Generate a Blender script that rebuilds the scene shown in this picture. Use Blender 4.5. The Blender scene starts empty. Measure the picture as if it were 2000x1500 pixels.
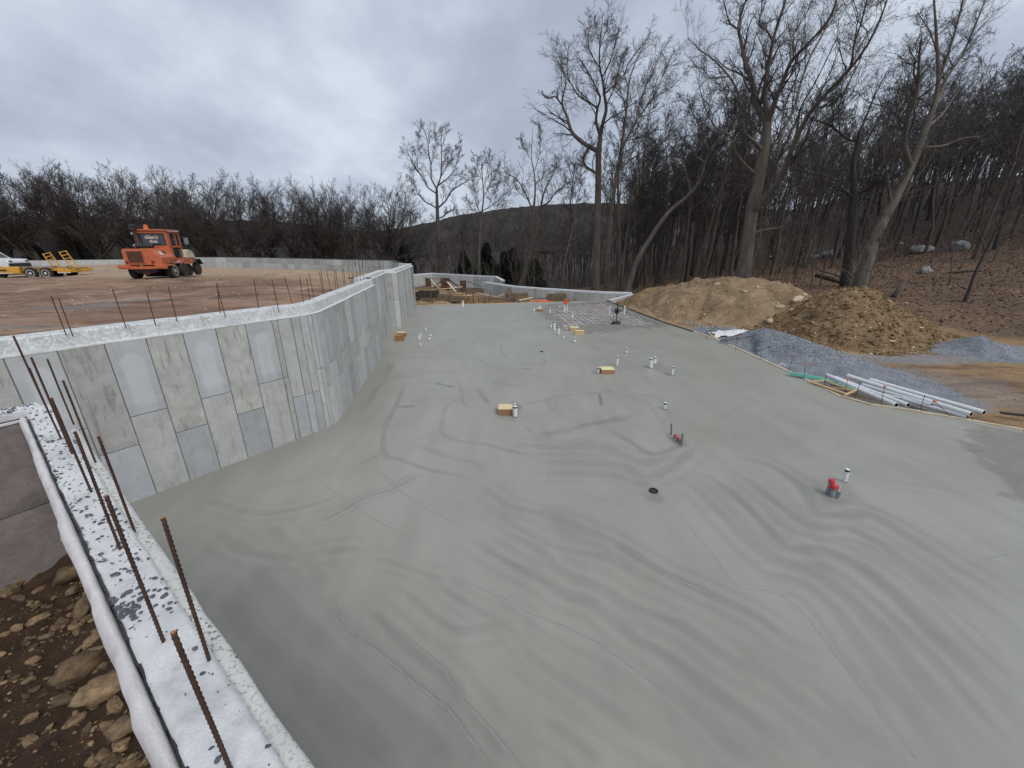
import bpy, math, random
import numpy as np
from mathutils import Vector, Matrix
rng = np.random.default_rng(7); random.seed(7)
R = math.radians
# ------------------------------------------------------------------ camera
scene = bpy.context.scene
col = scene.collection
F = 765.0; PITCH = R(19.5); HC = 5.2
cd = bpy.data.cameras.new('camera'); cam = bpy.data.objects.new('camera', cd); col.objects.link(cam)
cam.location = (0, 0, HC); cam.rotation_euler = (math.pi/2-PITCH, 0, 0)
cd.sensor_width = 36; cd.lens = F/2000*36; cd.clip_start = .05; cd.clip_end = 6000
scene.camera = cam
scene.view_settings.view_transform = 'Standard'; scene.view_settings.look = 'None'
scene.view_settings.gamma = 1; scene.view_settings.use_curve_mapping = False
scene.view_settings.exposure = 0.38
# ------------------------------------------------------------------ sky
SUN_EL, SUN_AZ = R(50), R(140)       # the sun stands behind the cloud, behind the camera and to the right
w = bpy.data.worlds.new('World'); scene.world = w; w.use_nodes = True
nt = w.node_tree; nt.nodes.clear(); L = nt.links.new
def N(t, **k):
    n = nt.nodes.new(t)
    for a, v in k.items(): setattr(n, a, v)
    return n
out = N('ShaderNodeOutputWorld'); bg = N('ShaderNodeBackground'); L(bg.outputs[0], out.inputs[0])
tc = N('ShaderNodeTexCoord'); sep = N('ShaderNodeSeparateXYZ'); L(tc.outputs['Generated'], sep.inputs[0])
zp = N('ShaderNodeMath', operation='ADD'); L(sep.outputs[2], zp.inputs[0]); zp.inputs[1].default_value = .42
zm = N('ShaderNodeMath', operation='MAXIMUM'); L(zp.outputs[0], zm.inputs[0]); zm.inputs[1].default_value = .08
def div(i):
    d = N('ShaderNodeMath', operation='DIVIDE'); L(sep.outputs[i], d.inputs[0]); L(zm.outputs[0], d.inputs[1]); return d
cx, cy = div(0), div(1)
comb = N('ShaderNodeCombineXYZ'); L(cx.outputs[0], comb.inputs[0]); L(cy.outputs[0], comb.inputs[1])
mp = N('ShaderNodeMapping'); L(comb.outputs[0], mp.inputs[0]); mp.inputs['Scale'].default_value = (1.7, 1.5, 1); mp.inputs['Location'].default_value = (3.1, 1.7, 0)
mp.inputs['Rotation'].default_value = (0, 0, .35)
n1 = N('ShaderNodeTexNoise'); L(mp.outputs[0], n1.inputs['Vector']); n1.inputs['Scale'].default_value = .95; n1.inputs['Detail'].default_value = 9; n1.inputs['Roughness'].default_value = .52; n1.inputs['Distortion'].default_value = .2
n2 = N('ShaderNodeTexNoise'); L(mp.outputs[0], n2.inputs['Vector']); n2.inputs['Scale'].default_value = 2.6; n2.inputs['Detail'].default_value = 7; n2.inputs['Roughness'].default_value = .5
mx = N('ShaderNodeMix', data_type='FLOAT'); mx.inputs['Factor'].default_value = .30; L(n1.outputs[0], mx.inputs['A']); L(n2.outputs[0], mx.inputs['B'])
cr = N('ShaderNodeValToRGB'); L(mx.outputs['Result'], cr.inputs[0])
e = cr.color_ramp.elements
e[0].position = .33; e[0].color = (.40, .45, .555, 1)
e[1].position = .70; e[1].color = (.84, .91, 1.0, 1)
for p, c in ((.43, (.455, .515, .625)), (.50, (.53, .595, .705)), (.58, (.645, .715, .82))):
    q = cr.color_ramp.elements.new(p); q.color = (*c, 1)
sky = N('ShaderNodeTexSky'); sky.sky_type = 'NISHITA'; sky.sun_disc = False; sky.sun_elevation = SUN_EL; sky.sun_rotation = SUN_AZ
sk = N('ShaderNodeVectorMath', operation='SCALE'); L(sky.outputs[0], sk.inputs[0]); sk.inputs['Scale'].default_value = .1
mc = N('ShaderNodeMix', data_type='RGBA'); mc.inputs['Factor'].default_value = .93; L(sk.outputs[0], mc.inputs['A']); L(cr.outputs[0], mc.inputs['B'])
L(mc.outputs['Result'], bg.inputs[0]); bg.inputs[1].default_value = .77
# ------------------------------------------------------------------ sun through cloud
sd = bpy.data.lights.new('sun', 'SUN'); sd.energy = 1.5; sd.angle = R(40); sd.color = (1, .95, .88)
so = bpy.data.objects.new('sun', sd); col.objects.link(so)
sv = Vector((math.sin(SUN_AZ)*math.cos(SUN_EL), math.cos(SUN_AZ)*math.cos(SUN_EL), math.sin(SUN_EL)))
so.rotation_euler = sv.to_track_quat('Z', 'Y').to_euler(); so.location = (0, 0, 60)
# ------------------------------------------------------------------ measuring helpers: a place seen at (px,py), on level z or at distance y
FW = np.array([0, math.cos(PITCH), -math.sin(PITCH)]); UP = np.array([0, math.sin(PITCH), math.cos(PITCH)]); CO = np.array([0, 0, HC])
def ray(x, y): return FW+np.array([1., 0, 0])*(x-1000)/F+UP*(750-y)/F
def G(x, y, z=0.): d = ray(x, y); return CO+d*(z-HC)/d[2]
def AT(x, y, Y): d = ray(x, y); return CO+d*Y/d[1]
# ------------------------------------------------------------------ object helpers
def tag(o, label=None, cat=None, group=None, kind=None):
    if label: o['label'] = label
    if cat: o['category'] = cat
    if group: o['group'] = group
    if kind: o['kind'] = kind
    return o
def empty(name, loc, rz=0, **k):
    o = bpy.data.objects.new(name, None); col.objects.link(o); o.location = Vector(loc); o.rotation_euler = (0, 0, rz); o.empty_display_size = .2
    return tag(o, **k)
def link(name, me, parent=None, m=None, **k):
    o = bpy.data.objects.new(name, me); col.objects.link(o)
    if m is not None and len(me.materials) == 0: me.materials.append(m)
    if parent is not None: o.parent = parent
    return tag(o, **k)
def npmesh(name, V, Fc, m=None, smooth=False):
    """V (n,3); Fc list of arrays (k,3) / (k,4)"""
    if not isinstance(Fc, (list, tuple)): Fc = [Fc]
    me = bpy.data.meshes.new(name)
    V = np.asarray(V, dtype=np.float32)
    me.vertices.add(len(V)); me.vertices.foreach_set('co', V.ravel())
    tot = np.concatenate([np.full(len(f), f.shape[1], dtype=np.int32) for f in Fc if len(f)])
    idx = np.concatenate([np.asarray(f, dtype=np.int32).ravel() for f in Fc if len(f)])
    me.loops.add(len(idx)); me.loops.foreach_set('vertex_index', idx)
    me.polygons.add(len(tot)); st = np.concatenate([[0], np.cumsum(tot)[:-1]]).astype(np.int32)
    me.polygons.foreach_set('loop_start', st)
    try: me.polygons.foreach_set('loop_total', tot)
    except Exception: pass
    me.update(calc_edges=True); me.validate(clean_customdata=False)
    me.polygons.foreach_set('use_smooth', np.full(len(me.polygons), smooth, dtype=bool))
    if m is not None: me.materials.append(m)
    return me
class MB:
    """collects simple solids into one mesh"""
    def __init__(s): s.v = []; s.f = []; s.n = 0
    def add(s, V, Fs):
        V = np.asarray(V, float); s.v.append(V)
        for f in Fs: s.f.append([i+s.n for i in f])
        s.n += len(V); return s
    def box(s, c, d, rz=0, M=None, taper=None):
        x, y, z = d[0]/2, d[1]/2, d[2]/2
        V = np.array([[-x, -y, -z], [x, -y, -z], [x, y, -z], [-x, y, -z], [-x, -y, z], [x, -y, z], [x, y, z], [-x, y, z]])
        if taper: V[4:, 0] *= taper[0]; V[4:, 1] *= taper[1]
        if M is not None: V = V@np.array(M).T
        if rz: c_, s_ = math.cos(rz), math.sin(rz); V = V@np.array([[c_, s_, 0], [-s_, c_, 0], [0, 0, 1]])
        return s.add(V+np.array(c), [(3, 2, 1, 0), (4, 5, 6, 7), (0, 1, 5, 4), (1, 2, 6, 5), (2, 3, 7, 6), (3, 0, 4, 7)])
    def beam(s, a, b, w_, h_, up=(0, 0, 1)):
        a = Vector(a); b = Vector(b); t = (b-a); l = t.length; t.normalize(); u = Vector(up)
        if abs(t.dot(u)) > .97: u = Vector((0, 1, 0))
        sx = t.cross(u).normalized(); u = sx.cross(t).normalized()
        M = np.array([[sx[i], t[i], u[i]] for i in range(3)])
        return s.box((a+b)/2, (w_, l, h_), M=M)
    def tube(s, pts, rad, n=8, cap=True):
        P = np.array([list(p) for p in pts], float); K = len(P); rr = np.full(K, rad) if np.isscalar(rad) else np.array(rad, float)
        T = np.gradient(P, axis=0); T /= np.linalg.norm(T, axis=1)[:, None]+1e-9
        ref = np.array([0, 0, 1.]) if abs(T[0][2]) < .9 else np.array([1., 0, 0])
        A = np.cross(T, ref); A /= np.linalg.norm(A, axis=1)[:, None]+1e-9; B = np.cross(T, A)
        th = np.arange(n)/n*2*np.pi
        V = P[:, None]+rr[:, None, None]*(np.cos(th)[None, :, None]*A[:, None]+np.sin(th)[None, :, None]*B[:, None])
        Fs = [(k*n+i, k*n+(i+1) % n, (k+1)*n+(i+1) % n, (k+1)*n+i) for k in range(K-1) for i in range(n)]
        if cap: Fs += [tuple(range(n))[::-1], tuple((K-1)*n+i for i in range(n))]
        return s.add(V.reshape(-1, 3), Fs)
    def cyl(s, a, b, r, n=12, r2=None):
        return s.tube([a, b], [r, r if r2 is None else r2], n)
    def lathe(s, c, prof, axis='z', n=16):
        c = np.array(c, float); th = np.arange(n)/n*2*np.pi; V = []
        for r_, h_ in prof:
            a = np.cos(th)*r_; b = np.sin(th)*r_; h = np.full(n, h_)
            V.append(np.stack({'z': (a, b, h), 'x': (h, a, b), 'y': (b, h, a)}[axis], 1))
        K = len(prof); V = np.concatenate(V)+c
        return s.add(V, [(k*n+i, k*n+(i+1) % n, (k+1)*n+(i+1) % n, (k+1)*n+i) for k in range(K-1) for i in range(n)]+[tuple(range(n))[::-1], tuple((K-1)*n+i for i in range(n))])
    def prism(s, poly, axis, a, b):
        """poly of 2-D points extruded along axis x or y or z from a to b"""
        n = len(poly)
        def p3(p, h): return {'x': (h, p[0], p[1]), 'y': (p[0], h, p[1]), 'z': (p[0], p[1], h)}[axis]
        return s.add([p3(p, a) for p in poly]+[p3(p, b) for p in poly], [tuple(range(n))[::-1], tuple(range(n, 2*n))]+[(i, (i+1) % n, n+(i+1) % n, n+i) for i in range(n)])
    def mesh(s, name, m=None, smooth=False, bevel=0):
        me = bpy.data.meshes.new(name); me.from_pydata(np.concatenate(s.v).tolist(), [], s.f); 
        import bmesh
        b = bmesh.new(); b.from_mesh(me); bmesh.ops.recalc_face_normals(b, faces=b.faces)
        if bevel: bmesh.ops.bevel(b, geom=list(b.edges), offset=bevel, segments=1, affect='EDGES', profile=.5)
        b.to_mesh(me); b.free()
        if smooth: me.polygons.foreach_set('use_smooth', np.ones(len(me.polygons), dtype=bool))
        if m: me.materials.append(m)
        return me
    def build(s, name, m, parent=None, smooth=False, bevel=0, **k): return link(name, s.mesh(name, m, smooth, bevel), parent, **k)
# ------------------------------------------------------------------ noise on numpy arrays
def vnoise(x, y, seed=0, z=0):
    x = np.asarray(x, float); y = np.asarray(y, float)
    xi = np.floor(x).astype(np.int64); yi = np.floor(y).astype(np.int64); xf = x-xi; yf = y-yi
    def h(a, b):
        n = (a*374761393+b*668265263+seed*1274126177) & 0xffffffff
        n = ((n ^ (n >> 13))*1274126177) & 0xffffffff; n = n ^ (n >> 16)
        return (n & 0xffff)/65535.
    u = xf*xf*(3-2*xf); v = yf*yf*(3-2*yf)
    return (h(xi, yi)*(1-u)+h(xi+1, yi)*u)*(1-v)+(h(xi, yi+1)*(1-u)+h(xi+1, yi+1)*u)*v
def fbm(x, y, seed=0, o=4, rough=.5):
    t = 0; a = 1; s_ = 0
    for i in range(o): t = t+a*(vnoise(x*2**i, y*2**i, seed+i*17)-.5); s_ += a; a *= rough
    return t/s_*2
def sstep(a, b, x): t = np.clip((x-a)/(b-a), 0, 1); return t*t*(3-2*t)
def segdist(X, Y, pl):
    """distance of points to a polyline, and parameter 0..1 along it"""
    pl = np.array(pl, float)[:, :2]; best = np.full(X.shape, 1e9); par = np.zeros(X.shape); sl = np.linalg.norm(np.diff(pl, axis=0), axis=1); cum = np.concatenate([[0], np.cumsum(sl)]); side = np.zeros(X.shape)
    for i in range(len(pl)-1):
        a, b = pl[i], pl[i+1]; d = b-a; t = np.clip(((X-a[0])*d[0]+(Y-a[1])*d[1])/(d@d+1e-12), 0, 1)
        ex = X-(a[0]+t*d[0]); ey = Y-(a[1]+t*d[1]); q = np.hypot(ex, ey); m = q < best
        best = np.where(m, q, best); par = np.where(m, (cum[i]+t*sl[i])/cum[-1], par); side = np.where(m, np.sign(d[0]*ey-d[1]*ex), side)
    return best, par, side
def crv(pts, n=6):
    P = np.array([p[:2] for p in pts], float)
    if len(P) < 3: return P
    Q = np.concatenate([[2*P[0]-P[1]], P, [2*P[-1]-P[-2]]]); o = []
    for i in range(1, len(Q)-2):
        for k in range(n):
            t = k/n; o.append(.5*((2*Q[i])+(-Q[i-1]+Q[i+1])*t+(2*Q[i-1]-5*Q[i]+4*Q[i+1]-Q[i+2])*t*t+(-Q[i-1]+3*Q[i]-3*Q[i+1]+Q[i+2])*t**3))
    return np.array(o+[P[-1]])
def inside(X, Y, poly):
    c = np.zeros(X.shape, bool); n = len(poly)
    for i in range(n):
        x1, y1 = poly[i][:2]; x2, y2 = poly[(i+1) % n][:2]
        if y1 == y2: continue
        c ^= ((y1 > Y) != (y2 > Y)) & (X < (x2-x1)*(Y-y1)/(y2-y1)+x1)
    return c
class RBF:
    def __init__(s, pts, smooth=0.):
        P = np.array(pts, float); s.c = P[:, :2]; n = len(P)
        K = np.linalg.norm(s.c[:, None]-s.c[None], axis=2)+np.eye(n)*smooth
        A = np.zeros((n+3, n+3)); A[:n, :n] = K; A[:n, n] = 1; A[:n, n+1:] = s.c; A[n, :n] = 1; A[n+1:, :n] = s.c.T
        s.w = np.linalg.solve(A, np.concatenate([P[:, 2], [0, 0, 0]]))
    def __call__(s, X, Y):
        X = np.asarray(X, float); Y = np.asarray(Y, float); n = len(s.c); r = s.w[n]+s.w[n+1]*X+s.w[n+2]*Y
        for i in range(n): r = r+s.w[i]*np.hypot(X-s.c[i, 0], Y-s.c[i, 1])
        return r
def grid(xs, ys, zf, name, m, keep=None, smooth=True):
    X, Y = np.meshgrid(xs, ys); Z = zf(X, Y) if callable(zf) else zf
    V = np.stack([X, Y, Z], 2).reshape(-1, 3); nx = len(xs); ny = len(ys)
    i = np.arange(nx-1)[None]+np.arange(ny-1)[:, None]*nx; Q = np.stack([i, i+1, i+1+nx, i+nx], 2).reshape(-1, 4)
    if keep is not None:
        cx_ = (X[:-1, :-1]+X[1:, 1:])/2; cy_ = (Y[:-1, :-1]+Y[1:, 1:])/2; k = keep(cx_, cy_).ravel(); Q = Q[k]
        u, inv = np.unique(Q.ravel(), return_inverse=True); V = V[u]; Q = inv.reshape(-1, 4)
    return npmesh(name, V, Q, m, smooth), V
def fattr(me, name, val):
    a = me.attributes.new(name, 'FLOAT', 'POINT'); a.data.foreach_set('value', np.asarray(val, dtype=np.float32).ravel())
def tris(V): return V
# rocks and chips
def ico_rock(seed, sub=1, flat=.7, jag=.28):
    import bmesh
    b = bmesh.new(); bmesh.ops.create_icosphere(b, subdivisions=sub, radius=.5); r_ = np.random.default_rng(seed)
    ax = np.array([1, r_.uniform(.65, .95), flat*r_.uniform(.8, 1.1)])
    pl = r_.normal(size=(7, 3)); pl /= np.linalg.norm(pl, axis=1)[:, None]; off = r_.uniform(.30, .46, 7)
    for v in b.verts:
        p = np.array(v.co)
        for n_, o_ in zip(pl, off):
            d = p@n_-o_
            if d > 0: p = p-n_*d
        p = p*(1+r_.uniform(-jag, jag)*.35); v.co = p*ax
    V = np.array([v.co[:] for v in b.verts]); Fc = np.array([[v.index for v in f.verts] for f in b.faces]); b.free()
    return V, Fc
def oct_rock(seed, flat=.6):
    r_ = np.random.default_rng(seed); V = np.array([[1, 0, 0], [-1, 0, 0], [0, 1, 0], [0, -1, 0], [0, 0, 1], [0, 0, -1]], float)*.5+r_.normal(0, .12, (6, 3)); V[:, 2] *= flat; V[:, 1] *= .75
    return V, np.array([[0, 2, 4], [2, 1, 4], [1, 3, 4], [3, 0, 4], [2, 0, 5], [1, 2, 5], [3, 1, 5], [0, 3, 5]])
def scatter_mesh(name, P, S, m, variants, seed=1, smooth=False, squash=None):
    """one mesh of many little solids: P (n,3), S (n,)"""
    r_ = np.random.default_rng(seed); n = len(P); which = r_.integers(0, len(variants), n); Vs = []; Fs = []; base = 0
    for k, (V, Fc) in enumerate(variants):
        id_ = np.where(which == k)[0]
        if len(id_) == 0: continue
        a = r_.uniform(0, 2*np.pi, len(id_)); tx = r_.normal(0, .5, len(id_)); c, s_ = np.cos(a), np.sin(a); ct, st = np.cos(tx), np.sin(tx)
        X = V[None, :, 0]; Y = (V[None, :, 1]*ct[:, None]-V[None, :, 2]*st[:, None]); Z = (V[None, :, 1]*st[:, None]+V[None, :, 2]*ct[:, None])
        W = np.stack([X*c[:, None]-Y*s_[:, None], X*s_[:, None]+Y*c[:, None], np.broadcast_to(Z, Y.shape)], 2)*S[id_][:, None, None]+P[id_][:, None]
        Vs.append(W.reshape(-1, 3)); Fs.append((Fc[None]+(base+np.arange(len(id_))*len(V))[:, None, None]).reshape(-1, Fc.shape[1])); base += len(id_)*len(V)
    return npmesh(name, np.concatenate(Vs), [np.concatenate(Fs)], m, smooth)
# ------------------------------------------------------------------ materials
def new_mat(name):
    m = bpy.data.materials.new(name); m.use_nodes = True; return m
class NT:
    def __init__(s, m): s.t = m.node_tree; s.b = s.t.nodes['Principled BSDF']; s.o = s.t.nodes['Material Output']
    def n(s, ty, **k):
        x = s.t.nodes.new(ty)
        for a, v in k.items():
            if a.startswith('i_'): x.inputs[a[2:].replace('_', ' ')].default_value = v
            else: setattr(x, a, v)
        return x
    def l(s, a, b): s.t.links.new(a, b)
    def coord(s, kind='Object'): return s.n('ShaderNodeTexCoord').outputs[kind]
    def noise(s, vec, scale, detail=4, rough=.55, dist=0, st=(1, 1, 1)):
        if st != (1, 1, 1):
            mp_ = s.n('ShaderNodeMapping'); s.l(vec, mp_.inputs[0]); mp_.inputs['Scale'].default_value = st; vec = mp_.outputs[0]
        x = s.n('ShaderNodeTexNoise'); s.l(vec, x.inputs['Vector']); x.inputs['Scale'].default_value = scale; x.inputs['Detail'].default_value = detail; x.inputs['Roughness'].default_value = rough; x.inputs['Distortion'].default_value = dist
        return x.outputs[0]
    def ramp(s, v, stops):
        x = s.n('ShaderNodeValToRGB'); s.l(v, x.inputs[0]); e = x.color_ramp.elements
        while len(e) < len(stops): e.new(.5)
        for q, (p, c) in zip(e, stops): q.position = p; q.color = (*c, 1) if not np.isscalar(c) else (c, c, c, 1)
        return x.outputs[0]
    def mix(s, f, a, b, mode='MIX'):
        x = s.n('ShaderNodeMix', data_type='RGBA', blend_type=mode); 
        if np.isscalar(f): x.inputs['Factor'].default_value = f
        else: s.l(f, x.inputs['Factor'])
        for i, v in (('A', a), ('B', b)):
            if isinstance(v, tuple): x.inputs[i].default_value = (*v, 1) if len(v) == 3 else v
            else: s.l(v, x.inputs[i])
        return x.outputs['Result']
    def math(s, op, a, b=None, c=None):
        x = s.n('ShaderNodeMath', operation=op)
        for i, v in enumerate((a, b, c)):
            if v is None: continue
            if np.isscalar(v): x.inputs[i].default_value = v
            else: s.l(v, x.inputs[i])
        return x.outputs[0]
    def bump(s, h, strength=.3, dist=.01, nrm=None):
        x = s.n('ShaderNodeBump'); x.inputs['Strength'].default_value = strength; x.inputs['Distance'].default_value = dist; s.l(h, x.inputs['Height'])
        if nrm: s.l(nrm, x.inputs['Normal'])
        return x.outputs[0]
def simple(name, c1, c2=None, scale=6, rough=.7, bump=.2, bdist=.01, metal=0, detail=5, st=(1, 1, 1), coord='Object', rand=0, spec=.5, coat=0):
    m = new_mat(name); t = NT(m); co = t.coord(coord)
    n_ = t.noise(co, scale, detail, .6, 0, st)
    c2 = c2 or tuple(x*.6 for x in c1)
    c = t.mix(t.ramp(n_, [(.3, 0.), (.7, 1.)]), c2, c1)
    if rand:
        oi = t.n('ShaderNodeObjectInfo').outputs['Random']; hsv = t.n('ShaderNodeHueSaturation'); t.l(c, hsv.inputs['Color'])
        t.l(t.math('MULTIPLY_ADD', oi, 2*rand, 1-rand), hsv.inputs['Value']); c = hsv.outputs[0]
    t.l(c, t.b.inputs['Base Color']); t.b.inputs['Roughness'].default_value = rough; t.b.inputs['Metallic'].default_value = metal; t.b.inputs['Specular IOR Level'].default_value = spec
    if coat: t.b.inputs['Coat Weight'].default_value = coat
    if bump: t.l(t.bump(t.noise(co, scale*4, 5, .6, 0, st), bump, bdist), t.b.inputs['Normal'])
    return m
M = {}
# wet concrete: tone (trowel bands, damp, painted shade) and wet (fresh patches) are stored on the mesh
m = M['slab'] = new_mat('wet_concrete'); t = NT(m); co = t.coord()
tone = t.n('ShaderNodeAttribute', attribute_name='tone').outputs['Fac']; wet = t.n('ShaderNodeAttribute', attribute_name='wet').outputs['Fac']
base = t.ramp(t.noise(co, .35, 6, .6, .6), [(.25, (.290, .282, .242)), (.5, (.342, .335, .292)), (.75, (.392, .386, .344))])
warp = t.noise(co, 1.4, 4, .6, 2.2, (1, .45, 1))
base = t.mix(t.ramp(warp, [(.35, .0), (.65, .35)]), base, (.35, .352, .318))
fine = t.noise(co, 90, 4, .85)
base = t.mix(t.math('MULTIPLY', t.ramp(fine, [(.35, 0.), (.65, 1.)]), .42), base, (.165, .166, .145))
stre = t.noise(co, 5, 7, .75, 2.5)
base = t.mix(t.math('MULTIPLY', t.ramp(stre, [(.45, 0.), (.7, 1.)]), .16), base, (.36, .365, .34))
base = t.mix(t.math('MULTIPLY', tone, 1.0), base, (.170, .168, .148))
base = t.mix(t.math('MULTIPLY', wet, .65), base, (.125, .122, .100))
t.l(base, t.b.inputs['Base Color'])
rg = t.math('MULTIPLY_ADD', t.noise(co, .8, 4), .22, .30); rg = t.math('MULTIPLY_ADD', wet, .22, rg); t.l(rg, t.b.inputs['Roughness'])
b1 = t.bump(t.noise(co, .9, 4, .5, 1.2, (1, .5, 1)), .25, .03); b2 = t.bump(t.noise(co, 70, 4, .8), .28, .004, b1)
b3 = t.n('ShaderNodeBump'); b3.inputs['Distance'].default_value = .02; t.l(t.noise(co, 14, 5, .75), b3.inputs['Height']); t.l(t.math('MULTIPLY', wet, .9), b3.inputs['Strength']); t.l(b2, b3.inputs['Normal'])
t.l(b3.outputs[0], t.b.inputs['Normal'])
# cured concrete panels
def panel_mat(name, ca, cb, arch, streak):
    m = new_mat(name); t = NT(m); co = t.coord(); ge = t.coord('Generated'); oi = t.n('ShaderNodeObjectInfo').outputs['Random']
    add = t.n('ShaderNodeVectorMath', operation='ADD'); t.l(co, add.inputs[0]); cc = t.n('ShaderNodeCombineXYZ'); t.l(t.math('MULTIPLY', oi, 50.), cc.inputs[0]); t.l(t.math('MULTIPLY', oi, 31.), cc.inputs[2]); t.l(cc.outputs[0], add.inputs[1]); co = add.outputs[0]
    c = t.ramp(t.noise(co, 2.2, 9, .75, .5), [(.32, cb), (.68, ca)])
    if arch:
        sp = t.n('ShaderNodeSeparateXYZ'); t.l(ge, sp.inputs[0])
        dx = t.math('MULTIPLY', t.math('SUBTRACT', sp.outputs[0], .5), 2.6); dz = t.math('MULTIPLY', t.math('MAXIMUM', t.math('SUBTRACT', sp.outputs[2], .72), 0.), 6.)
        rr = t.math('ADD', t.math('MULTIPLY', dx, dx), t.math('MULTIPLY', dz, dz)); rr = t.math('MULTIPLY_ADD', t.noise(co, 3, 3), .5, rr)
        c = t.mix(t.ramp(rr, [(.6, .48), (1.6, 0.)]), c, (.56, .58, .61))
        c = t.mix(t.ramp(sp.outputs[2], [(.10, .30), (.19, 0.)]), c, (.30, .315, .33))
    v = t.noise(co, 10, 5, .75, 0, (1, 1, .12)); c = t.mix(t.math('MULTIPLY', t.ramp(v, [(.52, 0.), (.68, 1.)]), streak), c, (.13, .13, .115))
    pit = t.noise(co, 34, 2, .5); c = t.mix(t.math('MULTIPLY', t.ramp(pit, [(.70, 0.), (.76, 1.)]), .6), c, (.12, .12, .11))
    h = t.n('ShaderNodeHueSaturation'); t.l(c, h.inputs['Color']); t.l(t.math('MULTIPLY_ADD', oi, .30, .85), h.inputs['Value']); t.l(t.math('MULTIPLY_ADD', oi, .6, .7), h.inputs['Saturation'])
    t.l(h.outputs[0], t.b.inputs['Base Color']); t.b.inputs['Roughness'].default_value = .8
    t.l(t.bump(t.math('ADD', t.noise(co, 9, 5, .7, 0, (1, 1, .4)), t.math('MULTIPLY', t.noise(co, 34, 2, .5), -.4)), .35, .008), t.b.inputs['Normal']); return m
M['panel_a'] = panel_mat('panel_smooth_blue', (.465, .485, .49), (.37, .388, .395), True, .15)
M['panel_b'] = panel_mat('panel_rough_olive', (.47, .472, .45), (.30, .303, .287), False, .7)
M['panel_c'] = panel_mat('panel_plain_grey', (.50, .51, .50), (.37, .38, .37), False, .4)
M['core'] = simple('wall_core_concrete', (.17, .175, .165), (.11, .113, .105), 5, .9)
M['coping'] = new_mat('trowelled_wall_top'); t = NT(M['coping']); co = t.coord()
c = t.ramp(t.noise(co, 2.5, 6, .6, 1.5), [(.3, (.40, .41, .42)), (.6, (.53, .55, .56)), (.8, (.62, .64, .65))])
sw = t.noise(co, 4.5, 6, .7, 4.5); c = t.mix(t.ramp(sw, [(.50, 0.), (.60, .75), (.66, 0.)]), c, (.82, .84, .85))
c = t.mix(t.ramp(sw, [(.30, .65), (.42, 0.)]), c, (.27, .285, .295))
t.l(c, t.b.inputs['Base Color']); t.b.inputs['Roughness'].default_value = .75; t.l(t.bump(t.math('ADD', sw, t.noise(co, 40, 4, .7)), .6, .02), t.b.inputs['Normal'])
M['lip'] = simple('white_lip', (.76, .77, .75), (.55, .56, .54), 5, .8)
m = M['fgtop'] = new_mat('frosty_concrete_top'); t = NT(m); co = t.coord()
c = t.ramp(t.noise(co, 3, 6, .65, .4), [(.3, (.46, .465, .46)), (.48, (.63, .635, .635)), (.72, (.75, .75, .75))]); c = t.mix(t.ramp(t.noise(co, 90, 4, .8), [(.4, .3), (.6, 0.)]), c, (.45, .46, .48))
t.l(c, t.b.inputs['Base Color']); t.b.inputs['Roughness'].default_value = .85
t.l(t.bump(t.noise(co, 120, 4, .8), .5, .003, t.bump(t.noise(co, 16, 7, .75, .5, (1, 1, 1)), .8, .014)), t.b.inputs['Normal'])
m = M['fgledge'] = new_mat('pitted_concrete_ledge'); t = NT(m); co = t.coord()
c = t.ramp(t.noise(co, 2.6, 6, .65, .4), [(.3, (.48, .48, .455)), (.7, (.62, .62, .59))])
pit = t.noise(co, 55, 3, .6); reg = t.ramp(t.noise(co, 1.7, 3), [(.45, 0.), (.6, 1.)]); c = t.mix(t.math('MULTIPLY', t.ramp(pit, [(.56, 0.), (.62, 1.)]), t.math('MULTIPLY_ADD', reg, .7, .15)), c, (.07, .07, .065))
t.l(c, t.b.inputs['Base Color']); t.b.inputs['Roughness'].default_value = .85; t.l(t.bump(t.math('SUBTRACT', t.noise(co, 20, 5, .7), t.ramp(pit, [(.56, 0.), (.62, .6)])), .6, .008), t.b.inputs['Normal'])
def fabric(name, ca, cb):
    m = new_mat(name); t = NT(m); co = t.coord()
    c = t.ramp(t.noise(co, 5, 5, .65, .5), [(.3, cb), (.7, ca)]); c = t.mix(t.ramp(t.noise(co, 150, 3, .8), [(.35, .35), (.6, 0.)]), c, tuple(x*.45 for x in cb))
    t.l(c, t.b.inputs['Base Color']); t.b.inputs['Roughness'].default_value = 1; t.b.inputs['Specular IOR Level'].default_value = .1; t.b.inputs['Sheen Weight'].default_value = .3
    t.l(t.bump(t.noise(co, 120, 4, .8), .8, .006, t.bump(t.noise(co, 12, 4, .6), .6, .02)), t.b.inputs['Normal']); return m
M['fleece'] = fabric('fuzzy_white_felt', (.74, .71, .71), (.58, .55, .555)); M['felt'] = fabric('grey_brown_felt', (.27, .235, .225), (.17, .148, .143))
M['rust'] = simple('rusty_rebar', (.085, .038, .022), (.030, .018, .014), 30, .8, .4, .002)
M['rusttip'] = simple('cut_rebar_end', (.42, .20, .09), (.25, .10, .04), 40, .6)
M['black'] = simple('black_membrane', (.012, .012, .014), (.03, .03, .032), 20, .5)
M['slate'] = simple('blue_grey_crushed_stone', (.24, .255, .28), (.10, .11, .13), 1.3, .75, .3, .01, detail=8)
M['chip'] = simple('slate_chip', (.10, .115, .14), (.045, .052, .066), 30, .6, .3, .003)
M['rock'] = simple('brown_fieldstone', (.31, .215, .12), (.095, .060, .034), 5, .9, .9, .02, rand=.45)
M['palerock'] = simple('pale_stone', (.56, .47, .33), (.38, .30, .20), 7, .85, .5, .02, rand=.25)
M['boulder'] = simple('grey_lichen_boulder', (.30, .31, .29), (.12, .12, .11), 2.5, .9, .5, .05)
M['soil'] = new_mat('damp_brown_soil'); t = NT(M['soil']); co = t.coord()
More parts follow.
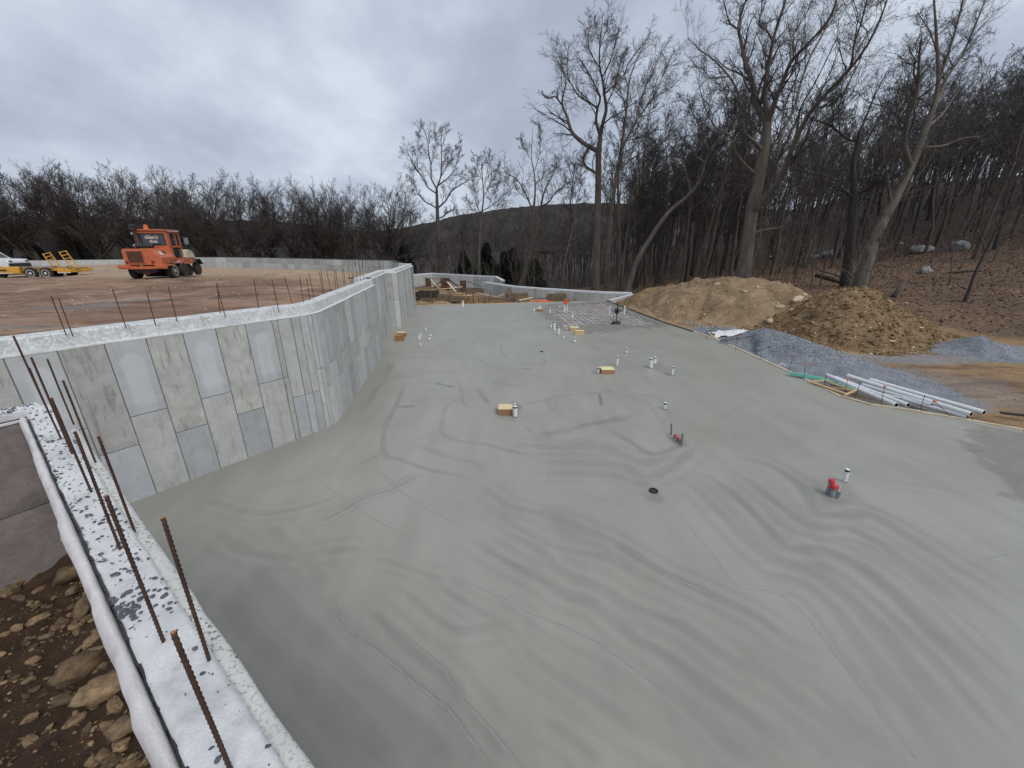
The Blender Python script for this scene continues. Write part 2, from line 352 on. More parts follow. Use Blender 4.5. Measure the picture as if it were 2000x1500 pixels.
t.l(t.ramp(t.noise(co, 6, 9, .75), [(.3, (.028, .014, .007)), (.55, (.075, .037, .017)), (.75, (.15, .082, .042))]), t.b.inputs['Base Color']); t.b.inputs['Roughness'].default_value = .95; t.l(t.bump(t.noise(co, 26, 9, .8), 1, .05), t.b.inputs['Normal'])
# site ground: weights on the mesh choose mud, leaf litter, gravel; dark woodland floor far off
m = M['ground'] = new_mat('site_ground'); t = NT(m); co = t.coord(); A_ = lambda a: t.n('ShaderNodeAttribute', attribute_name=a).outputs['Fac']
mud = t.ramp(t.noise(co, .28, 9, .62, .8), [(.28, (.095, .052, .024)), (.45, (.20, .118, .055)), (.6, (.30, .19, .097)), (.78, (.40, .28, .16))])
trk = t.noise(co, 1.1, 7, .7, .3, (.28, 1.6, 1)); mud = t.mix(t.ramp(trk, [(.36, .8), (.47, 0.)]), mud, (.085, .052, .028)); mud = t.mix(t.ramp(trk, [(.58, 0.), (.72, .5)]), mud, (.40, .32, .22))
lit = t.ramp(t.noise(co, 3.2, 9, .8), [(.3, (.034, .021, .013)), (.5, (.135, .080, .046)), (.68, (.27, .170, .10))]); lit = t.mix(t.ramp(t.noise(co, .12, 4), [(.4, .55), (.6, 0.)]), lit, (.055, .038, .024))
grv = t.ramp(t.noise(co, 8, 6, .8), [(.35, (.10, .11, .13)), (.65, (.30, .31, .33))])
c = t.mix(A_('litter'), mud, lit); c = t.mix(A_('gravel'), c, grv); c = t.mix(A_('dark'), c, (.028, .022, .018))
t.l(c, t.b.inputs['Base Color']); t.b.inputs['Roughness'].default_value = .9; t.l(t.bump(t.noise(co, 5, 8, .7), .8, .08), t.b.inputs['Normal'])
m = M['plateau'] = new_mat('red_brown_fill'); t = NT(m); co = t.coord(); A_ = lambda a: t.n('ShaderNodeAttribute', attribute_name=a).outputs['Fac']
mud = t.ramp(t.noise(co, .22, 9, .62, .6, (1, 1.5, 1)), [(.30, (.070, .040, .025)), (.44, (.17, .096, .060)), (.55, (.275, .165, .108)), (.70, (.40, .28, .185))])
trk = t.noise(co, 1.5, 9, .75, .7, (.40, 2.2, 1)); mud = t.mix(t.ramp(trk, [(.40, .85), (.50, 0.)]), mud, (.115, .070, .045)); mud = t.mix(t.ramp(trk, [(.6, 0.), (.75, .4)]), mud, (.42, .33, .25))
c = t.mix(A_('sand'), mud, t.ramp(t.noise(co, 1.2, 7, .7), [(.3, (.24, .17, .11)), (.7, (.40, .30, .205))])); c = t.mix(t.math('MULTIPLY', A_('gravel'), t.ramp(t.noise(co, 9, 5, .8), [(.35, .2), (.55, .9)])), c, (.175, .165, .155))
t.l(c, t.b.inputs['Base Color']); t.b.inputs['Roughness'].default_value = .95; t.l(t.bump(t.noise(co, 6, 8, .7), .8, .05), t.b.inputs['Normal'])
M['dirt_tan'] = new_mat('tan_dirt'); t = NT(M['dirt_tan']); co = t.coord()
t.l(t.ramp(t.noise(co, .9, 9, .7, .4), [(.3, (.13, .085, .045)), (.5, (.27, .185, .105)), (.7, (.40, .295, .18))]), t.b.inputs['Base Color']); t.b.inputs['Roughness'].default_value = .95; t.l(t.bump(t.noise(co, 3.2, 9, .8), 1, .16), t.b.inputs['Normal'])
M['dirt_brown'] = new_mat('brown_dirt'); t = NT(M['dirt_brown']); co = t.coord()
t.l(t.ramp(t.noise(co, 1.2, 9, .75, .4), [(.3, (.10, .062, .029)), (.5, (.22, .142, .072)), (.72, (.35, .245, .14))]), t.b.inputs['Base Color']); t.b.inputs['Roughness'].default_value = .95; t.l(t.bump(t.noise(co, 4, 8, .75), 1, .12), t.b.inputs['Normal'])
M['bark'] = simple('grey_brown_bark', (.125, .104, .084), (.058, .048, .039), 3, .95, .8, .04, st=(1, 1, .2))
M['barkpale'] = simple('pale_bark', (.175, .155, .128), (.080, .069, .057), 2.5, .95, .7, .04, st=(1, 1, .25))
M['barkdark'] = simple('dark_bark', (.058, .049, .043), (.028, .024, .022), 3, .95, .6, .04, st=(1, 1, .2))
M['twig'] = simple('winter_twigs', (.078, .066, .060), (.050, .042, .039), 1, .9, 0)
M['hill'] = new_mat('wooded_hills'); t = NT(M['hill']); co = t.coord()
t.l(t.ramp(t.noise(co, .02, 10, .8), [(.35, (.060, .055, .058)), (.65, (.115, .102, .10))]), t.b.inputs['Base Color']); t.b.inputs['Roughness'].default_value = 1; t.b.inputs['Specular IOR Level'].default_value = 0; t.l(t.bump(t.noise(co, .06, 8, .8), 1, 12), t.b.inputs['Normal'])
M['needle'] = simple('dark_evergreen', (.022, .030, .018), (.010, .014, .009), 2, .8, 0)
M['leaf'] = simple('dry_leaves', (.27, .155, .088), (.09, .050, .028), .7, .9, 0)
M['pvc'] = simple('white_pvc', (.78, .79, .79), (.62, .63, .64), 12, .35, .05, .001)
M['pvcgrey'] = simple('pale_grey_pvc', (.56, .58, .60), (.46, .48, .50), 3, .4, .05, .001)
M['pvcgreen'] = simple('mint_green_pvc', (.18, .52, .40), (.12, .40, .30), 3, .45, .05, .001)
M['pine'] = simple('pale_pine_lumber', (.62, .47, .26), (.46, .31, .15), 9, .7, .3, .004, st=(1, 8, 8), coord='Generated', rand=.15)
M['pinetop'] = simple('sawn_plywood_top', (.78, .66, .42), (.66, .52, .30), 12, .7, .2, .003, rand=.1)
M['ply'] = simple('brown_plywood_side', (.36, .20, .095), (.22, .115, .05), 8, .7, .3, .003, st=(1, 1, 8), rand=.15)
M['oldwood'] = simple('weathered_form_lumber', (.25, .185, .115), (.12, .085, .05), 6, .85, .4, .01, rand=.35)
M['rustform'] = simple('rusty_form_steel', (.13, .055, .035), (.06, .025, .018), 5, .8, .4, .01, rand=.2)
M['orange'] = simple('orange_plastic_cap', (.85, .13, .05), (.62, .08, .03), 10, .5, 0)
M['redpl'] = simple('red_plastic', (.62, .055, .075), (.48, .035, .05), 14, .4, 0)
M['capblk'] = simple('black_rubber_coupling', (.018, .018, .02), (.03, .03, .03), 20, .5, 0)
M['conduit'] = simple('grey_conduit', (.16, .17, .18), (.09, .095, .10), 14, .55, .1)
M['steel'] = simple('bare_steel', (.45, .46, .47), (.30, .30, .31), 20, .35, 0, metal=1)
M['sheet'] = simple('white_insulation_sheet', (.50, .50, .49), (.20, .20, .195), 2.2, .6, .4, .03, detail=8)
M['tarp'] = simple('white_plastic_film', (.75, .76, .78), (.55, .56, .58), 5, .35, .6, .03)
M['swo'] = simple('sweeper_orange_paint', (.60, .14, .045), (.36, .105, .05), 3.2, .5, .06, .003, coat=.1)
M['tyre'] = simple('dusty_tyre_rubber', (.045, .040, .036), (.022, .020, .019), 6, .9, .3)
M['rim'] = simple('white_wheel_rim', (.66, .66, .65), (.48, .47, .45), 6, .5, 0)
M['glass'] = new_mat('dark_cab_glass'); t = NT(M['glass']); t.b.inputs['Base Color'].default_value = (.03, .04, .045, 1); t.b.inputs['Roughness'].default_value = .08; t.b.inputs['Specular IOR Level'].default_value = .7
M['yellow'] = simple('trailer_yellow_paint', (.66, .36, .045), (.48, .24, .03), 2, .55, .1)
M['cream'] = simple('cream_fibreglass', (.66, .60, .46), (.52, .46, .34), 4, .5, .05)
M['grille'] = simple('brown_mesh_grille', (.12, .045, .022), (.06, .024, .014), 40, .8, .8, .01)
M['whitepaint'] = simple('white_vehicle_paint', (.72, .73, .75), (.62, .63, .65), 3, .3, 0, coat=.4)
M['darkpl'] = simple('dark_vehicle_plastic', (.03, .03, .033), (.02, .02, .02), 8, .5, 0)
M['lamp_red'] = simple('red_lamp_lens', (.30, .02, .015), (.2, .015, .01), 10, .3, 0)
M['frost'] = simple('white_capped_concrete', (.80, .82, .84), (.66, .68, .70), 2, .8, .2)
M['formgreen'] = simple('greenish_form_lumber', (.40, .43, .33), (.26, .28, .20), 6, .8, .3)
M['conduit2'] = simple('blue_grey_fitting', (.26, .30, .34), (.17, .19, .22), 20, .4, .1)
M['steel2'] = simple('galvanised_steel', (.24, .26, .28), (.16, .17, .18), 10, .4, .1, metal=.5)
M['decal'] = simple('pale_decal', (.72, .62, .60), (.55, .50, .50), 30, .5, 0)
M['beacon'] = simple('amber_beacon', (.80, .22, .03), (.6, .14, .02), 3, .3, 0)
M['mirror'] = simple('mirror_back', (.25, .32, .30), (.12, .15, .15), 3, .2, 0)
M['paleboard'] = simple('pale_edge_board', (.60, .52, .38), (.42, .34, .22), 3, .8, .3, .004, rand=.12)
M['panel_f'] = panel_mat('far_wall_grey', (.60, .61, .60), (.44, .45, .43), False, .5)
M['paste'] = simple('cement_paste_ridge', (.32, .32, .295), (.26, .26, .24), 20, .5, .3, .003)
M['wetline'] = simple('wet_trowel_line', (.225, .225, .205), (.18, .18, .165), 20, .4, .3, .003)
# ------------------------------------------------------------------ ground heights
base = {}   # feet of the large trees: pixel and distance
TREEFEET = dict(tall=(1165, 572, 50), second=(1187, 571, 52), lean=(1220, 575, 49.5), big=(1455, 548, 42), gnarl=(1652, 556, 36), pale=(1684, 556, 34),
                single=(862, 545, 84), fork=(1020, 562, 68), mid=(936, 548, 80))
gp = []
def gpx(x, y, Y): p = AT(x, y, Y); gp.append((p[0], p[1], p[2]))
for k, (x, y, Y) in TREEFEET.items(): gpx(x, y+3, Y)
for q in [(1240, 572, 52), (1340, 552, 55), (1400, 532, 66), (1500, 512, 76), (1620, 500, 74), (1750, 480, 68), (1900, 463, 64), (2000, 449, 60),
          (1850, 605, 28), (1990, 575, 29), (1990, 640, 24), (1750, 575, 34), (1900, 545, 38), (2000, 505, 42), (1560, 556, 40), (1300, 562, 44), (1990, 668, 21.5),
          (2000, 345, 112), (1700, 400, 125), (1500, 438, 125), (1320, 470, 120), (1200, 520, 100), (2300, 380, 70), (2300, 480, 40), (2300, 620, 22),
          (1100, 580, 62)]: gpx(*q)
gp += [(0, 92, -5), (-20, 100, -6), (20, 95, -4), (0, 150, -9), (-60, 160, -10), (60, 170, 2), (-14, 82, -4), (-30, 72, -2), (-60, 85, -2), (-110, 90, -2), (-110, 40, -1), (-60, 30, 0), (-60, 66, -1),
       (-30, 20, 0), (-10, 0, -.2), (10, -10, -.15), (30, -10, -.15), (40, 5, .3), (30, 8, -.1), (20, 10, -.14), (14, 14, -.14), (14, 20, -.14), (22, 16, -.14), (18, 22, -.14), (23, 20, -.14), (13, 26, -.14), (17, 27, -.1), (12, 33, -.14), (12, 40, -.12), (15, 36, -.1),
       (0, 30, -.3), (0, 15, -.3), (10, 5, -.2), (0, 42, -.6), (-12, 40, -.6), (-12, 60, -1), (8, 50, -1), (-6, 74, -3), (26, 17, -.14), (27, 12, -.1), (20, 4, -.15), (140, 60, 20), (140, 0, 8), (100, 120, 22), (150, 160, 26), (-140, 180, -8)]
GR = RBF(gp, .3)
PIT = [(-9.5, 36.6), (9.3, 39.9), (13.5, 44.6), (5.8, 46.8), (-4.0, 57.4), (-2.2, 69), (-18, 76), (-20, 60), (-14, 44)]
def gz(x, y):
    x = np.asarray(x, float); y = np.asarray(y, float); z = GR(x, y)
    site = sstep(27, 22, x-.25*(y-20))*sstep(29, 25, y)
    z = z*(1-site)+(-.13)*site
    z = z+fbm(x/7, y/7, 3)*.35*(1-site)*sstep(20, 60, np.hypot(x, y))+fbm(x/1.6, y/1.6, 5)*.05+fbm(x/.5, y/.5, 6, 2)*.02
    return z
def gz_pit(x, y):
    z = gz(x, y); m_ = inside(np.asarray(x, float), np.asarray(y, float), PIT); d, _, _ = segdist(np.asarray(x, float), np.asarray(y, float), PIT+[PIT[0]])
    return np.where(m_, -1.9+fbm(x/2.5, y/2.5, 8)*.5+fbm(x/.7, y/.7, 9)*.12, z)
def soft(v): return v
def axis(*seg):
    o = []
    for a, b, s in seg: o.append(np.arange(a, b, s))
    return np.concatenate(o+[[seg[-1][1]]])
xs = axis((-260, -60, 10), (-60, -12, 2), (-12, 8, .8), (8, 34, .22), (34, 60, .7), (60, 110, 2), (110, 260, 8))
ys = axis((-40, -4, 3), (-4, 10, 1), (10, 34, .25), (34, 60, .5), (60, 100, 1.2), (100, 200, 5), (200, 320, 12))
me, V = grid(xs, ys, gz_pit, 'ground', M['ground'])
x, y = V[:, 0], V[:, 1]
# where the forest floor starts: a ragged line behind the spoil heaps
foot = [tuple(G(*p, 0)[:2]) for p in [(1236, 580), (1420, 600)]]+[(22, 30), (26.5, 26), (28.5, 22.5), (34, 18), (50, 6), (90, -20)]
foot = [(-300, 62), (-20, 74), (8, 48.5)]+foot[:1]+[(15.5, 36), (19, 31)]+foot[2:]
d, par, side = segdist(x, y, foot)
lit = sstep(-.6, .9, d*side+fbm(x/1.5, y/1.5, 12)*1.1)
grav = np.zeros_like(x)
for cx_, cy_, rx, ry, w_ in [(13.6, 30.5, 1.1, 3.0, .9), (14.6, 16.2, 3.2, 2.6, .8), (19.5, 18.8, 4.5, .9, .75), (15.0, 13.0, 2.2, .9, .8), (25.5, 20.2, 3.2, 1.0, .9), (17.5, 15.0, 2.6, 2.5, .35), (12.2, 22, .5, 5, .4)]:
    q = ((x-cx_)/rx)**2+((y-cy_)/ry)**2; grav = np.maximum(grav, w_*sstep(1.5, .6, q+fbm(x/.7, y/.7, 14)*.9))
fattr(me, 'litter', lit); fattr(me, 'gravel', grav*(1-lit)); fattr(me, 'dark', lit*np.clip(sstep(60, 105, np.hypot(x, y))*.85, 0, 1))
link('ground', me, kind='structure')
# ------------------------------------------------------------------ distant wooded hills
ridge = [(-400, 440), (0, 441), (60, 434), (110, 426), (160, 424), (250, 428), (330, 429), (420, 430), (520, 432), (600, 438), (660, 448), (720, 452), (780, 446), (830, 436), (900, 420), (980, 408), (1060, 400), (1150, 396), (1250, 398), (1350, 402), (1500, 408), (1700, 420), (2000, 430), (2500, 440)]
def hillmesh(name, D, rows, jit, seed, far):
    px = np.linspace(ridge[0][0], ridge[-1][0], 420); py = np.interp(px, [r[0] for r in ridge], [r[1] for r in ridge])
    V = []
    for k in range(rows):
        f = k/(rows-1)
        for i, (a, b) in enumerate(zip(px, py)):
            yy = D*(.35+.65*f); top = AT(a, b, D)
            X = top[0]*(yy/D); zz = -14+(top[2]+14)*f**1.5
            zz += (fbm(X/90+k*.37, yy/90, seed, 3)*6*(f < .97)+fbm(X/7, yy/9, seed+5, 3)*3.0)*f*jit
            V.append((X, yy, zz))
    n = len(px); i = np.arange(n-1)[None]+np.arange(rows-1)[:, None]*n
    return npmesh(name, V, [np.stack([i, i+1, i+1+n, i+n], 2).reshape(-1, 4)], M['hill'], True)
link('hills', hillmesh('hills', 620, 26, .55, 31, 1), kind='structure')
# ------------------------------------------------------------------ slab outline
RB = [(-6, 34), (0, 27), (4, 22.5), (8, 18.2), (10.53, 15.24), (11.18, 14.44), (11.85, 13.5), (12.47, 12.34), (13.29, 11.93), (16.6, 12.04), (22.9, 11.89), (27.4, 10.85), (39.3, 9.37)]
Rx = lambda y: np.interp(y, [p[0] for p in RB], [p[1] for p in RB])
Yfar = lambda x: 37.75+.172*x
rows = np.concatenate([np.arange(-3, .6, .3), np.arange(.6, 7, .036), np.arange(7, 14, .07), np.arange(14, 24, .13), np.arange(24, 36.01, .22)]); rows = np.concatenate([rows, [36.4, 36.8, 37.2, 37.6, 38]])
NU = 350; U = np.linspace(0, 1, NU); ku = .86
XL = np.interp(rows, [-3, 0, 6, 12, 20, 26, 38], [-3, -3, -8.4, -7, -7.4, -9, -9.2]); XR = Rx(rows); XV = np.minimum(XR, 1.38*(.943*np.maximum(rows, 0)+1.74)+1.2)
XV = np.where(XR-XV < 3, XL+(XR-XL)*ku, XV)
Xs = np.where(U[None] < ku, XL[:, None]+(XV-XL)[:, None]*(U[None]/ku), XV[:, None]+(XR-XV)[:, None]*((U[None]-ku)/(1-ku)))
Ys = np.repeat(rows[:, None], NU, 1)
k = np.clip((Ys-24)/14, 0, 1); Ys = Ys+k*((Yfar(Xs)-38)*k)
# traced trowel marks -> tone and relief.  (scaled views: origin and px per unit)
def tr(pts, o, s): return [tuple(G(o[0]+a*s, o[1]+b*s, 0)[:2]) for a, b in pts]
oA, sA = (600, 860), .7; oB, sB = (640, 620), .35
bands = [ # (points, half width m, strength)
 ([(1010,110),(1080,130),(1150,200),(1220,270),(1290,330),(1380,350),(1450,390),(1520,440),(1600,520),(1700,640),(1800,760),(1900,860)], .09, .5),
 ([(1060,85),(1140,110),(1220,180),(1290,250),(1350,300),(1430,305),(1520,340),(1620,410),(1720,510),(1830,620),(1950,740),(2000,790)], .10, .6),
 ([(1120,70),(1210,100),(1290,160),(1370,220),(1430,245),(1500,245),(1600,290),(1720,380),(1850,480),(2000,600)], .09, .45),
 ([(1180,40),(1290,70),(1380,130),(1420,200),(1490,210),(1570,210),(1680,270),(1800,350),(1950,440),(2000,480)], .09, .45),
 ([(1260,390),(1330,380),(1400,410),(1470,470),(1550,580),(1650,710),(1760,850),(1800,910)], .08, .5),
 ([(1290,345),(1400,370),(1500,440),(1600,560),(1720,700),(1840,850)], .06, .4),
 ([(1350,330),(1480,370),(1600,460),(1740,600),(1900,780),(2000,880)], .07, .5),
 ([(1240,170),(1330,240),(1420,275),(1530,280),(1650,350),(1800,470),(1990,650)], .06, .35),
 ([(640,190),(740,230),(830,270),(900,310),(980,360),(1060,400),(1150,440),(1250,490),(1350,560),(1460,600)], .07, .55),
 ([(540,250),(640,300),(720,370),(820,410),(900,460),(1000,500),(1070,530),(1150,590),(1260,650),(1380,730),(1500,800),(1650,840)], .07, .4),
 ([(440,260),(540,330),(640,380),(720,430),(800,460),(900,540),(1000,600),(1100,680),(1220,760),(1330,840),(1400,900)], .07, .45),
 ([(560,560),(680,640),(800,720),(900,790),(1020,850),(1100,910)], .07, .35),
 ([(330,380),(450,460),(560,520),(620,590),(760,690),(850,760)], .05, .35),
 ([(650,770),(760,850),(830,910)], .05, .3), ([(160,460),(240,540),(320,610),(400,670),(440,740),(520,830),(600,900)], .06, .45),
 ([(60,430),(100,500),(140,550),(210,600),(280,660),(340,710),(400,760),(460,840),(520,910)], .025, .5),
 ([(250,400),(320,460),(380,510),(450,530),(600,500)], .06, .3), ([(180,330),(240,340),(320,370),(400,400)], .05, .35),
 ([(640,60),(760,60),(880,70),(940,100),(1010,80),(1090,15)], .10, .4), ([(560,10),(700,20),(800,20),(900,50),(960,60),(1040,30)], .10, .35),
 ([(640,90),(760,95),(860,100),(920,120),(980,100)], .08, .3), ([(0,240),(80,205),(160,160),(240,135),(320,90)], .035, .6), ([(0,215),(120,170),(240,120),(300,85)], .03, .3),
 ([(480,120),(560,180),(640,200),(760,250),(860,290)], .07, .4), ([(500,190),(600,250),(700,300),(840,330),(960,410)], .06, .3),
 ([(1450,60),(1600,110),(1750,130),(1900,170)], .08, .25), ([(-250,420),(-150,540),(-30,660),(80,790),(160,914)], .09, .35), ([(-180,330),(-60,450),(60,580),(200,720),(330,850),(390,914)], .08, .3), ([(-330,520),(-240,640),(-120,780),(-20,914)], .10, .35), ([(-120,230),(0,330),(40,420)], .08, .3), ([(-260,250),(-180,300),(-60,330),(60,310),(180,300)], .07, .35), ([(-300,160),(-160,200),(-20,190),(100,150)], .06, .3), ([(120,640),(240,740),(330,820),(420,914)], .05, .4), ([(500,420),(640,520),(780,600),(900,680),(1040,780),(1160,880)], .05, .3),
 ([(1500,300),(1650,420),(1800,560),(1990,720)], .05, .3), ([(1560,640),(1640,720),(1740,860)], .06, .35), ([(1180,560),(1300,660),(1420,760),(1560,900)], .07, .4), ([(950,660),(1080,760),(1200,860),(1260,914)], .07, .3),
 ([(40,560),(140,650),(260,760),(360,850),(420,914)], .10, .3), ([(0,640),(100,740),(200,850),(260,914)], .12, .3), ([(700,560),(860,640),(980,740),(1100,830)], .06, .3),
]
bands2 = [([(440,340),(410,420),(380,500),(330,590),(310,690),(320,770),(420,800),(560,850),(750,890),(850,950)], .05, .45), ([(740,450),(660,500),(640,580),(640,650),(740,690),(880,710),(1000,740),(1120,770),(1180,810)], .05, .4),
 ([(1140,665),(1300,640),(1450,600),(1600,570),(1720,545)], .12, .5), ([(300,225),(500,225),(700,225),(830,235),(960,290),(1100,300)], .05, .35), ([(610,368),(700,388)], .04, 1.3), ([(1515,425),(1530,490)], .035, 1.2),
 ([(720,340),(750,420),(770,490),(900,490)], .04, .3), ([(835,395),(880,460),(910,485)], .07, .6), ([(1090,490),(1300,440),(1500,420),(1650,410)], .04, .35), ([(970,140),(975,210),(1050,240),(1110,265),(1210,260),(1195,195)], .05, .35),
 ([(490,710),(600,750),(720,790),(820,810),(900,870)], .07, .35), ([(410,500),(470,495)], .07, .7), ([(450,470),(550,470)], .05, .5), ([(480,445),(520,440)], .05, .6), ([(250,320),(450,330),(600,300),(760,310)], .08, .3), ([(1700,430),(1850,450),(1900,540),(1960,600)], .06, .35),
 ([(1620,430),(1780,470),(1830,540),(1900,620)], .05, .3), ([(1560,620),(1700,700),(1800,760),(1900,740),(2000,700)], .08, .45), ([(1260,700),(1500,710),(1650,760),(1760,820),(1880,800)], .09, .35), ([(180,820),(260,780),(330,740)], .04, .4), ([(1100,285),(1135,290)], .06, 1.), ([(900,360),(1050,380),(1100,375)], .06, .4),
 ([(1220,440),(1240,500),(1270,540)], .04, .3), ([(360,240),(330,330),(260,420),(200,520)], .10, .3), ([(1000,560),(1090,600),(1150,650)], .05, .3)]
ridges = [(tr([(985,155),(1030,200),(1080,260),(1130,320),(1170,380),(1210,415),(1270,420),(1320,435),(1370,470),(1420,530),(1470,600),(1540,690),(1610,790),(1700,890)], oA, sA), .012), (tr([(400,380),(470,410),(560,450),(640,495),(720,525),(810,570),(880,620),(950,670),(1050,750)], oA, sA), .014),
 (tr([(975,120),(1030,70),(1095,10),(1140,-40),(1290,-150)], oA, sA), .010), (tr([(60,430),(100,500),(140,550),(210,600),(280,660),(340,710),(400,760),(460,840),(520,910)], oA, sA), .012), (tr([(200,480),(300,570),(380,640),(430,720),(520,820),(600,914)], oA, sA), .010), (tr([(30,110),(120,180),(200,230),(310,285)], oA, sA), .008), (tr([(200,90),(240,130),(330,190),(420,240)], oA, sA), .008), (tr([(30,100),(160,60),(210,20),(210,-20)], oA, sA), .008),
 (tr([(150,60),(240,130),(100,210),(0,250)], oA, sA), .008), (tr([(1380,90),(1440,120),(1480,170),(1580,190),(1700,250),(1900,340)], oA, sA), .010), (tr([(640,190),(740,230),(830,270),(900,310),(980,360),(1060,400),(1150,440),(1250,490)], oA, sA), .008), (tr([(520,150),(660,125),(690,70),(760,115)], oA, sA), .008), (tr([(780,150),(800,172),(860,160),(950,150)], oA, sA), .008),
 (tr([(440,340),(410,420),(380,500),(330,590),(310,690),(320,770)], oB, sB), .008), (tr([(740,450),(660,500),(640,580),(640,650),(740,690),(880,710)], oB, sB), .008), (tr([(1870,340),(1940,325),(2050,300)], oA, sA), .012)]
tone = np.zeros(Xs.shape); Zs = fbm(Xs/3, Ys/3, 21, 3)*.006
rb_ = np.random.default_rng(99)
def near(pl, rad):
    return (Xs > pl[:, 0].min()-rad) & (Xs < pl[:, 0].max()+rad) & (Ys > pl[:, 1].min()-rad) & (Ys < pl[:, 1].max()+rad)
for lst, o_, s_, amp in ((bands, oA, sA, 1.), (bands2, oB, sB, 1.1)):
    for pts, hw, s in lst:
        pl = crv(tr(pts, o_, s_)); rad = hw*6+.3; mk = near(pl, rad); x_, y_ = Xs[mk], Ys[mk]; dd, p_, sd_ = segdist(x_, y_, pl); sg = dd*sd_*(1 if rb_.uniform() < .7 else -1)
        sg = sg+fbm(x_/.6, y_/.6, 41, 2)*.025; jit = 1+fbm(x_/.5, y_/.5, 42, 3)*.6; taper = np.clip(np.minimum(p_, 1-p_)*7, 0, 1) if s < .7 else 1
        w_ = hw*1.3*jit; q = 1/(1+(np.abs(sg)/w_)**8); v = s*q*amp*(.75+fbm(x_/.9, y_/.9, 44)*.5)*taper; tone[mk] = np.maximum(tone[mk], v); Zs[mk] = Zs[mk]-.0006*q*s
        for o2, s2 in ((hw*4.2, .45), (-hw*4.2, .4)):
            if o_ is oA: tone[mk] = np.maximum(tone[mk], s*s2*taper/(1+(np.abs(sg+o2)/(hw*.8*jit))**5))
# general long shallow swells from the bull float, and painted shading near the camera
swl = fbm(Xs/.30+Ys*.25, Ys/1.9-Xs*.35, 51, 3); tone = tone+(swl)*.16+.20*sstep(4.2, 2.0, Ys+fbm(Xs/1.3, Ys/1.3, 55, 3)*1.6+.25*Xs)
wet = np.zeros(Xs.shape)
def patch(pix, soft_=.25, w_=1., z=0):
    global wet
    P_ = [tuple(G(*p, 0)[:2]) for p in pix]; dd, _, _ = segdist(Xs, Ys, P_+[P_[0]]); s_ = np.where(inside(Xs, Ys, P_), dd, -dd)+fbm(Xs/.35, Ys/.35, 61, 3)*soft_*1.6
    q = sstep(-soft_*.5, soft_*.6, s_)*w_; wet = np.maximum(wet, q); return s_
patch([(1870, 832), (1905, 890), (1945, 938), (1975, 970), (2010, 995), (2300, 1050), (2300, 850)], .30, .75)
patch([(1585, 935), (1640, 940), (1665, 950), (1680, 975), (1650, 985), (1620, 983), (1600, 965)], .14, .32)
patch([(1256, 717), (1290, 705), (1318, 722), (1315, 738), (1290, 727)], .08, .45)
patch([(1255, 965), (1290, 962), (1300, 985), (1265, 978)], .05, .5)
patch([(967, 800), (1000, 785), (1020, 792), (1010, 815), (975, 812)], .06, .7)
patch([(1300, 850), (1330, 850), (1345, 872), (1325, 876)], .06, .6)
sw_ = patch([(1050, 603), (1070, 594), (1185, 586), (1310, 632), (1300, 640), (1240, 642), (1200, 648), (1150, 652), (1100, 645), (1070, 640), (1080, 628), (1060, 622)], .5, .85)
BARE = [tuple(G(*p, 0)[:2]) for p in [(1078, 601), (1090, 596), (1183, 589), (1225, 610), (1296, 633), (1240, 633), (1180, 631), (1150, 637), (1118, 641), (1100, 636), (1085, 624), (1072, 614)]]
dd, _, _ = segdist(Xs, Ys, BARE+[BARE[0]]); sb = np.where(inside(Xs, Ys, BARE), dd, -dd)+fbm(Xs/.9, Ys/.9, 63, 4)*.9
Zs = Zs-.16*sstep(-.1, .5, sb)+fbm(Xs/.2, Ys/.2, 64, 3)*.03*wet
# damp and painted shade along the foot of the walls
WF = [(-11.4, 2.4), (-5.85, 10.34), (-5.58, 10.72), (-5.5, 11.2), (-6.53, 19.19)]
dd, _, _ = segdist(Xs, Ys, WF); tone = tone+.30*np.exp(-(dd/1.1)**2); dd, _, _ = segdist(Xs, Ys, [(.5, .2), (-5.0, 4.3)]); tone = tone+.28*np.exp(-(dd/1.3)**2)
i = np.arange(NU-1)[None]+np.arange(len(rows)-1)[:, None]*NU
me = npmesh('concrete_slab', np.stack([Xs, Ys, Zs], 2).reshape(-1, 3), [np.stack([i, i+1, i+1+NU, i+NU], 2).reshape(-1, 4)], M['slab'], True)
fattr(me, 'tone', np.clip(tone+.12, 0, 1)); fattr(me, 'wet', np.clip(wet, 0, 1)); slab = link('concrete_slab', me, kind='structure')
# crisp trowel lines: a low ridge of paste with a wet groove beside it
def groove(pl, w_, h_, off_, m_, nm_, seed):
    P = crv(pl, 10); d_ = np.gradient(P, axis=0); d_ /= np.linalg.norm(d_, axis=1, keepdims=True)+1e-9; nn_ = np.stack([-d_[:, 1], d_[:, 0]], 1); K = len(P); t_ = np.arange(K)/(K-1); P = P+nn_*(off_+fbm(t_*K*.25, t_*0+seed, seed, 3)*.02)[:, None]; wv = w_*np.clip(np.minimum(t_, 1-t_)*10, .05, 1)*(1+fbm(t_*K*.4, t_*0, seed+1, 3)*.9)
    z0_ = fbm(P[:, 0]/3, P[:, 1]/3, 21, 3)*.006; V_ = np.concatenate([np.concatenate([P+nn_*wv[:, None]*f_, (z0_+z_)[:, None]], 1) for f_, z_ in ((-.5, -.003), (0, h_), (.5, -.003))]); i_ = np.arange(K-1); link(nm_, npmesh(nm_, V_, [np.concatenate([np.stack([i_+a_*K, i_+1+a_*K, i_+1+(a_+1)*K, i_+(a_+1)*K], 1) for a_ in (0, 1)])], m_, True), slab)
for k_, (pl, h) in enumerate(ridges): groove(pl, .020, .004, 0, M['paste'], 'trowel_ridge', k_); groove(pl, .024, .0018, .021, M['wetline'], 'wet_line', k_+50)
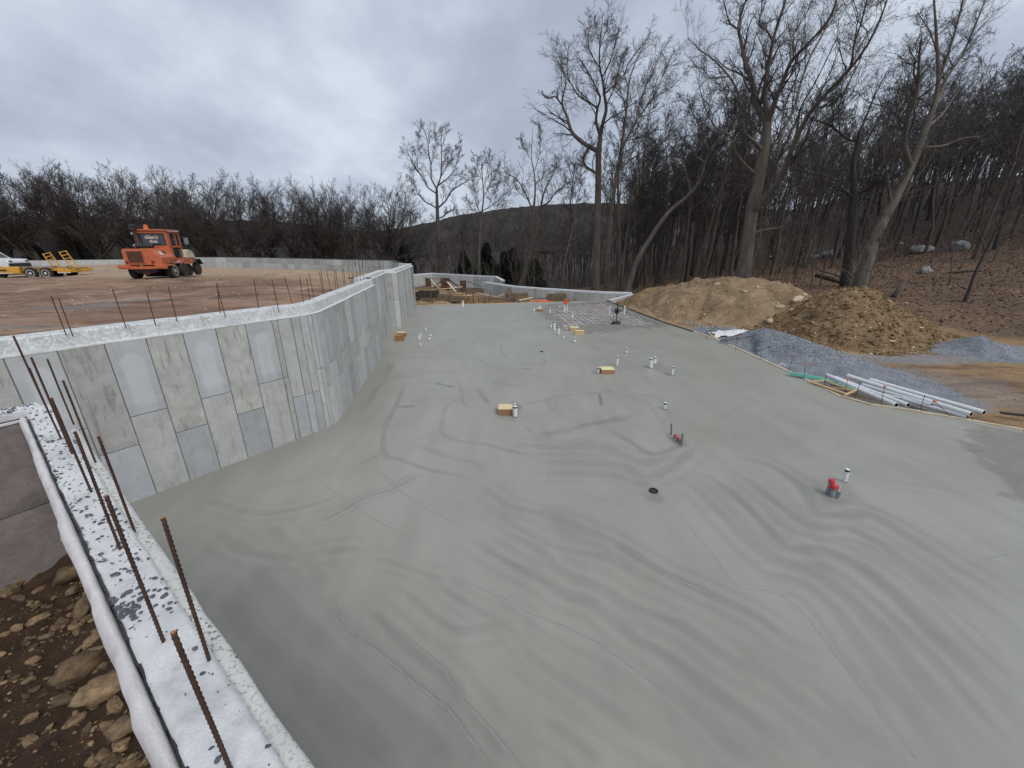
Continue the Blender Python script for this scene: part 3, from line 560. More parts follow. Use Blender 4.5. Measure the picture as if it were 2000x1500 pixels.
# the strip not yet poured: white sheet under a mat of bars
P_ = [(a, b) for a, b in BARE]; cxy = np.mean(P_, axis=0); big = [cxy+(np.array(p)-cxy)*1.06 for p in P_]
big = [(min(p[0], float(Rx(p[1]))-.05), p[1]) for p in big]
xs_ = np.arange(1.5, 12, .16); ys_ = np.arange(24, 39.6, .16)
me, V = grid(xs_, ys_, lambda X, Y: -.115+fbm(X/.4, Y/.4, 71, 3)*.03, 'insulation_sheet', M['sheet'], keep=lambda a, b: inside(a, b, big))
link('insulation_sheet', me, kind='structure')
mat = empty('rebar_mat', (float(cxy[0]), float(cxy[1]), -.09), label='rusty reinforcing mat lying on the white sheet in the unpoured corner of the slab', cat='reinforcing mat')
def clipline(p, d_, poly):
    ts = []
    for i_ in range(len(poly)):
        a = np.array(poly[i_]); b = np.array(poly[(i_+1) % len(poly)]); e_ = b-a; den = d_[0]*e_[1]-d_[1]*e_[0]
        if abs(den) < 1e-9: continue
        t_ = ((a[0]-p[0])*e_[1]-(a[1]-p[1])*e_[0])/den; s_ = ((a[0]-p[0])*d_[1]-(a[1]-p[1])*d_[0])/den
        if 0 <= s_ <= 1: ts.append(t_)
    return (min(ts), max(ts)) if len(ts) > 1 else None
M['matbar'] = simple('pinkish_rusty_bar', (.22, .105, .09), (.12, .06, .05), 10, .8, .3)
for dirv, nrm_, stp in (((-.10, 1.), (1., .10), .45), ((1., .16), (-.16, 1.), .62)):
    for k_ in np.arange(-9, 9, stp):
        q = clipline(cxy+np.array(nrm_)*k_, np.array(dirv), P_)
        if q is None or q[1]-q[0] < .6: continue
        a = cxy+np.array(nrm_)*k_+np.array(dirv)*q[0]-cxy; b = cxy+np.array(nrm_)*k_+np.array(dirv)*q[1]-cxy
        MB().tube([(a[0], a[1], 0), ((a[0]+b[0])/2, (a[1]+b[1])/2, .02), (b[0], b[1], 0)], .011, 5).build('reinforcing_bar', M['matbar'], mat)
# ------------------------------------------------------------------ walls
def offs(pl, o):
    pl = [np.array(p[:2], float) for p in pl]; out_ = []
    for i_, p in enumerate(pl):
        ns = []
        if i_ > 0: d_ = p-pl[i_-1]; d_ /= np.linalg.norm(d_); ns.append(np.array([-d_[1], d_[0]]))
        if i_ < len(pl)-1: d_ = pl[i_+1]-p; d_ /= np.linalg.norm(d_); ns.append(np.array([-d_[1], d_[0]]))
        if len(ns) == 2:
            b_ = ns[0]+ns[1]; b_ /= np.linalg.norm(b_); out_.append(p+b_*o/max(b_@ns[0], .5))
        else: out_.append(p+ns[0]*o)
    return out_
def resample(pl, st):
    pl = [np.array(p[:2], float) for p in pl]; o = [pl[0]]
    for a, b in zip(pl[:-1], pl[1:]):
        n = max(1, int(round(np.linalg.norm(b-a)/st))); o += [a+(b-a)*k/n for k in range(1, n+1)]
    return o
def sweep(pl, sec, m, name, st=None, jit=0, seed=5, closed=True, parent=None, smooth=False, **kw):
    """section of (inward offset, z) carried along a plan line"""
    K = len(sec); base_ = resample(pl, st) if st else [np.array(p[:2]) for p in pl]; n = len(base_); V = np.zeros((n, K, 3))
    for j, (o, z) in enumerate(sec):
        q = offs(pl, o); q = resample_like(pl, q, st) if st else q
        V[:, j, :2] = np.array(q); V[:, j, 2] = z
    if jit:
        s_ = np.arange(n)*(st or 1)
        for j in range(K): V[:, j, 2] += fbm(s_*1.3, s_*0+j*3.1, seed, 4)*jit*(1 if sec[j][1] > 1 else 0)
    Fc = []
    rng_ = K if closed else K-1
    a = np.arange(n-1)[:, None]*K
    for j in range(rng_):
        j2 = (j+1) % K; Fc.append(np.concatenate([a+j, a+K+j, a+K+j2, a+j2], 1))
    Fs = [np.concatenate(Fc)]
    me_ = npmesh(name, V.reshape(-1, 3), Fs, m, smooth)
    import bmesh
    b_ = bmesh.new(); b_.from_mesh(me_); 
    if closed: bmesh.ops.holes_fill(b_, edges=[e_ for e_ in b_.edges if e_.is_boundary])
    bmesh.ops.recalc_face_normals(b_, faces=b_.faces); b_.to_mesh(me_); b_.free()
    return link(name, me_, parent, None, **kw)
def resample_like(pl, q, st):
    pl = [np.array(p[:2], float) for p in pl]; o = [q[0]]
    for i_ in range(len(pl)-1):
        n = max(1, int(round(np.linalg.norm(pl[i_+1]-pl[i_])/st))); o += [q[i_]+(q[i_+1]-q[i_])*k/n for k in range(1, n+1)]
    return o
def panel(a, b, z0, z1, nrm_, mat_, parent, proud=None, th=.03):
    """one cast panel between two plan points"""
    a = np.array(a[:2], float); b = np.array(b[:2], float); wd = np.linalg.norm(b-a); ang = math.atan2(b[1]-a[1], b[0]-a[0])
    pr = (random.uniform(.004, .012) if proud is None else proud); g_ = .017
    me_ = MB().box((0, 0, 0), (wd-g_, th, z1-z0-g_)).mesh('concrete_panel', mat_, bevel=.004 if wd > .3 and random.random() < 2 else 0)
    o = link('concrete_panel', me_, parent); c_ = (a+b)/2+np.array(nrm_)*(pr-th/2); o.location = (c_[0], c_[1], (z0+z1)/2); o.rotation_euler = (0, 0, ang); return o
def panel_run(a, b, parent, z0, z1, j1, j2, wd=.61, start=0, mats=None, out_sign=-1, grey=False):
    a = np.array(a[:2], float); b = np.array(b[:2], float); Ln = np.linalg.norm(b-a); d_ = (b-a)/Ln; nr = np.array([-d_[1], d_[0]])*out_sign
    n = max(1, int(round(Ln/wd))); k_ = start
    for i_ in range(n):
        p = a+d_*Ln*i_/n; q = a+d_*Ln*(i_+1)/n; odd = (k_ % 2 == 0)
        j = j1 if odd else j2
        if grey and random.random() < .5: um = random.choice([M['panel_c'], M['panel_a']]); lm = M['panel_c']
        else: um = M['panel_a'] if odd else M['panel_b']; lm = M['panel_c'] if odd else M['panel_d']
        panel(p, q, j, z1, nr, um, parent); panel(p, q, z0, j, nr, lm, parent); k_ += 1
    return k_
M['panel_d'] = panel_mat('panel_plain_blue', (.42, .435, .45), (.33, .345, .36), False, .25)
ZT = 3.40
A0 = np.array((-11.47, 2.34)); A1 = np.array((-6.13, 9.95)); 
WALL = [A0, A1, (-5.85, 10.34), (-5.60, 10.70), (-5.50, 11.00), (-5.48, 11.3), (-6.53, 19.19)]
wall = empty('retaining_wall', (-7.5, 7.8, 0), label='long bent concrete wall of grey and olive panels with a trowelled top and a row of rusty bars', cat='retaining wall')
def rel(o): return o
# everything on the wall is stored in wall space
woff = Vector((-7.5, 7.8, 0))
def shift(ob): ob.location = Vector(ob.location)-woff; return ob
def wsweep(*a, **k): return shift(sweep(*a, parent=wall, **k))
wsweep(WALL, [(0, -.4), (0, ZT), (.44, ZT), (.44, -.4)], M['core'], 'wall_core')
wsweep(WALL, [(-.014, ZT-.004), (-.016, ZT+.028), (.02, ZT+.03), (.10, ZT+.022), (.10, ZT-.004)], M['lip'], 'top_lip', st=.3, jit=.010, seed=71)
wsweep(WALL, [(.085, ZT+.02), (.10, ZT+.15), (.12, ZT+.265), (.15, ZT+.29), (.42, ZT+.30), (.44, ZT+.28), (.445, ZT-.1)], M['coping'], 'wall_top', st=.12, jit=.014, seed=72)
NW = []
n0 = len(bpy.data.objects)
def wp(*a, **k):
    before = set(bpy.data.objects); r_ = panel_run(*a, parent=wall, **k)
    for o in set(bpy.data.objects)-before: shift(o)
    return r_
random.seed(3)
k0 = wp(A0, A1, z0=-.02, z1=ZT-.004, j1=1.84, j2=1.22, start=0)
before = set(bpy.data.objects)
def strip(a, b, zs, mats_):
    a = np.array(a, float); b = np.array(b, float); d_ = (b-a)/np.linalg.norm(b-a); nr = np.array([d_[1], -d_[0]])
    for (z0_, z1_), mm in zip(zip(zs[:-1], zs[1:]), mats_): panel(a, b, z0_, z1_, nr, mm, wall)
pts_ = [WALL[1], np.array(WALL[1])*.72+np.array(WALL[2])*.28, WALL[2]]
strip(pts_[0], pts_[1], [-.02, 1.84, ZT-.004], [M['panel_b'], M['panel_b']]); strip(pts_[1], pts_[2], [-.02, 1.22, ZT-.004], [M['panel_d'], M['panel_c']])
q_ = np.array(WALL[2]); r_ = np.array(WALL[3]); strip(q_, (q_+r_)/2, [-.02, 1.22, ZT-.004], [M['panel_d'], M['panel_c']]); strip((q_+r_)/2, r_, [-.02, 1.22, ZT-.004], [M['panel_d'], M['panel_c']])
q_ = np.array(WALL[3]); r_ = np.array(WALL[4])
strip(q_, (q_+r_)/2, [-.02, 1.84, ZT-.004], [M['panel_c'], M['panel_c']]); strip((q_+r_)/2, r_, [-.02, 1.84, ZT-.004], [M['panel_c'], M['panel_d']])
strip(WALL[4], WALL[5], [-.02, 1.22, ZT-.004], [M['panel_c'], M['panel_c']])
for o in set(bpy.data.objects)-before: shift(o)
random.seed(11)
wp(WALL[5], WALL[6], z0=-.02, z1=ZT-.004, j1=1.84, j2=1.22, start=0, wd=.60, grey=True)
# the set-back part beyond the jog, with the buttress and the end run
ZT2 = 3.52
W2 = [(-7.02, 19.05), (-8.0, 25.78), (-7.44, 26.22), (-8.47, 34.9), (-9.2, 35.3)]
W2c = [(-7.02, 18.95), (-8.0, 25.78), (-7.44, 26.22), (-8.47, 34.95), (-9.6, 35.5)]
wsweep(W2c, [(0, -.4), (0, ZT2), (.44, ZT2), (.44, -.4)], M['core'], 'wall_core')
wsweep([(-6.53, 19.19), (-7.1, 19.26)], [(0, -.4), (0, ZT), (.30, ZT), (.30, -.4)], M['core'], 'wall_core')
wsweep(W2c, [(-.02, ZT2+.003), (-.02, ZT2+.04), (.07, ZT2+.045), (.07, ZT2+.003)], M['lip'], 'top_lip', st=.4, jit=.012, seed=73)
wsweep(W2c, [(.08, ZT2+.02), (.09, ZT2+.18), (.12, ZT2+.21), (.42, ZT2+.22), (.45, ZT2+.19), (.45, ZT2-.1)], M['coping'], 'wall_top', st=.2, jit=.018, seed=74)
random.seed(12)
wp(W2[0], W2[1], z0=-.02, z1=ZT2, j1=1.84, j2=1.22, wd=.60, grey=True)
wp(W2[1], W2[2], z0=-.02, z1=ZT2, j1=1.84, j2=1.84, wd=.36, grey=True, start=1)
wp(W2[2], W2[3], z0=-.02, z1=ZT2, j1=1.84, j2=1.22, wd=.60, grey=True)
wp(W2[3], W2[4], z0=-.02, z1=ZT2, j1=1.84, j2=1.22, wd=.60, grey=True)
# construction joints across the trowelled top
TOPC = offs(WALL, .25)
for f_ in (.30, .47, .60):
    a = np.array(A0)+(np.array(A1)-A0)*f_*1.55; 
for p in [(238, 645), (372, 625), (500, 608), (597, 592), (622, 583), (640, 574), (660, 566)]:
    c_ = G(p[0], p[1], 3.51); i_ = np.argmin([np.linalg.norm(np.array(q)-c_[:2]) for q in resample(TOPC, .05)]); rs = resample(TOPC, .05); c2 = rs[i_]; t_ = rs[min(i_+1, len(rs)-1)]-rs[max(i_-1, 0)]; ang = math.atan2(t_[1], t_[0])
    shift(MB().box((c2[0], c2[1], ZT+.199), (.014, .362, .203), rz=ang).build('joint_filler', M['fgledge'], wall))
# rusty bars standing in the wall top
def bar(b, t_, z, r_=.0085, parent=wall, off=woff, n=6, maxh=1.1):
    B = G(*b, z); d_ = ray(*t_); T = CO+d_*(B[1]/d_[1]); T[1] = B[1]
    lean = np.array([T[0]-B[0], random.uniform(-.03, .03), 0]); h = min(T[2]-B[2], maxh)
    o = MB().tube([(0, 0, -.05), (lean[0]*.5, lean[1]*.5, h*.5), (lean[0], lean[1], h)], r_, n).build('rebar', M['rust'], parent); o.location = Vector(B)-off; return o
for b, t_ in [((127.8, 650), (99.8, 578)), ((140.7, 652), (113.8, 583)), ((245, 636), (221, 564)), ((302.8, 631.8), (286, 570.6)), ((344.8, 623.8), (328, 560)), ((429.8, 612.6), (423.5, 552)), ((440, 616.8), (424.5, 557)), ((505, 602.8), (496, 545)),
              ((544, 606), (532, 545)), ((571, 594), (555.8, 540.5)), ((592.6, 590.5), (584.5, 540.8)), ((604.8, 587), (598.5, 539.8)), ((613.6, 581.8), (603.8, 532.8)), ((631, 575), (624, 531)), ((633.5, 574.5), (626.5, 529)), ((646.5, 569), (637, 527.5)),
              ((655.6, 564), (652.8, 525.8)), ((659.8, 562), (656, 527.5)), ((672, 557), (666.8, 520.5)), ((674.6, 558.6), (670.6, 524.6)), ((684.6, 555), (680, 519.3)), ((692, 552.6), (690, 518.6))]: bar(b, t_, ZT+.29)
for k_ in range(26):
    y_ = 16.5+k_*.72+random.uniform(-.2, .2); line = offs([WALL[5], WALL[6]] if y_ < 19.2 else [(-7.02, 19.05), (-8.0, 25.8)] if y_ < 25.8 else [(-7.44, 26.2), (-8.47, 34.9)], random.choice((.14, .33)))
    a, b = line; f_ = np.clip((y_-a[1])/(b[1]-a[1]), 0, 1); p = a+(b-a)*f_; h = .82+random.uniform(-.08, .08); zb = (ZT+.28 if y_ < 19.2 else ZT2+.2)
    o = MB().tube([(0, 0, -.05), (random.uniform(-.02, .02), 0, h*.5), (random.uniform(-.05, .05), random.uniform(-.03, .03), h)], .0085, 5).build('rebar', M['rust'], wall); o.location = Vector((p[0], p[1], zb))-woff
# ------------------------------------------------------------------ the far curving wall round the fill
FC = [(-9.6, 35.6)]+[tuple(G(*p, 3.62)[:2]) for p in [(762, 509), (700, 507.5), (650, 506.8), (600, 505.2), (560, 504.6), (500, 503.2), (440, 502.6), (400, 502.6), (330, 503.5)]]
FC2 = [tuple(G(*p, 3.5)[:2]) for p in [(300, 505), (230, 506.6), (150, 507.4), (76, 508.4)]]; FC3 = [tuple(G(*p, 3.45)[:2]) for p in [(76, 509), (0, 510), (-250, 514)]]
ftop = 3.62
far = empty('curved_wall', FC[5]+(0,), label='low curved concrete wall of pale panels closing the far side of the brown fill', cat='retaining wall'); foff = Vector(FC[5]+(0,))
def fshift(ob): ob.location = Vector(ob.location)-foff; return ob
FCr = [np.array(p) for p in FC]
fshift(sweep(FCr, [(0, .2), (0, ftop), (-.35, ftop), (-.35, .2)], M['core'], 'wall_core', parent=far))
fshift(sweep(FCr, [(0.02, ftop+.002), (0.02, ftop+.05), (-.38, ftop+.05), (-.38, ftop+.002)], M['black'], 'black_capping', parent=far))
before = set(bpy.data.objects); random.seed(21)
for a, b in zip(FCr[:-1], FCr[1:]):
    Ln = np.linalg.norm(b-a); n = max(1, int(round(Ln/1.22))); d_ = (b-a)/Ln; nr = np.array([-d_[1], d_[0]])
    for i_ in range(n):
        p = a+d_*Ln*i_/n; q = a+d_*Ln*(i_+1)/n
        panel(p, q, 2.95, ftop, nr, random.choice([M['panel_c'], M['panel_c'], M['panel_b'], M['panel_d']]), far); panel(p, q, .9, 2.95, nr, random.choice([M['panel_c'], M['panel_c'], M['panel_b']]), far)
for o in set(bpy.data.objects)-before: fshift(o)
for nm, pl, lab in (('site_wall', FC2, 'low plain concrete wall behind the trailer ramps, running to the sweeper'), ('site_wall', FC3, 'low plain concrete wall behind the white pickup at the left edge')):
    c0 = Vector((pl[0][0], pl[0][1], 0)); r0 = empty(nm, c0, label=lab, cat='wall', group='low walls on the far side of the fill')
    o = sweep([np.array(p) for p in pl], [(0, .2), (0, 3.48), (-.3, 3.48), (-.3, .2)], M['panel_c'], 'wall_core', parent=r0); o.location = -c0
    o = sweep([np.array(p) for p in pl], [(0.01, 3.482), (0.01, 3.53), (-.32, 3.53), (-.32, 3.482)], M['black'], 'black_capping', parent=r0); o.location = -c0
# ------------------------------------------------------------------ the brown fill behind the walls
pp = []
for x_, y_, z_ in [(-9.3, 7, 3.64), (-13, 2, 3.64), (-7.2, 11, 3.63), (-6.7, 15, 3.55), (-7.4, 18, 3.4), (-8.4, 22, 2.8), (-8.9, 26, 2.2), (-9.3, 32, 1.4), (-20, 24, 3.45), (-22, 27, 3.43), (-17, 17, 3.45), (-12, 14, 3.55), (-11, 22, 3.45), (-30, 20, 3.4), (-40, 10, 3.3), (-60, 20, 3.0), (-90, 40, 2.6), (-100, 0, 3)]: pp.append((x_, y_, z_))
for q in [(60, 541, 29.6), (110, 539, 30), (140, 537, 30.6), (10, 541, 29), (-60, 541, 30), (10, 533, 34), (200, 520, 44), (130, 519, 46), (0, 524, 44), (420, 527, 44), (480, 526, 45), (560, 527, 40), (620, 531, 31), (450, 526, 60), (500, 526, 57), (560, 526, 55), (620, 527, 51), (350, 523, 62), (250, 519, 56), (400, 525, 64), (400, 534, 28), (450, 534, 27), (500, 533, 27), (500, 531, 34), (430, 531, 35), (350, 531, 38), (500, 529, 40), (580, 531, 36), (300, 527, 42), (400, 529, 42), (560, 528, 31), (330, 528, 34), (250, 524, 36), (250, 521, 42), (600, 529, 27), (650, 540, 24), (600, 528, 36), (640, 536, 27), (690, 545, 34), (-200, 545, 40), (300, 515, 50)]:
    p = AT(*q[:2], q[2]); pp.append(tuple(p))
PZ = RBF(pp, .5)
def pz(x, y):
    r_ = PZ(x, y)+fbm(np.asarray(x)/3, np.asarray(y)/3, 81)*.09+fbm(np.asarray(x)/.8, np.asarray(y)/1.2, 82)*.05-.16*np.abs(fbm((np.asarray(x)*.5+np.asarray(y))/.8, (np.asarray(x)-np.asarray(y)*.5)/6, 86, 3))
    d_, _, _ = segdist(np.asarray(x, float), np.asarray(y, float), WALL); k_ = sstep(.3, 1.2, d_); return r_*k_+(1-k_)*np.minimum(r_, 3.63)
PP = [tuple(p) for p in offs(WALL, .25)]+[tuple(p) for p in offs(W2c, .25)]+[tuple(p) for p in offs(FCr, -.15)]+[FC2[0]]+FC2[1:]+FC3[1:]+[(-110, 30), (-110, -6), (-20, -6)]
me, V = grid(axis((-110, -46, 1.2), (-46, -26, .4), (-26, -5, .2)), axis((-6, 3, .5), (3, 30, .2), (30, 64, .4)), pz, 'fill_ground', M['plateau'], keep=lambda a, b: inside(a, b, PP))
x, y = V[:, 0], V[:, 1]; gr = np.zeros_like(x)
for px_, py_, rx, ry, w_ in [(150, 607, 1.6, .5, .9), (330, 584, 1.3, .55, .95), (60, 655, 1.2, .35, .8), (250, 590, 1.5, .3, .5), (90, 548, 6, 1.1, .8), (20, 640, .8, .3, .6)]:
    c_ = G(px_, py_, 3.45 if py_ > 560 else 2.4); q = ((x-c_[0])/rx)**2+((y-c_[1])/ry)**2; gr = np.maximum(gr, w_*sstep(1.4, .5, q+fbm(x/.5, y/.5, 83)*.8))
fattr(me, 'gravel', gr); fattr(me, 'sand', sstep(17, 26, y+fbm(x/4, y/4, 85)*5+.15*(x+10))); link('fill_ground', me, kind='structure')
# ------------------------------------------------------------------ foreground wall (s along, n across)
ES = np.array([-.804, .594]); EN = np.array([.594, .804])
def SN(s, n, z=0.): q = ES*s+EN*n; return (q[0], q[1], z)
def sn(p): p = np.array(p[:2]); return p@ES, p@EN
FT = 3.50
fw = empty('foreground_wall', SN(2.5, .1, 0), label='concrete wall in the left foreground with frosty top, stone chips and rusty bars, felt along its side', cat='wall'); fo = Vector(SN(2.5, .1, 0))
def fws(ob): ob.location = Vector(ob.location)-fo; return ob
def snsurf(s0, s1, n0, n1, ds, dn, zf, name, m_, edge=None, skirt=.25):
    S = np.arange(s0, s1+ds/2, ds); Nn = np.arange(n0, n1+dn/2, dn); SS, NN = np.meshgrid(S, Nn); ZZ = zf(SS, NN); 
    if edge is not None: NN = edge(SS, NN)
    # skirts all round so that it is a solid slab edge
    X = SS*ES[0]+NN*EN[0]; Y = SS*ES[1]+NN*EN[1]; n_ = len(S); mm = len(Nn)
    Vt = np.stack([X, Y, ZZ], 2).reshape(-1, 3); i = np.arange(n_-1)[None]+np.arange(mm-1)[:, None]*n_; Q = [np.stack([i, i+1, i+1+n_, i+n_], 2).reshape(-1, 4)]
    bd = np.concatenate([np.arange(n_), (np.arange(1, mm))*n_+n_-1, (mm-1)*n_+np.arange(n_-2, -1, -1), np.arange(mm-2, 0, -1)*n_]); low = Vt[bd].copy(); low[:, 2] -= skirt; b0 = len(Vt); k = len(bd); j = np.arange(k); j2 = (j+1) % k
    Q.append(np.stack([bd[j], b0+j, b0+j2, bd[j2]], 1)); return fws(link(name, npmesh(name, np.concatenate([Vt, low]), [np.concatenate(Q)], m_, True), fw))
snsurf(-1.5, 6.66, 0, .205, .02, .0205, lambda s, n: FT+fbm(s/.5, n/.5, 91, 4)*.012+fbm(s/.11, n/.05, 92, 4)*.012-.012*sstep(.012, 0, n), 'wall_top', M['fgtop'], edge=lambda s, n: n+np.where(n > .19, fbm(s/.25, n*0, 93, 4)*.008+.0*s, 0)-np.where((n > .19) & (s > 5.55), .0, 0))
snsurf(-1.5, 5.6, .197, .268, .03, .0118, lambda s, n: FT-.022+fbm(s/.5, n/.3, 94, 4)*.008-.35*np.maximum(0, n-.245)+.0, 'side_ledge', M['fgledge'], edge=lambda s, n: n+np.where(n > .255, fbm(s/.35, n*0, 95, 4)*.007, 0))
MBw = MB(); MBw.prism([SN(-1.5, .02)[:2], SN(-1.5, .255)[:2], SN(5.55, .255)[:2], SN(5.55, .19)[:2], SN(6.6, .19)[:2], SN(6.6, .02)[:2]], 'z', -.3, FT-.05); fws(MBw.build('wall_core', M['fgledge'], fw))
# the membrane line and the felt
S = np.arange(-1.5, 6.4, .03); sec = [(-.006, 3.38), (-.012, 3.478), (-.026, 3.497), (-.044, 3.492), (-.060, 3.462), (-.068, 3.40), (-.07, 3.2), (-.07, 1.2)]
Vf = np.zeros((len(S), len(sec), 3))
for j, (n_, z_) in enumerate(sec):
    bul = fbm(S*2.2, S*0+j*.25, 96, 4)*.016*(j/4 if j < 4 else 1.2)+fbm(S*8, S*0+j*.9, 97, 4)*.011
    seam = sum(np.exp(-((S-c_)/.035)**2) for c_ in (1.35, 2.2, 3.35, 4.3, 5.0, 5.75)); nn = n_-np.maximum(bul, -.01)*(1 if j > 1 else .2)+seam*(.012 if j > 2 else 0)
    zz = z_+fbm(S*1.7, S*0+3, 98, 3)*.012*(1 if j else 0)-seam*.010*(1 if j > 1 else 0); Vf[:, j, 0] = S*ES[0]+nn*EN[0]; Vf[:, j, 1] = S*ES[1]+nn*EN[1]; Vf[:, j, 2] = zz
a = np.arange(len(S)-1)[:, None]*len(sec); k_ = len(sec)
fws(link('felt_strip', npmesh('felt_strip', Vf.reshape(-1, 3), [np.concatenate([np.concatenate([a+j, a+k_+j, a+k_+j+1, a+j+1], 1) for j in range(k_-1)])], M['fleece'], True), fw))
mem = MB(); 
for s0 in np.arange(-1.5, 6.3, .10): mem.beam(SN(s0, -.001+random.uniform(-.002, .004), 3.470+random.uniform(-.006, .008)), SN(s0+.104, -.001+random.uniform(-.002, .004), 3.470+random.uniform(-.006, .008)), .010, .05)
fws(mem.build('membrane_edge', M['black'], fw))
# rebars in it
def rebar_mesh(h, r_, lean, seed):
    mb = MB(); n = 14; pts = [(lean[0]*k/n+math.sin(k*.5+seed)*.001, lean[1]*k/n, -.06+(h+.06)*k/n) for k in range(n+1)]; mb.tube(pts, r_, 10)
    me_ = mb.mesh('rebar', M['rust'], True)
    rb = MB(); st = .0115; K = int(h/st)
    for k in range(K):
        f_ = (k+.5)/K; z_ = h*f_; c_ = (lean[0]*(z_+.06)/(h+.06)+0, lean[1]*(z_+.06)/(h+.06), z_)
        th = np.linspace(.25, math.pi-.25, 5)+(0 if k % 2 else math.pi); V_ = []
        for t1 in th:
            for dz in (-.0022, .0022): V_.append((c_[0]+math.cos(t1)*(r_*1.22)*(1), c_[1]+math.sin(t1)*r_*1.22, z_+dz+(t1-(0 if k % 2 else math.pi)-1.57)*.003))
        Fs = [(2*i_, 2*i_+1, 2*i_+3, 2*i_+2) for i_ in range(4)]
        V2 = [(c_[0]+math.cos(t1)*r_*.9, c_[1]+math.sin(t1)*r_*.9, z_+dz*2) for t1 in th for dz in (-.0022, .0022)]; m0 = len(V_)
        rb.add(V_+V2, Fs+[(2*i_, 2*i_+2, m0+2*i_+2, m0+2*i_) for i_ in range(4)]+[(2*i_+1, m0+2*i_+1, m0+2*i_+3, 2*i_+3) for i_ in range(4)])
    return me_, rb.mesh('rib', M['rust'])
for b, t_ in [((89, 792), (57.6, 719)), ((120, 858), (26, 656)), ((141.6, 887), (61, 698)), ((140, 819), (92, 701)), ((185, 899), (123, 743)), ((179, 962), (100, 777)), ((234, 1072), (146, 843)), ((261, 1033), (192, 852)), ((320, 1255), (207, 968)), ((408, 1290), (318, 1011)), ((452, 1506), (338, 1235))]:
    B = G(*b, FT); d_ = ray(*t_); T = CO+d_*(B[1]/d_[1]); h = T[2]-B[2]; lean = (T[0]-B[0], 0)
    m1, m2 = rebar_mesh(h, .0068, lean, b[0]); o = link('rebar', m1, fw); o.location = Vector(B)-fo; r1 = link('ribs', m2, o, kind='stuff')
    tp = MB().lathe((lean[0], lean[1], h), [(.0069, -.001), (.0066, .0015), (.004, .003)], n=10).build('cut_end', M['rusttip'], o)
# stone chips: those that can be picked apart, then the small ones
chipm = []
for k in range(6):
    V_, F_ = ico_rock(200+k, 1, .38, .5); mm = npmesh('stone_chip', V_, [F_], M['chip']); chipm.append(mm)
rc = np.random.default_rng(5)
def chip(s, n, sz, z=None):
    o = link('stone_chip', chipm[rc.integers(6)], fw); o.location = Vector(SN(s, n, (FT if n < .2 else FT-.03)+sz*.14))-fo; o.rotation_euler = (rc.normal(0, .2), rc.normal(0, .2), rc.uniform(0, 6.3)); q = rc.uniform(.75, 1.2); o.scale = (sz*1.15, sz*q*.8, sz*.8)
for p, sz, kk in [((250, 1182), .034, 30), ((300, 1160), .03, 9), ((210, 1078), .030, 9), ((150, 985), .026, 7), ((256, 1215), .026, 8), ((270, 1120), .022, 8), ((135, 905), .028, 7), ((185, 905), .035, 5)]:
    s0, n0 = sn(G(*p, FT))
    for i_ in range(kk): s_ = s0+rc.normal(0, .055 if kk > 20 else .09); n_ = np.clip(n0+rc.normal(0, .035), .012, .19); chip(s_, n_, sz*rc.uniform(.55, 1.25))
for p, sz in [((476, 1448), .022), ((413, 1462), .026), ((362, 1356), .013), ((310, 1340), .012), ((318, 1323), .012), ((458, 1275), .024), ((405, 1240), .018), ((293, 1302), .012), ((322, 1165), .05), ((332, 1190), .035), ((318, 1112), .035), ((222, 1123), .045), ((357, 1168), .02), ((345, 1232), .02)]:
    s0, n0 = sn(G(*p, FT)); chip(s0, n0, sz*.9)
nn = 800; ss = rc.uniform(.6, 6.6, nn); ss = ss[(rc.uniform(size=nn) < .25+.75*sstep(1.7, 3.0, ss))]; ns = rc.uniform(.008, .2, len(ss)); sz = rc.exponential(.010, len(ss))+.004; sz = np.minimum(sz, .03)
P3 = np.stack([ss*ES[0]+ns*EN[0], ss*ES[1]+ns*EN[1], np.full(len(ss), FT+.002)+sz*.1], 1)-np.array(fo)
link('small_chips', scatter_mesh('small_chips', P3, sz, M['chip'], [ico_rock(210+k, 1, .4, .5) for k in range(4)], 3), fw, kind='stuff')
# cross wall with upright felt-faced boards, running off to the left
bd0 = np.array([-5.10, 3.93]); bdir = np.array([-.51, -.86]); bn = np.array([.86, -.51])
xw = empty('cross_wall', (bd0[0], bd0[1], 0), label='short cross wall at the left edge faced with grey felt boards and topped with gravel', cat='wall'); xo = Vector((bd0[0], bd0[1], 0))
def XW(a, n, z): q = bd0+bdir*a+bn*n; return (q[0]-xo[0], q[1]-xo[1], z)
def felt_board(a0, a1, z0, z1, seed):
    nu, nv = 24, 16; U_, V_ = np.meshgrid(np.linspace(0, 1, nu), np.linspace(0, 1, nv)); A__ = a0+(a1-a0)*U_; Z_ = z0+(z1-z0)*V_; edge = np.minimum(np.minimum(U_, 1-U_)*6, np.minimum(V_, 1-V_)*5).clip(0, 1); n_ = fbm(A__*3, Z_*3, seed, 4)*.02-.02*(1-edge)**2
    q = bd0[None, None]+bdir*A__[..., None]+bn*n_[..., None]; P = np.concatenate([q-np.array([xo[0], xo[1]]), Z_[..., None]], 2).reshape(-1, 3); i = np.arange(nu-1)[None]+np.arange(nv-1)[:, None]*nu
    link('felt_board', npmesh('felt_board', P, [np.stack([i, i+1, i+1+nu, i+nu], 2).reshape(-1, 4)], M['felt'], True), xw)
felt_board(0, 1.2, 2.46, 3.45, 5); felt_board(0, 1.25, 1.2, 2.455, 6); felt_board(1.21, 3.0, 2.46, 3.45, 7)
b_ = MB(); b_.beam(XW(0, -.02, 3.445), XW(3, -.02, 3.445), .035, .02); b_.build('felt_edge', M['fleece'], xw)
b_ = MB(); b_.beam(XW(.03, -.11, 1.7), XW(3, -.11, 1.7), .15, 3.46); b_.build('dark_gap', M['black'], xw)
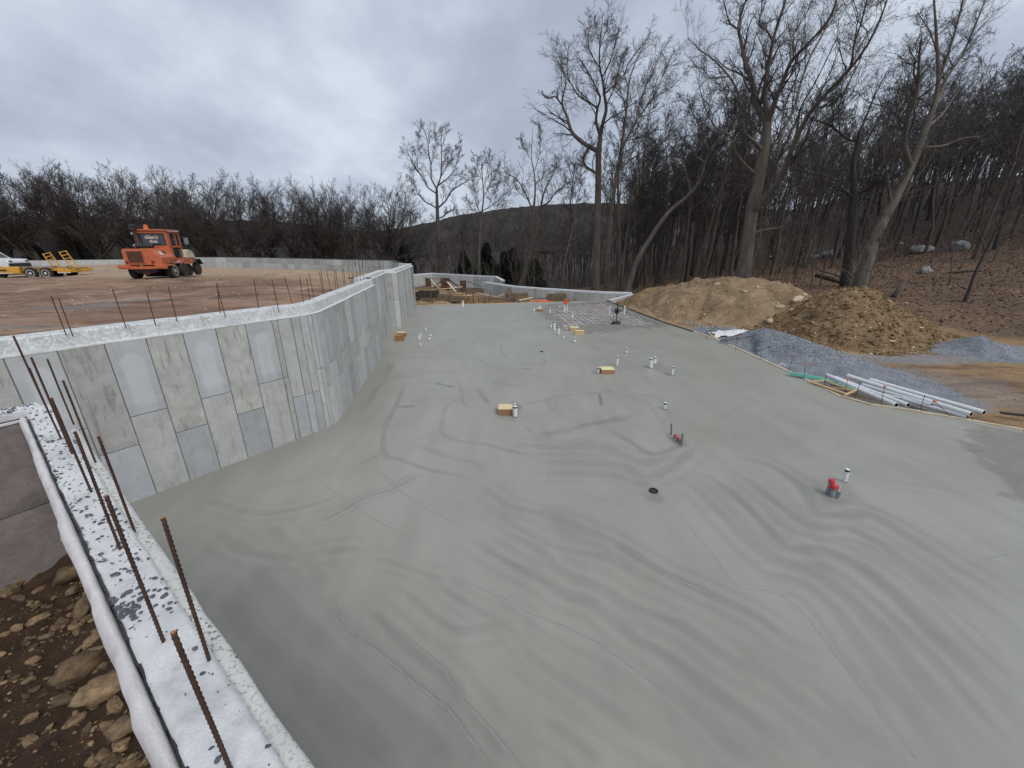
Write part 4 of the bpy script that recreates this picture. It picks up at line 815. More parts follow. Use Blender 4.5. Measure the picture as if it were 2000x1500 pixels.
b_ = MB(); b_.beam(XW(-.02, -.32, 1.75), XW(3, -.32, 1.75), .25, 3.5); b_.build('wall_core', M['fgtop'], xw)
a_ = rc.uniform(0, 2.2, 420); n_ = rc.uniform(-.44, -.20, 420); q = bd0[None]+bdir*a_[:, None]+bn*n_[:, None]; sz = rc.uniform(.01, .035, 420); P3 = np.concatenate([q-np.array([xo[0], xo[1]]), (3.50+sz*.15)[:, None]], 1)
link('gravel_scatter', scatter_mesh('gravel_scatter', P3, sz, M['chip'], [ico_rock(220+k, 1, .5, .5) for k in range(3)], 4), xw, kind='stuff')
# ------------------------------------------------------------------ stony soil in the pit between the two
def soilz(s, n): return 1.62+fbm(s*1.1, n*1.1, 101, 4)*.10+fbm(s*5, n*5, 102, 4)*.075+.10*sstep(-.4, -.08, n)
S = np.arange(-2, 6.9, .04); Nn = np.arange(-4.2, .05, .04); SS, NN = np.meshgrid(S, Nn); ZZ = soilz(SS, NN); X = SS*ES[0]+NN*EN[0]; Y = SS*ES[1]+NN*EN[1]; i = np.arange(len(S)-1)[None]+np.arange(len(Nn)-1)[:, None]*len(S)
soil = link('soil_bed', npmesh('soil_bed', np.stack([X, Y, ZZ], 2).reshape(-1, 3), [np.stack([i, i+1, i+1+len(S), i+len(S)], 2).reshape(-1, 4)], M['soil'], True), kind='structure')
rockm = []
for k in range(7):
    V_, F_ = ico_rock(300+k, 3, .75, .22); V_ = V_*(1+fbm(V_[:, 0]*6+k*3, V_[:, 1]*6+V_[:, 2]*5, 330+k, 4)*.26)[:, None]; rockm.append(npmesh('fieldstone', V_, [F_], M['rock'], True))
def putrock(s, n, sz, fl=.8):
    o = link('fieldstone', rockm[rc.integers(7)], soil); o.location = SN(s, n, soilz(np.array([s]), np.array([n]))[0]+sz*.14); o.rotation_euler = (rc.normal(0, .3), rc.normal(0, .3), rc.uniform(0, 6.3)); o.scale = (sz*1.2, sz*.85, sz*fl)
for px_, py_, wpx in [(140, 1136, 85), (18, 1150, 50), (77, 1150, 28), (168, 1188, 60), (118, 1205, 34), (35, 1168, 26), (160, 1302, 95), (205, 1350, 92), (120, 1356, 46), (245, 1425, 80), (60, 1180, 20), (195, 1460, 42), (140, 1393, 40), (90, 1240, 24), (105, 1215, 26), (60, 1215, 22), (40, 1130, 46), (82, 1345, 14), (150, 1230, 26), (185, 1252, 40), (165, 1408, 28), (250, 1490, 50), (215, 1480, 40), (10, 1235, 20), (150, 1262, 24), (105, 1165, 22)]:
    p = G(px_, py_, 1.68); dep = (p-CO)@FW; s0, n0 = sn(p); putrock(s0, n0, wpx*dep/F*.82)
for k in range(265):
    s_ = rc.uniform(0, 5.8); n_ = -rc.exponential(.5)-.1
    if n_ > -3.5: putrock(s_, n_, min(.028+rc.exponential(.028), .15))
nn = 9000; ss = rc.uniform(-.5, 6, nn); ns = -rc.uniform(.05, 3, nn); sz = np.minimum(rc.exponential(.010, nn)+.006, .05)
P3 = np.stack([ss*ES[0]+ns*EN[0], ss*ES[1]+ns*EN[1], soilz(ss, ns)+sz*.2], 1); link('pebbles', scatter_mesh('pebbles', P3, sz, M['rock'], [oct_rock(320+k, .8) for k in range(6)], 6), kind='stuff')
nn = 420; ss = rc.uniform(-.2, 5.9, nn); ns = -.1-rc.exponential(.55, nn).clip(0, 3); sz = (.026+rc.exponential(.024, nn)).clip(0, .12)
link('small_cobbles', scatter_mesh('small_cobbles', np.stack([ss*ES[0]+ns*EN[0], ss*ES[1]+ns*EN[1], soilz(ss, ns)+sz*.15], 1), sz, M['rock'], [ico_rock(340+k, 2, .7, .25) for k in range(5)], 16), kind='stuff')
# ------------------------------------------------------------------ spoil heaps and gravel piles
def gzs(x, y): return float(gz(np.array([x]), np.array([y]))[0])
def heap(name, crest, slope, m, label, cat, step=.16, rough=.16, seed=1, flat=0, extra=None, parts=None):
    """crest: (px, py, distance) along the top; the sides fall at the angle of repose"""
    cr_ = [AT(*c) for c in crest]; pl = [c[:2] for c in cr_]; hz = np.array([c[2] for c in cr_]); sl = np.linalg.norm(np.diff(np.array(pl), axis=0), axis=1); cum = np.concatenate([[0], np.cumsum(sl)])/max(sl.sum(), 1e-6)
    mxh = max(h-gzs(*p) for h, p in zip(hz, pl)); ext = mxh/slope+1.2; P_ = np.array(pl)
    xs_ = np.arange(P_[:, 0].min()-ext, P_[:, 0].max()+ext, step); ys_ = np.arange(P_[:, 1].min()-ext, P_[:, 1].max()+ext, step)
    def zf(X, Y):
        d_, p_, _ = segdist(X, Y, pl); d_ = np.maximum(0, d_+fbm(X/2.2, Y/2.2, seed, 3)*.9*rough*4); h = np.interp(p_, cum, hz); s_ = np.sqrt(d_*d_+.35**2)-.35
        g0 = gz(X, Y); z = h-s_*slope+fbm(X/.9, Y/.9, seed+1, 4)*rough*1.4+fbm(X/.28, Y/.28, seed+2, 2)*rough*.5
        over = z-g0; return g0+np.where(over > .3, over, .3*np.exp((over-.3)/.3))-.035-.05*(over < -.8)
    me_, V_ = grid(xs_, ys_, zf, name, m, keep=lambda a, b: (zf(a, b)-gz(a, b)) > -.02)
    c0 = Vector((float(P_[:, 0].mean()), float(P_[:, 1].mean()), gzs(*P_.mean(0)))); 
    me_.transform(Matrix.Translation(-c0)); o = link(name, me_, label=label, cat=cat); o.location = c0; return o, zf, V_
def hit(px_, py_, zf, y0, y1):
    for Y in np.arange(y0, y1, .04):
        p = AT(px_, py_, Y)
        if p[2] <= float(zf(np.array([p[0]]), np.array([p[1]]))[0]): return p
    return None
prock = []
for k in range(6):
    V_, F_ = ico_rock(400+k, 2, .7, .15); prock.append(npmesh('rock', V_, [F_], M['palerock'], False))
def rocks_on(o, zf, lst, y0, y1, n, seed, V_, smax=.12):
    r_ = np.random.default_rng(seed)
    for px_, py_, wpx in lst:
        p = hit(px_, py_, zf, y0, y1)
        if p is None: continue
        s_ = wpx*((p-CO)@FW)/F*1.0; q = link('rock', prock[r_.integers(6)], o); q.location = Vector(p)-o.location; q.scale = (s_*1.1, s_*.8, s_*.75); q.rotation_euler = (r_.normal(0, .3), r_.normal(0, .3), r_.uniform(0, 6))
    id_ = r_.integers(0, len(V_), n); P3 = V_[id_].copy(); P3[:, :2] += r_.normal(0, .12, (n, 2)); P3[:, 2] = zf(P3[:, 0], P3[:, 1]); above = P3[:, 2] > gz(P3[:, 0], P3[:, 1])-.03; P3 = P3[above]
    sz = np.minimum(.03+r_.exponential(.045, len(P3)), smax*2.2); P3[:, 2] += sz*.12
    link('small_stones', scatter_mesh('small_stones', P3-np.array(o.location), sz, M['palerock'], [ico_rock(410+k, 1, .7, .2) for k in range(4)], seed), o, kind='stuff')
def clods(o, zf, V_, n, m_, seed, s0=.05, s1=.05):
    r_ = np.random.default_rng(seed); id_ = r_.integers(0, len(V_), n); P3 = V_[id_].copy(); P3[:, :2] += r_.normal(0, .12, (n, 2)); P3[:, 2] = zf(P3[:, 0], P3[:, 1]); P3 = P3[P3[:, 2] > gz(P3[:, 0], P3[:, 1])-.02]; sz = s0+np.minimum(r_.exponential(s1, len(P3)), .3); P3[:, 2] += sz*.05
    link('clods', scatter_mesh('clods', P3-np.array(o.location), sz, m_, [oct_rock(430+k, .8) for k in range(6)], seed), o, kind='stuff')
o, zf, V_ = heap('dirt_mound', [(1238, 578, 39.5), (1275, 562, 37), (1315, 553, 35.5)], .55, M['dirt_brown'], 'small brown dirt heap at the left end of the spoil heaps, beside the far wall', 'dirt mound', seed=111)
rocks_on(o, zf, [(1300, 585, 8), (1290, 571, 7)], 30, 42, 260, 1, V_); clods(o, zf, V_, 500, M['dirt_brown'], 2)
o, zf, V_ = heap('dirt_mound', [(1318, 556, 34.5), (1355, 546, 33.6), (1400, 540, 33), (1450, 541, 31.6), (1515, 549, 30), (1560, 566, 28.6), (1600, 590, 27)], .60, M['dirt_tan'], 'largest tan spoil heap, rounded and dotted with pale rocks', 'dirt mound', seed=121)
ML1 = o
rocks_on(o, zf, [(1560, 585, 27), (1524, 600, 22), (1543, 608, 14), (1572, 576, 14), (1506, 627, 25), (1456, 569, 11), (1400, 555, 12), (1554, 633, 17), (1440, 559, 8), (1480, 561, 8), (1380, 640, 9), (1520, 592, 9), (1470, 600, 8), (1576, 600, 9), (1590, 618, 9), (1600, 630, 12), (1428, 590, 7), (1377, 614, 8), (1350, 590, 6)], 22, 40, 2300, 3, V_); clods(o, zf, V_, 1300, M['dirt_tan'], 4, .03, .04)
o, zf, V_ = heap('dirt_mound', [(1572, 590, 27), (1592, 578, 26.6), (1625, 566, 26), (1655, 558, 25.4), (1690, 558, 24.8), (1720, 572, 24.2), (1760, 600, 23.6), (1800, 622, 23.2), (1840, 645, 22.8)], .60, M['dirt_brown'], 'rough darker brown heap of broken clods right of the tan one', 'dirt mound', seed=131, rough=.22)
rocks_on(o, zf, [(1766, 593, 13), (1740, 666, 13), (1671, 570, 7), (1635, 632, 8), (1700, 640, 8), (1800, 640, 9)], 18, 32, 900, 5, V_); clods(o, zf, V_, 5200, M['dirt_brown'], 6, .05, .07)
def gravel(name, crest, slope, label, n, seed, smin=.02, smax=.07, rough=.07, m_=None, **k):
    o, zf, V_ = heap(name, crest, slope, M['slate'], label, 'gravel pile', seed=seed, rough=rough, **k)
    r_ = np.random.default_rng(seed); id_ = r_.integers(0, len(V_), n); P3 = V_[id_].copy(); P3[:, :2] += r_.normal(0, .09, (n, 2)); P3[:, 2] = zf(P3[:, 0], P3[:, 1]); P3 = P3[P3[:, 2] > gz(P3[:, 0], P3[:, 1])-.03]; sz = r_.uniform(smin, smax, len(P3))
    link('crushed_stone', scatter_mesh('crushed_stone', P3-np.array(o.location), sz, m_ or M['chipgrey'], [oct_rock(440+k_) for k_ in range(8)], seed), o, kind='stuff')
    return o
M['chipgrey'] = new_mat('crushed_bluestone'); t = NT(M['chipgrey']); geo = t.n('ShaderNodeNewGeometry').outputs['Random Per Island']
t.l(t.ramp(geo, [(0., (.11, .12, .14)), (.5, (.24, .26, .29)), (1., (.42, .44, .47))]), t.b.inputs['Base Color']); t.b.inputs['Roughness'].default_value = .75
gravel('gravel_pile', [(1430, 663, 21.6), (1465, 648, 21.7), (1500, 641, 21.3), (1545, 654, 20.2), (1600, 676, 18.6)], .52, 'tall blue grey crushed stone pile beside the slab edge', 15000, 141, .035, .10)
gravel('gravel_pile', [(1575, 711, 17.3), (1640, 712, 16.7), (1700, 727, 15.7), (1738, 744, 14.9)], .30, 'low spread of finer dark crushed stone in front of the white pipes', 10000, 151, .025, .06, rough=.03)
gravel('gravel_pile', [(1905, 657, 20.4), (1922, 655, 20.2), (1938, 664, 20.0)], .58, 'separate grey gravel pile at the right, below the dark woodland bank', 4500, 161, .04, .08)
gravel('gravel_pile', [(1405, 641, 25.6), (1425, 638, 25.0)], .45, 'smallest heap of blue stone, beside the crumpled white film', 2600, 171, .03, .08)
# loose stones on the track and a litter of leaves and sticks on the bank
r_ = np.random.default_rng(77)
P_ = []
n = 9000; X = r_.uniform(11.5, 30, n); Y = r_.uniform(9, 36, n); ok = (X > Rx(Y)+.15) & (fbm(X/2, Y/2, 181, 3) > -.05); X, Y = X[ok], Y[ok]; sz = .015+np.minimum(r_.exponential(.022, len(X)), .12)
link('loose_stones', scatter_mesh('loose_stones', np.stack([X, Y, gz(X, Y)+sz*.15], 1), sz, M['palerock'], [oct_rock(450+k) for k in range(6)], 8), kind='stuff')
n = 2600; X = r_.uniform(-24, -7, n); Y = r_.uniform(8, 34, n); ok = inside(X, Y, PP); X, Y = X[ok], Y[ok]; sz = .02+np.minimum(r_.exponential(.02, len(X)), .1)
link('loose_stones', scatter_mesh('loose_stones', np.stack([X, Y, pz(X, Y)+sz*.15], 1), sz, M['palerock'], [oct_rock(460+k) for k in range(6)], 9), kind='stuff')
n = 42000; X = r_.uniform(10, 75, n); Y = 18+58*r_.uniform(0, 1, n); dd, pp_, ss_ = segdist(X, Y, foot); ok = (dd*ss_ > .3) & (Y < 74); X, Y = X[ok], Y[ok]; n = len(X)
a = r_.uniform(0, 6.28, n); s_ = r_.uniform(.05, .13, n); c = np.stack([X, Y, gz(X, Y)+r_.uniform(.005, .07, n)], 1); t1 = np.stack([np.cos(a), np.sin(a), r_.normal(0, .45, n)], 1)*s_[:, None]; t2 = np.stack([-np.sin(a), np.cos(a), r_.normal(0, .45, n)], 1)*s_[:, None]*.6
V4 = np.stack([c-t1, c+t2, c+t1, c-t2], 1).reshape(-1, 3); link('leaf_litter', npmesh('leaf_litter', V4, [np.arange(n*4).reshape(-1, 4)], M['leaf']), kind='stuff')
# boulders and logs on the bank
def onbank(px_, py_, y0=24, y1=100):
    p = hit(px_, py_, gz, y0, y1); return p if p is not None else AT(px_, py_, 60)
for px_, py_, wp, hp, lab in [(1625, 497, 40, 16, 'long pale boulder lying among the trunks left of the leaning tree'), (1588, 502, 22, 9, 'small flat pale boulder just left of the long pale boulder'), (1802, 487, 46, 20, 'wide undercut grey boulder in the middle of the bank'), (1874, 482, 40, 24, 'tallest grey boulder with a slanting face, right of the undercut one'),
                          (1811, 529, 28, 18, 'square grey boulder on the leaf litter below the undercut one'), (1760, 476, 16, 8, 'small white stone far back on the bank'), (1510, 503, 20, 8, 'half hidden flat stone behind the big forked tree')]:
    p = onbank(px_, py_+hp*.3); dep = (p-CO)@FW; V_, F_ = ico_rock(int(px_), 3, .62, .06); x_ = wp*dep/F; me_ = npmesh('boulder', V_*np.array([x_*1.05, x_*.8, hp*dep/F*1.9]), [F_], M['boulder'], False)
    q = link('boulder', me_, label=lab, cat='boulder', group='boulders on the wooded bank'); q.location = Vector(p)+Vector((0, .3, hp*dep/F*.25)); q.rotation_euler = (0, r_.normal(0, .1), r_.normal(0, .4))
for a, b, w_, lab in [((1595, 541), (1645, 555), 9, 'dark fallen log behind the heap, left of the gnarled tree'), ((1745, 582), (1768, 552), 9, 'broken grey stump leaning out of the bank'), ((1530, 512), (1572, 523), 6, 'thin fallen log among the saplings'), ((1855, 535), (1915, 529), 6, 'fallen log lying across the bank below the boulders'), ((1660, 548), (1600, 530), 5, 'slim fallen pole beside the gnarled tree')]:
    p = Vector(onbank(*a)); q = Vector(onbank(*b)) if b[1]-a[1] > -15 else Vector(AT(b[0], b[1], p[1]+.5)); rr = w_*((np.array(p)-CO)@FW)/F/2; mid = (p+q)/2+Vector((0, 0, .1)); z0 = Vector((0, 0, rr*.6)); o = MB().tube([z0, mid-p+z0, q-p+z0], [rr, rr*.85, rr*.6], 8).build('fallen_log', M['bark'], smooth=True, label=lab, cat='log'); o.location = p
n = 1500; X = r_.uniform(12, 62, n); Y = r_.uniform(20, 70, n); dd, pp_, ss_ = segdist(X, Y, foot); ok = dd*ss_ > .5; X, Y = X[ok], Y[ok]; Z = gz(X, Y)+.05; V_ = []; F_ = []
for k in range(len(X)):
    a = r_.uniform(0, 6.28); l_ = r_.uniform(.3, 1.6); b0 = len(V_); d_ = np.array([math.cos(a), math.sin(a), r_.normal(0, .2)])*l_; p = np.array([X[k], Y[k], Z[k]]); w_ = np.array([-math.sin(a), math.cos(a), 0])*.016
    V_ += [p-w_, p+w_, p+[0, 0, .03], p+d_-w_*.4, p+d_+w_*.4, p+d_+[0, 0, .015]]; F_ += [(b0, b0+1, b0+4, b0+3), (b0+1, b0+2, b0+5, b0+4), (b0+2, b0, b0+3, b0+5)]
link('fallen_sticks', npmesh('fallen_sticks', np.array(V_), [np.array(F_)], M['bark']), kind='stuff')
# ------------------------------------------------------------------ trees
def tubes(P, Rr, sides):
    """P (N,K,3), Rr (N,K) -> verts, quads"""
    Nn, K, _ = P.shape; T = np.empty_like(P); T[:, 1:-1] = P[:, 2:]-P[:, :-2]; T[:, 0] = P[:, 1]-P[:, 0]; T[:, -1] = P[:, -1]-P[:, -2]; T /= np.linalg.norm(T, axis=2, keepdims=True)+1e-9
    A = np.cross(T, np.array([.31, .95, .05])); A /= np.linalg.norm(A, axis=2, keepdims=True)+1e-9; B = np.cross(T, A); th = np.arange(sides)/sides*2*np.pi
    V = P[:, :, None]+Rr[:, :, None, None]*(np.cos(th)[None, None, :, None]*A[:, :, None]+np.sin(th)[None, None, :, None]*B[:, :, None])
    i = np.arange(Nn)[:, None, None]*K*sides+np.arange(K-1)[None, :, None]*sides; j = np.arange(sides)[None, None]; j2 = (j+1) % sides
    return V.reshape(-1, 3), np.stack([i+j, i+j2, i+sides+j2, i+sides+j], 3).reshape(-1, 4)
def merge(lst):
    Vs, Fs, b = [], [], 0
    for V, Fc in lst: Vs.append(V); Fs.append(Fc+b); b += len(V)
    return np.concatenate(Vs), np.concatenate(Fs)
def kids(P, Rr, n, t0, t1, ang, ln, K, r_, up=.12, wob=.22, rs=.55, rmin=.004, rend=.25, lendecay=.5, upstart=0., lv=(.6, 1.25)):
    """n children per parent branch; vectorised random growth"""
    Nn, Kp, _ = P.shape; L_ = np.linalg.norm(np.diff(P, axis=1), axis=2).sum(1); par = np.repeat(np.arange(Nn), n); t_ = t0+(t1-t0)*((np.tile(np.arange(n), Nn)+r_.uniform(0, 1, Nn*n))/n)
    f_ = t_*(Kp-1); i0 = np.minimum(f_.astype(int), Kp-2); fr = (f_-i0)[:, None]; S = P[par, i0]*(1-fr)+P[par, i0+1]*fr; T = P[par, i0+1]-P[par, i0]; T /= np.linalg.norm(T, axis=1, keepdims=True)+1e-9
    Rp = Rr[par, i0]*(1-fr[:, 0])+Rr[par, i0+1]*fr[:, 0]
    q = r_.normal(size=T.shape); q -= (q*T).sum(1, keepdims=True)*T; q /= np.linalg.norm(q, axis=1, keepdims=True)+1e-9
    a = R(ang)*r_.uniform(.65, 1.35, len(T)); D = T*np.cos(a)[:, None]+q*np.sin(a)[:, None]; D[:, 2] += upstart; D /= np.linalg.norm(D, axis=1, keepdims=True)
    Lc = L_[par]*ln*r_.uniform(*lv, len(T))*(1-lendecay*(t_-t0)/(max(t1-t0, .01))) if ln > 0 else -ln*r_.uniform(*lv, len(T)); st = Lc/(K-1)
    Pc = np.empty((len(T), K, 3)); Pc[:, 0] = S
    for k in range(1, K):
        D = D+r_.normal(0, wob, D.shape); D[:, 2] += up; D /= np.linalg.norm(D, axis=1, keepdims=True); Pc[:, k] = Pc[:, k-1]+D*st[:, None]
    r0 = np.maximum(Rp*rs, rmin); Rc = r0[:, None]*(1-(1-rend)*np.linspace(0, 1, K)[None]); return Pc, np.maximum(Rc, rmin*.6)
def sstack(pls, K=20):
    """polylines with radii -> resampled arrays"""
    P, Q = [], []
    for pts, rad in pls:
        pts = np.array(pts, float); rad = np.array(rad, float); d_ = np.concatenate([[0], np.cumsum(np.linalg.norm(np.diff(pts, axis=0), axis=1))]); u = np.linspace(0, d_[-1], K)
        # smooth through the points a little
        X = np.stack([np.interp(u, d_, pts[:, k]) for k in range(3)], 1); Y_ = X.copy(); Y_[1:-1] = (X[:-2]+2*X[1:-1]+X[2:])/4; P.append(Y_); Q.append(np.interp(u, d_, rad))
    return np.array(P), np.array(Q)
def hero(name, limbs, o, s, foot_, label, cat='tree', bark='bark', seed=1, n1=9, n2=8, n3=6, dens=1., wscale=1.15, dark_from=None, l1=.42, group='tall bare trees behind the far wall and heaps'):
    """limbs: lists of (x, y[, width]) in a scaled view of the photograph; first is the trunk"""
    r_ = np.random.default_rng(seed); bx_, by_, Y0 = foot_; placed = []; pls = []
    for li, L_ in enumerate(limbs):
        w_ = []; xy = []; last = None
        for q in L_: xy.append((o[0]+q[0]/s, o[1]+q[1]/s)); last = q[2] if len(q) > 2 else None; w_.append(last)
        idx = [i for i, v in enumerate(w_) if v is not None]; ww = np.interp(range(len(w_)), idx, [w_[i] for i in idx])/s*wscale
        if li == 0: Ys_ = np.full(len(xy), Y0)
        else:
            a = np.array([p[0] for p in placed]); j = np.argmin(np.hypot(a[:, 0]-xy[0][0], a[:, 1]-xy[0][1])); ys0 = placed[j][1]; xy[0] = (a[j, 0], a[j, 1])
            plen = sum(math.hypot(xy[i+1][0]-xy[i][0], xy[i+1][1]-xy[i][1]) for i in range(len(xy)-1))/F*Y0; dr = r_.uniform(-.55, .55); cl = np.linspace(0, 1, len(xy)); Ys_ = ys0+plen*dr*cl
        pts = []; rad = []
        for (x_, y_), yy, wv in zip(xy, Ys_, ww):
            p = AT(x_, y_, yy); pts.append(p); rad.append(max(wv*((p-CO)@FW)/F/2, .012)); placed.append(((x_, y_), yy))
        # dense stations so that sub-limbs attach well
        for i in range(len(xy)-1):
            for f_ in (.25, .5, .75): placed.append((((xy[i][0]*(1-f_)+xy[i+1][0]*f_), (xy[i][1]*(1-f_)+xy[i+1][1]*f_)), Ys_[i]*(1-f_)+Ys_[i+1]*f_))
        if li == 0: p = pts[0]; g_ = gzs(p[0], p[1]); pts[0] = np.array([p[0], p[1], min(p[2], g_)-.3]); rad[0] *= 1.18
        pls.append((pts, rad))
    f0 = np.array(pls[0][0][0]); f0[2] = gzs(f0[0], f0[1])
    P0, R0 = sstack(pls, 22); sc_ = Y0/50
    P1, R1 = kids(P0[1:], R0[1:], n1+2, .10, 1., 38, l1*1.15, 10, r_, up=.06, wob=.17, rs=.42, rmin=.016*sc_, rend=.30)
    sm = P1[:, :, :] ; P2, R2 = kids(np.concatenate([P1]), np.concatenate([R1]), n2, .12, 1., 40, .50, 6, r_, up=.04, wob=.15, rs=.5, rmin=.011*sc_, rend=.4, lendecay=.35)
    P2b, R2b = kids(P0[1:], R0[1:], n2, .5, 1., 40, .16, 6, r_, up=.08, wob=.2, rs=.3, rmin=.010*sc_)
    P2 = np.concatenate([P2, P2b]); R2 = np.concatenate([R2, R2b]); P3, R3 = kids(P2, R2, n3, .12, 1., 40, .60, 2, r_, up=.03, wob=.12, rs=.6, rmin=.0085*sc_, rend=.6); P4, R4 = kids(P3, R3, 2, .15, 1., 42, .70, 2, r_, up=.02, wob=.08, rs=.8, rmin=.007*sc_, rend=.7)
    e_ = empty(name, f0, label=label, cat=cat, group=group)
    V_, F_ = tubes(P0, R0, 9); link('trunk', npmesh('trunk', V_-f0, [F_], M[bark], True), e_)
    V_, F_ = merge([tubes(P1, R1, 4), tubes(P2, R2, 3), tubes(P3, R3, 3), tubes(P4, R4, 3)]); link('crown', npmesh('crown', V_-f0, [F_], M['twig'], False), e_)
    return e_
Z1 = ((1320, 0), 2.68); Z2 = ((1040, 20), 2.68); Z3 = ((1600, 0), 2.5); Z4 = ((770, 220), 4.167)
hero('forked_tree', [[(350,1455,62),(370,1330),(385,1200,52),(395,1120),(410,1040,52),(435,930,50),(455,820,48),(470,720,42),(480,640,34)],
 [(480,640,26),(510,560),(530,500,20),(570,400,16),(600,320,15),(650,270),(720,200),(780,130,9),(830,60),(850,-40,5)],
 [(460,600,24),(460,500),(480,380,16),(500,250),(530,130,12),(570,20),(590,-60,8)], [(455,640,30),(430,570,26),(410,470),(390,400,20),(355,300),(345,220,14),(320,150),(350,50),(380,-40,6)],
 [(320,150,8),(280,120),(260,50),(240,-30,3)], [(440,780,20),(400,730),(350,700,12),(340,600),(330,480),(280,400,8),(220,330),(170,290),(110,250),(60,200,2)], [(250,430,6),(180,410),(130,350),(60,350,2)],
 [(420,1120,36),(460,1040),(520,980,28),(570,900,26),(600,790,22),(640,700),(690,600,18),(760,510),(850,430,15),(920,350,13),(980,280),(1040,170),(1090,60,7),(1110,-30,4)],
 [(920,340,9),(930,240),(970,120),(1000,0),(1010,-50,5)], [(530,960,16),(530,800),(560,680,12),(620,580),(650,440,9),(700,300),(770,180),(830,30),(850,-30,5)], [(610,790,12),(680,730),(770,650,9),(850,560),(900,440),(960,330,5),(1000,200,3)],
 [(690,610,9),(740,570),(800,550),(840,545,5),(870,450),(900,380,2)], [(410,1240,16),(450,1205),(530,1195,9),(610,1175),(670,1130,3)], [(400,1000,10),(380,980),(320,960),(270,970,4)], [(405,920,12),(350,850),(310,800),(290,700,8),(210,680),(150,560,5),(130,480),(110,400,2)],
 [(500,230,9),(480,160),(430,130),(450,60),(450,-30,3)], [(600,320,8),(600,200),(650,130),(720,0,3)], [(470,720,14),(440,690),(400,660,8),(370,640),(360,560,5),(370,420,3)], [(520,540,10),(560,590),(600,480,6),(650,360,5),(640,320),(600,200,2)]],
 *Z1, TREEFEET['big'], 'largest bare tree with a pale thick trunk forking into many limbs behind the tan heap', bark='barkpale', seed=11, n1=10, n2=7, n3=5, l1=.36)
hero('tall_tree', [[(330,1480,34),(335,1300),(340,1100,30),(345,900),(345,740,26),(355,660,20)], [(355,660,18),(370,580,16),(390,520),(375,440,12),(370,370),(350,300),(350,200,6),(360,100),(370,10,2)], [(340,740,20),(270,700),(200,640,15),(185,560),(150,490,10),(165,430),(180,360),(150,290,4),(110,240,2)],
 [(150,490,8),(120,450),(80,460),(50,440,2)], [(340,650,14),(330,580),(340,510),(360,460),(330,400,7),(280,300),(240,250,3)], [(330,510,8),(290,480),(240,450),(210,400),(180,340,4),(185,230),(190,180,2)], [(320,865,12),(280,820),(260,780),(280,740),(330,690,5)],
 [(375,440,8),(430,390),(480,340),(500,280,5),(560,200),(600,150,2)], [(365,360,6),(410,260),(440,150),(450,100,2)], [(350,300,5),(300,220),(290,130),(310,60,2)], [(345,200,4),(380,120),(410,60,1.5)]],
 *Z2, TREEFEET['tall'], 'tall slender tree with a straight brown trunk and kinked limbs, left of the leaning one', seed=12, n1=9, n2=7, n3=5, l1=.40)
hero('ash_tree', [[(388,1475,24),(395,1300),(410,1100,18),(425,950),(445,850,15),(465,720,13),(490,560,10),(505,350,6),(560,220),(610,140,2)], [(460,730,10),(500,660),(540,590),(590,510),(650,450),(720,410),(780,350,2)], [(440,850,9),(500,790),(600,730),(690,690),(780,590,3)],
 [(495,545,7),(480,470),(430,420),(410,380,2)], [(540,590,6),(550,520),(590,400),(640,300),(680,210,2)], [(590,510,5),(650,430),(700,300),(740,220,2)], [(500,400,5),(470,300),(480,220,1.5)], [(470,700,6),(500,680),(600,660),(650,620,2)]],
 *Z2, TREEFEET['second'], 'grey tree with fanning straight limbs, standing just right of the tall slender one', bark='barkpale', seed=13, n1=9, n2=7, n3=5)
x_ = lambda a, b: ((1320+a/2.68-1040)*2.68, (b/2.68-20)*2.68)
def c3(l): return [(*x_(q[0], q[1]), *q[2:]) for q in l]
hero('leaning_tree', [[(485,1480,28),(520,1390),(560,1280),(620,1190,20),(690,1080),(760,1010,17)]+c3([(0,1085,17),(60,1030,16),(140,940),(150,850,13),(180,780),(240,710,9)]), c3([(240,710,8),(290,640),(330,540,5),(400,400,2)]), c3([(240,710,7),(280,600),(260,480),(230,380,2)]), c3([(60,990,8),(40,850),(0,790),(-60,740,2)]), c3([(150,850,8),(110,820),(60,770),(20,700,2)]), c3([(140,930,6),(180,860),(210,800),(230,740,2)]), c3([(170,790,6),(150,700),(90,600),(60,500,1.5)])],
 *Z2, TREEFEET['lean'], 'pale trunk leaning strongly to the right from the end of the far wall', bark='barkpale', seed=14, n1=9, n2=7, n3=5)
hero('gnarled_tree', [[(890,1495,40),(910,1300),(925,1100,34),(935,1020,30),(925,900,22),(930,830),(960,750,18),(960,700,14)], [(960,720,13),(920,740),(860,700),(820,660),(770,640,6),(690,620,3)], [(960,700,12),(1000,600),(1040,500),(1120,350,2)], [(930,1040,14),(870,990),(780,990,6),(700,1060,3)], [(935,1020,14),(1010,990),(1040,950),(1110,940,7),(1180,900,3)],
  [(930,830,7),(980,780),(1050,640),(1100,560,2)], [(820,660,5),(830,560),(800,480,2)], [(870,990,7),(820,930),(720,915),(590,880,3)], [(860,700,5),(850,600),(900,480,2)]],
 *Z1, TREEFEET['gnarl'], 'dark gnarled tree with a crooked top beside the pale leaning trunk on the right', bark='barkdark', seed=15, n1=9, n2=7, n3=5)
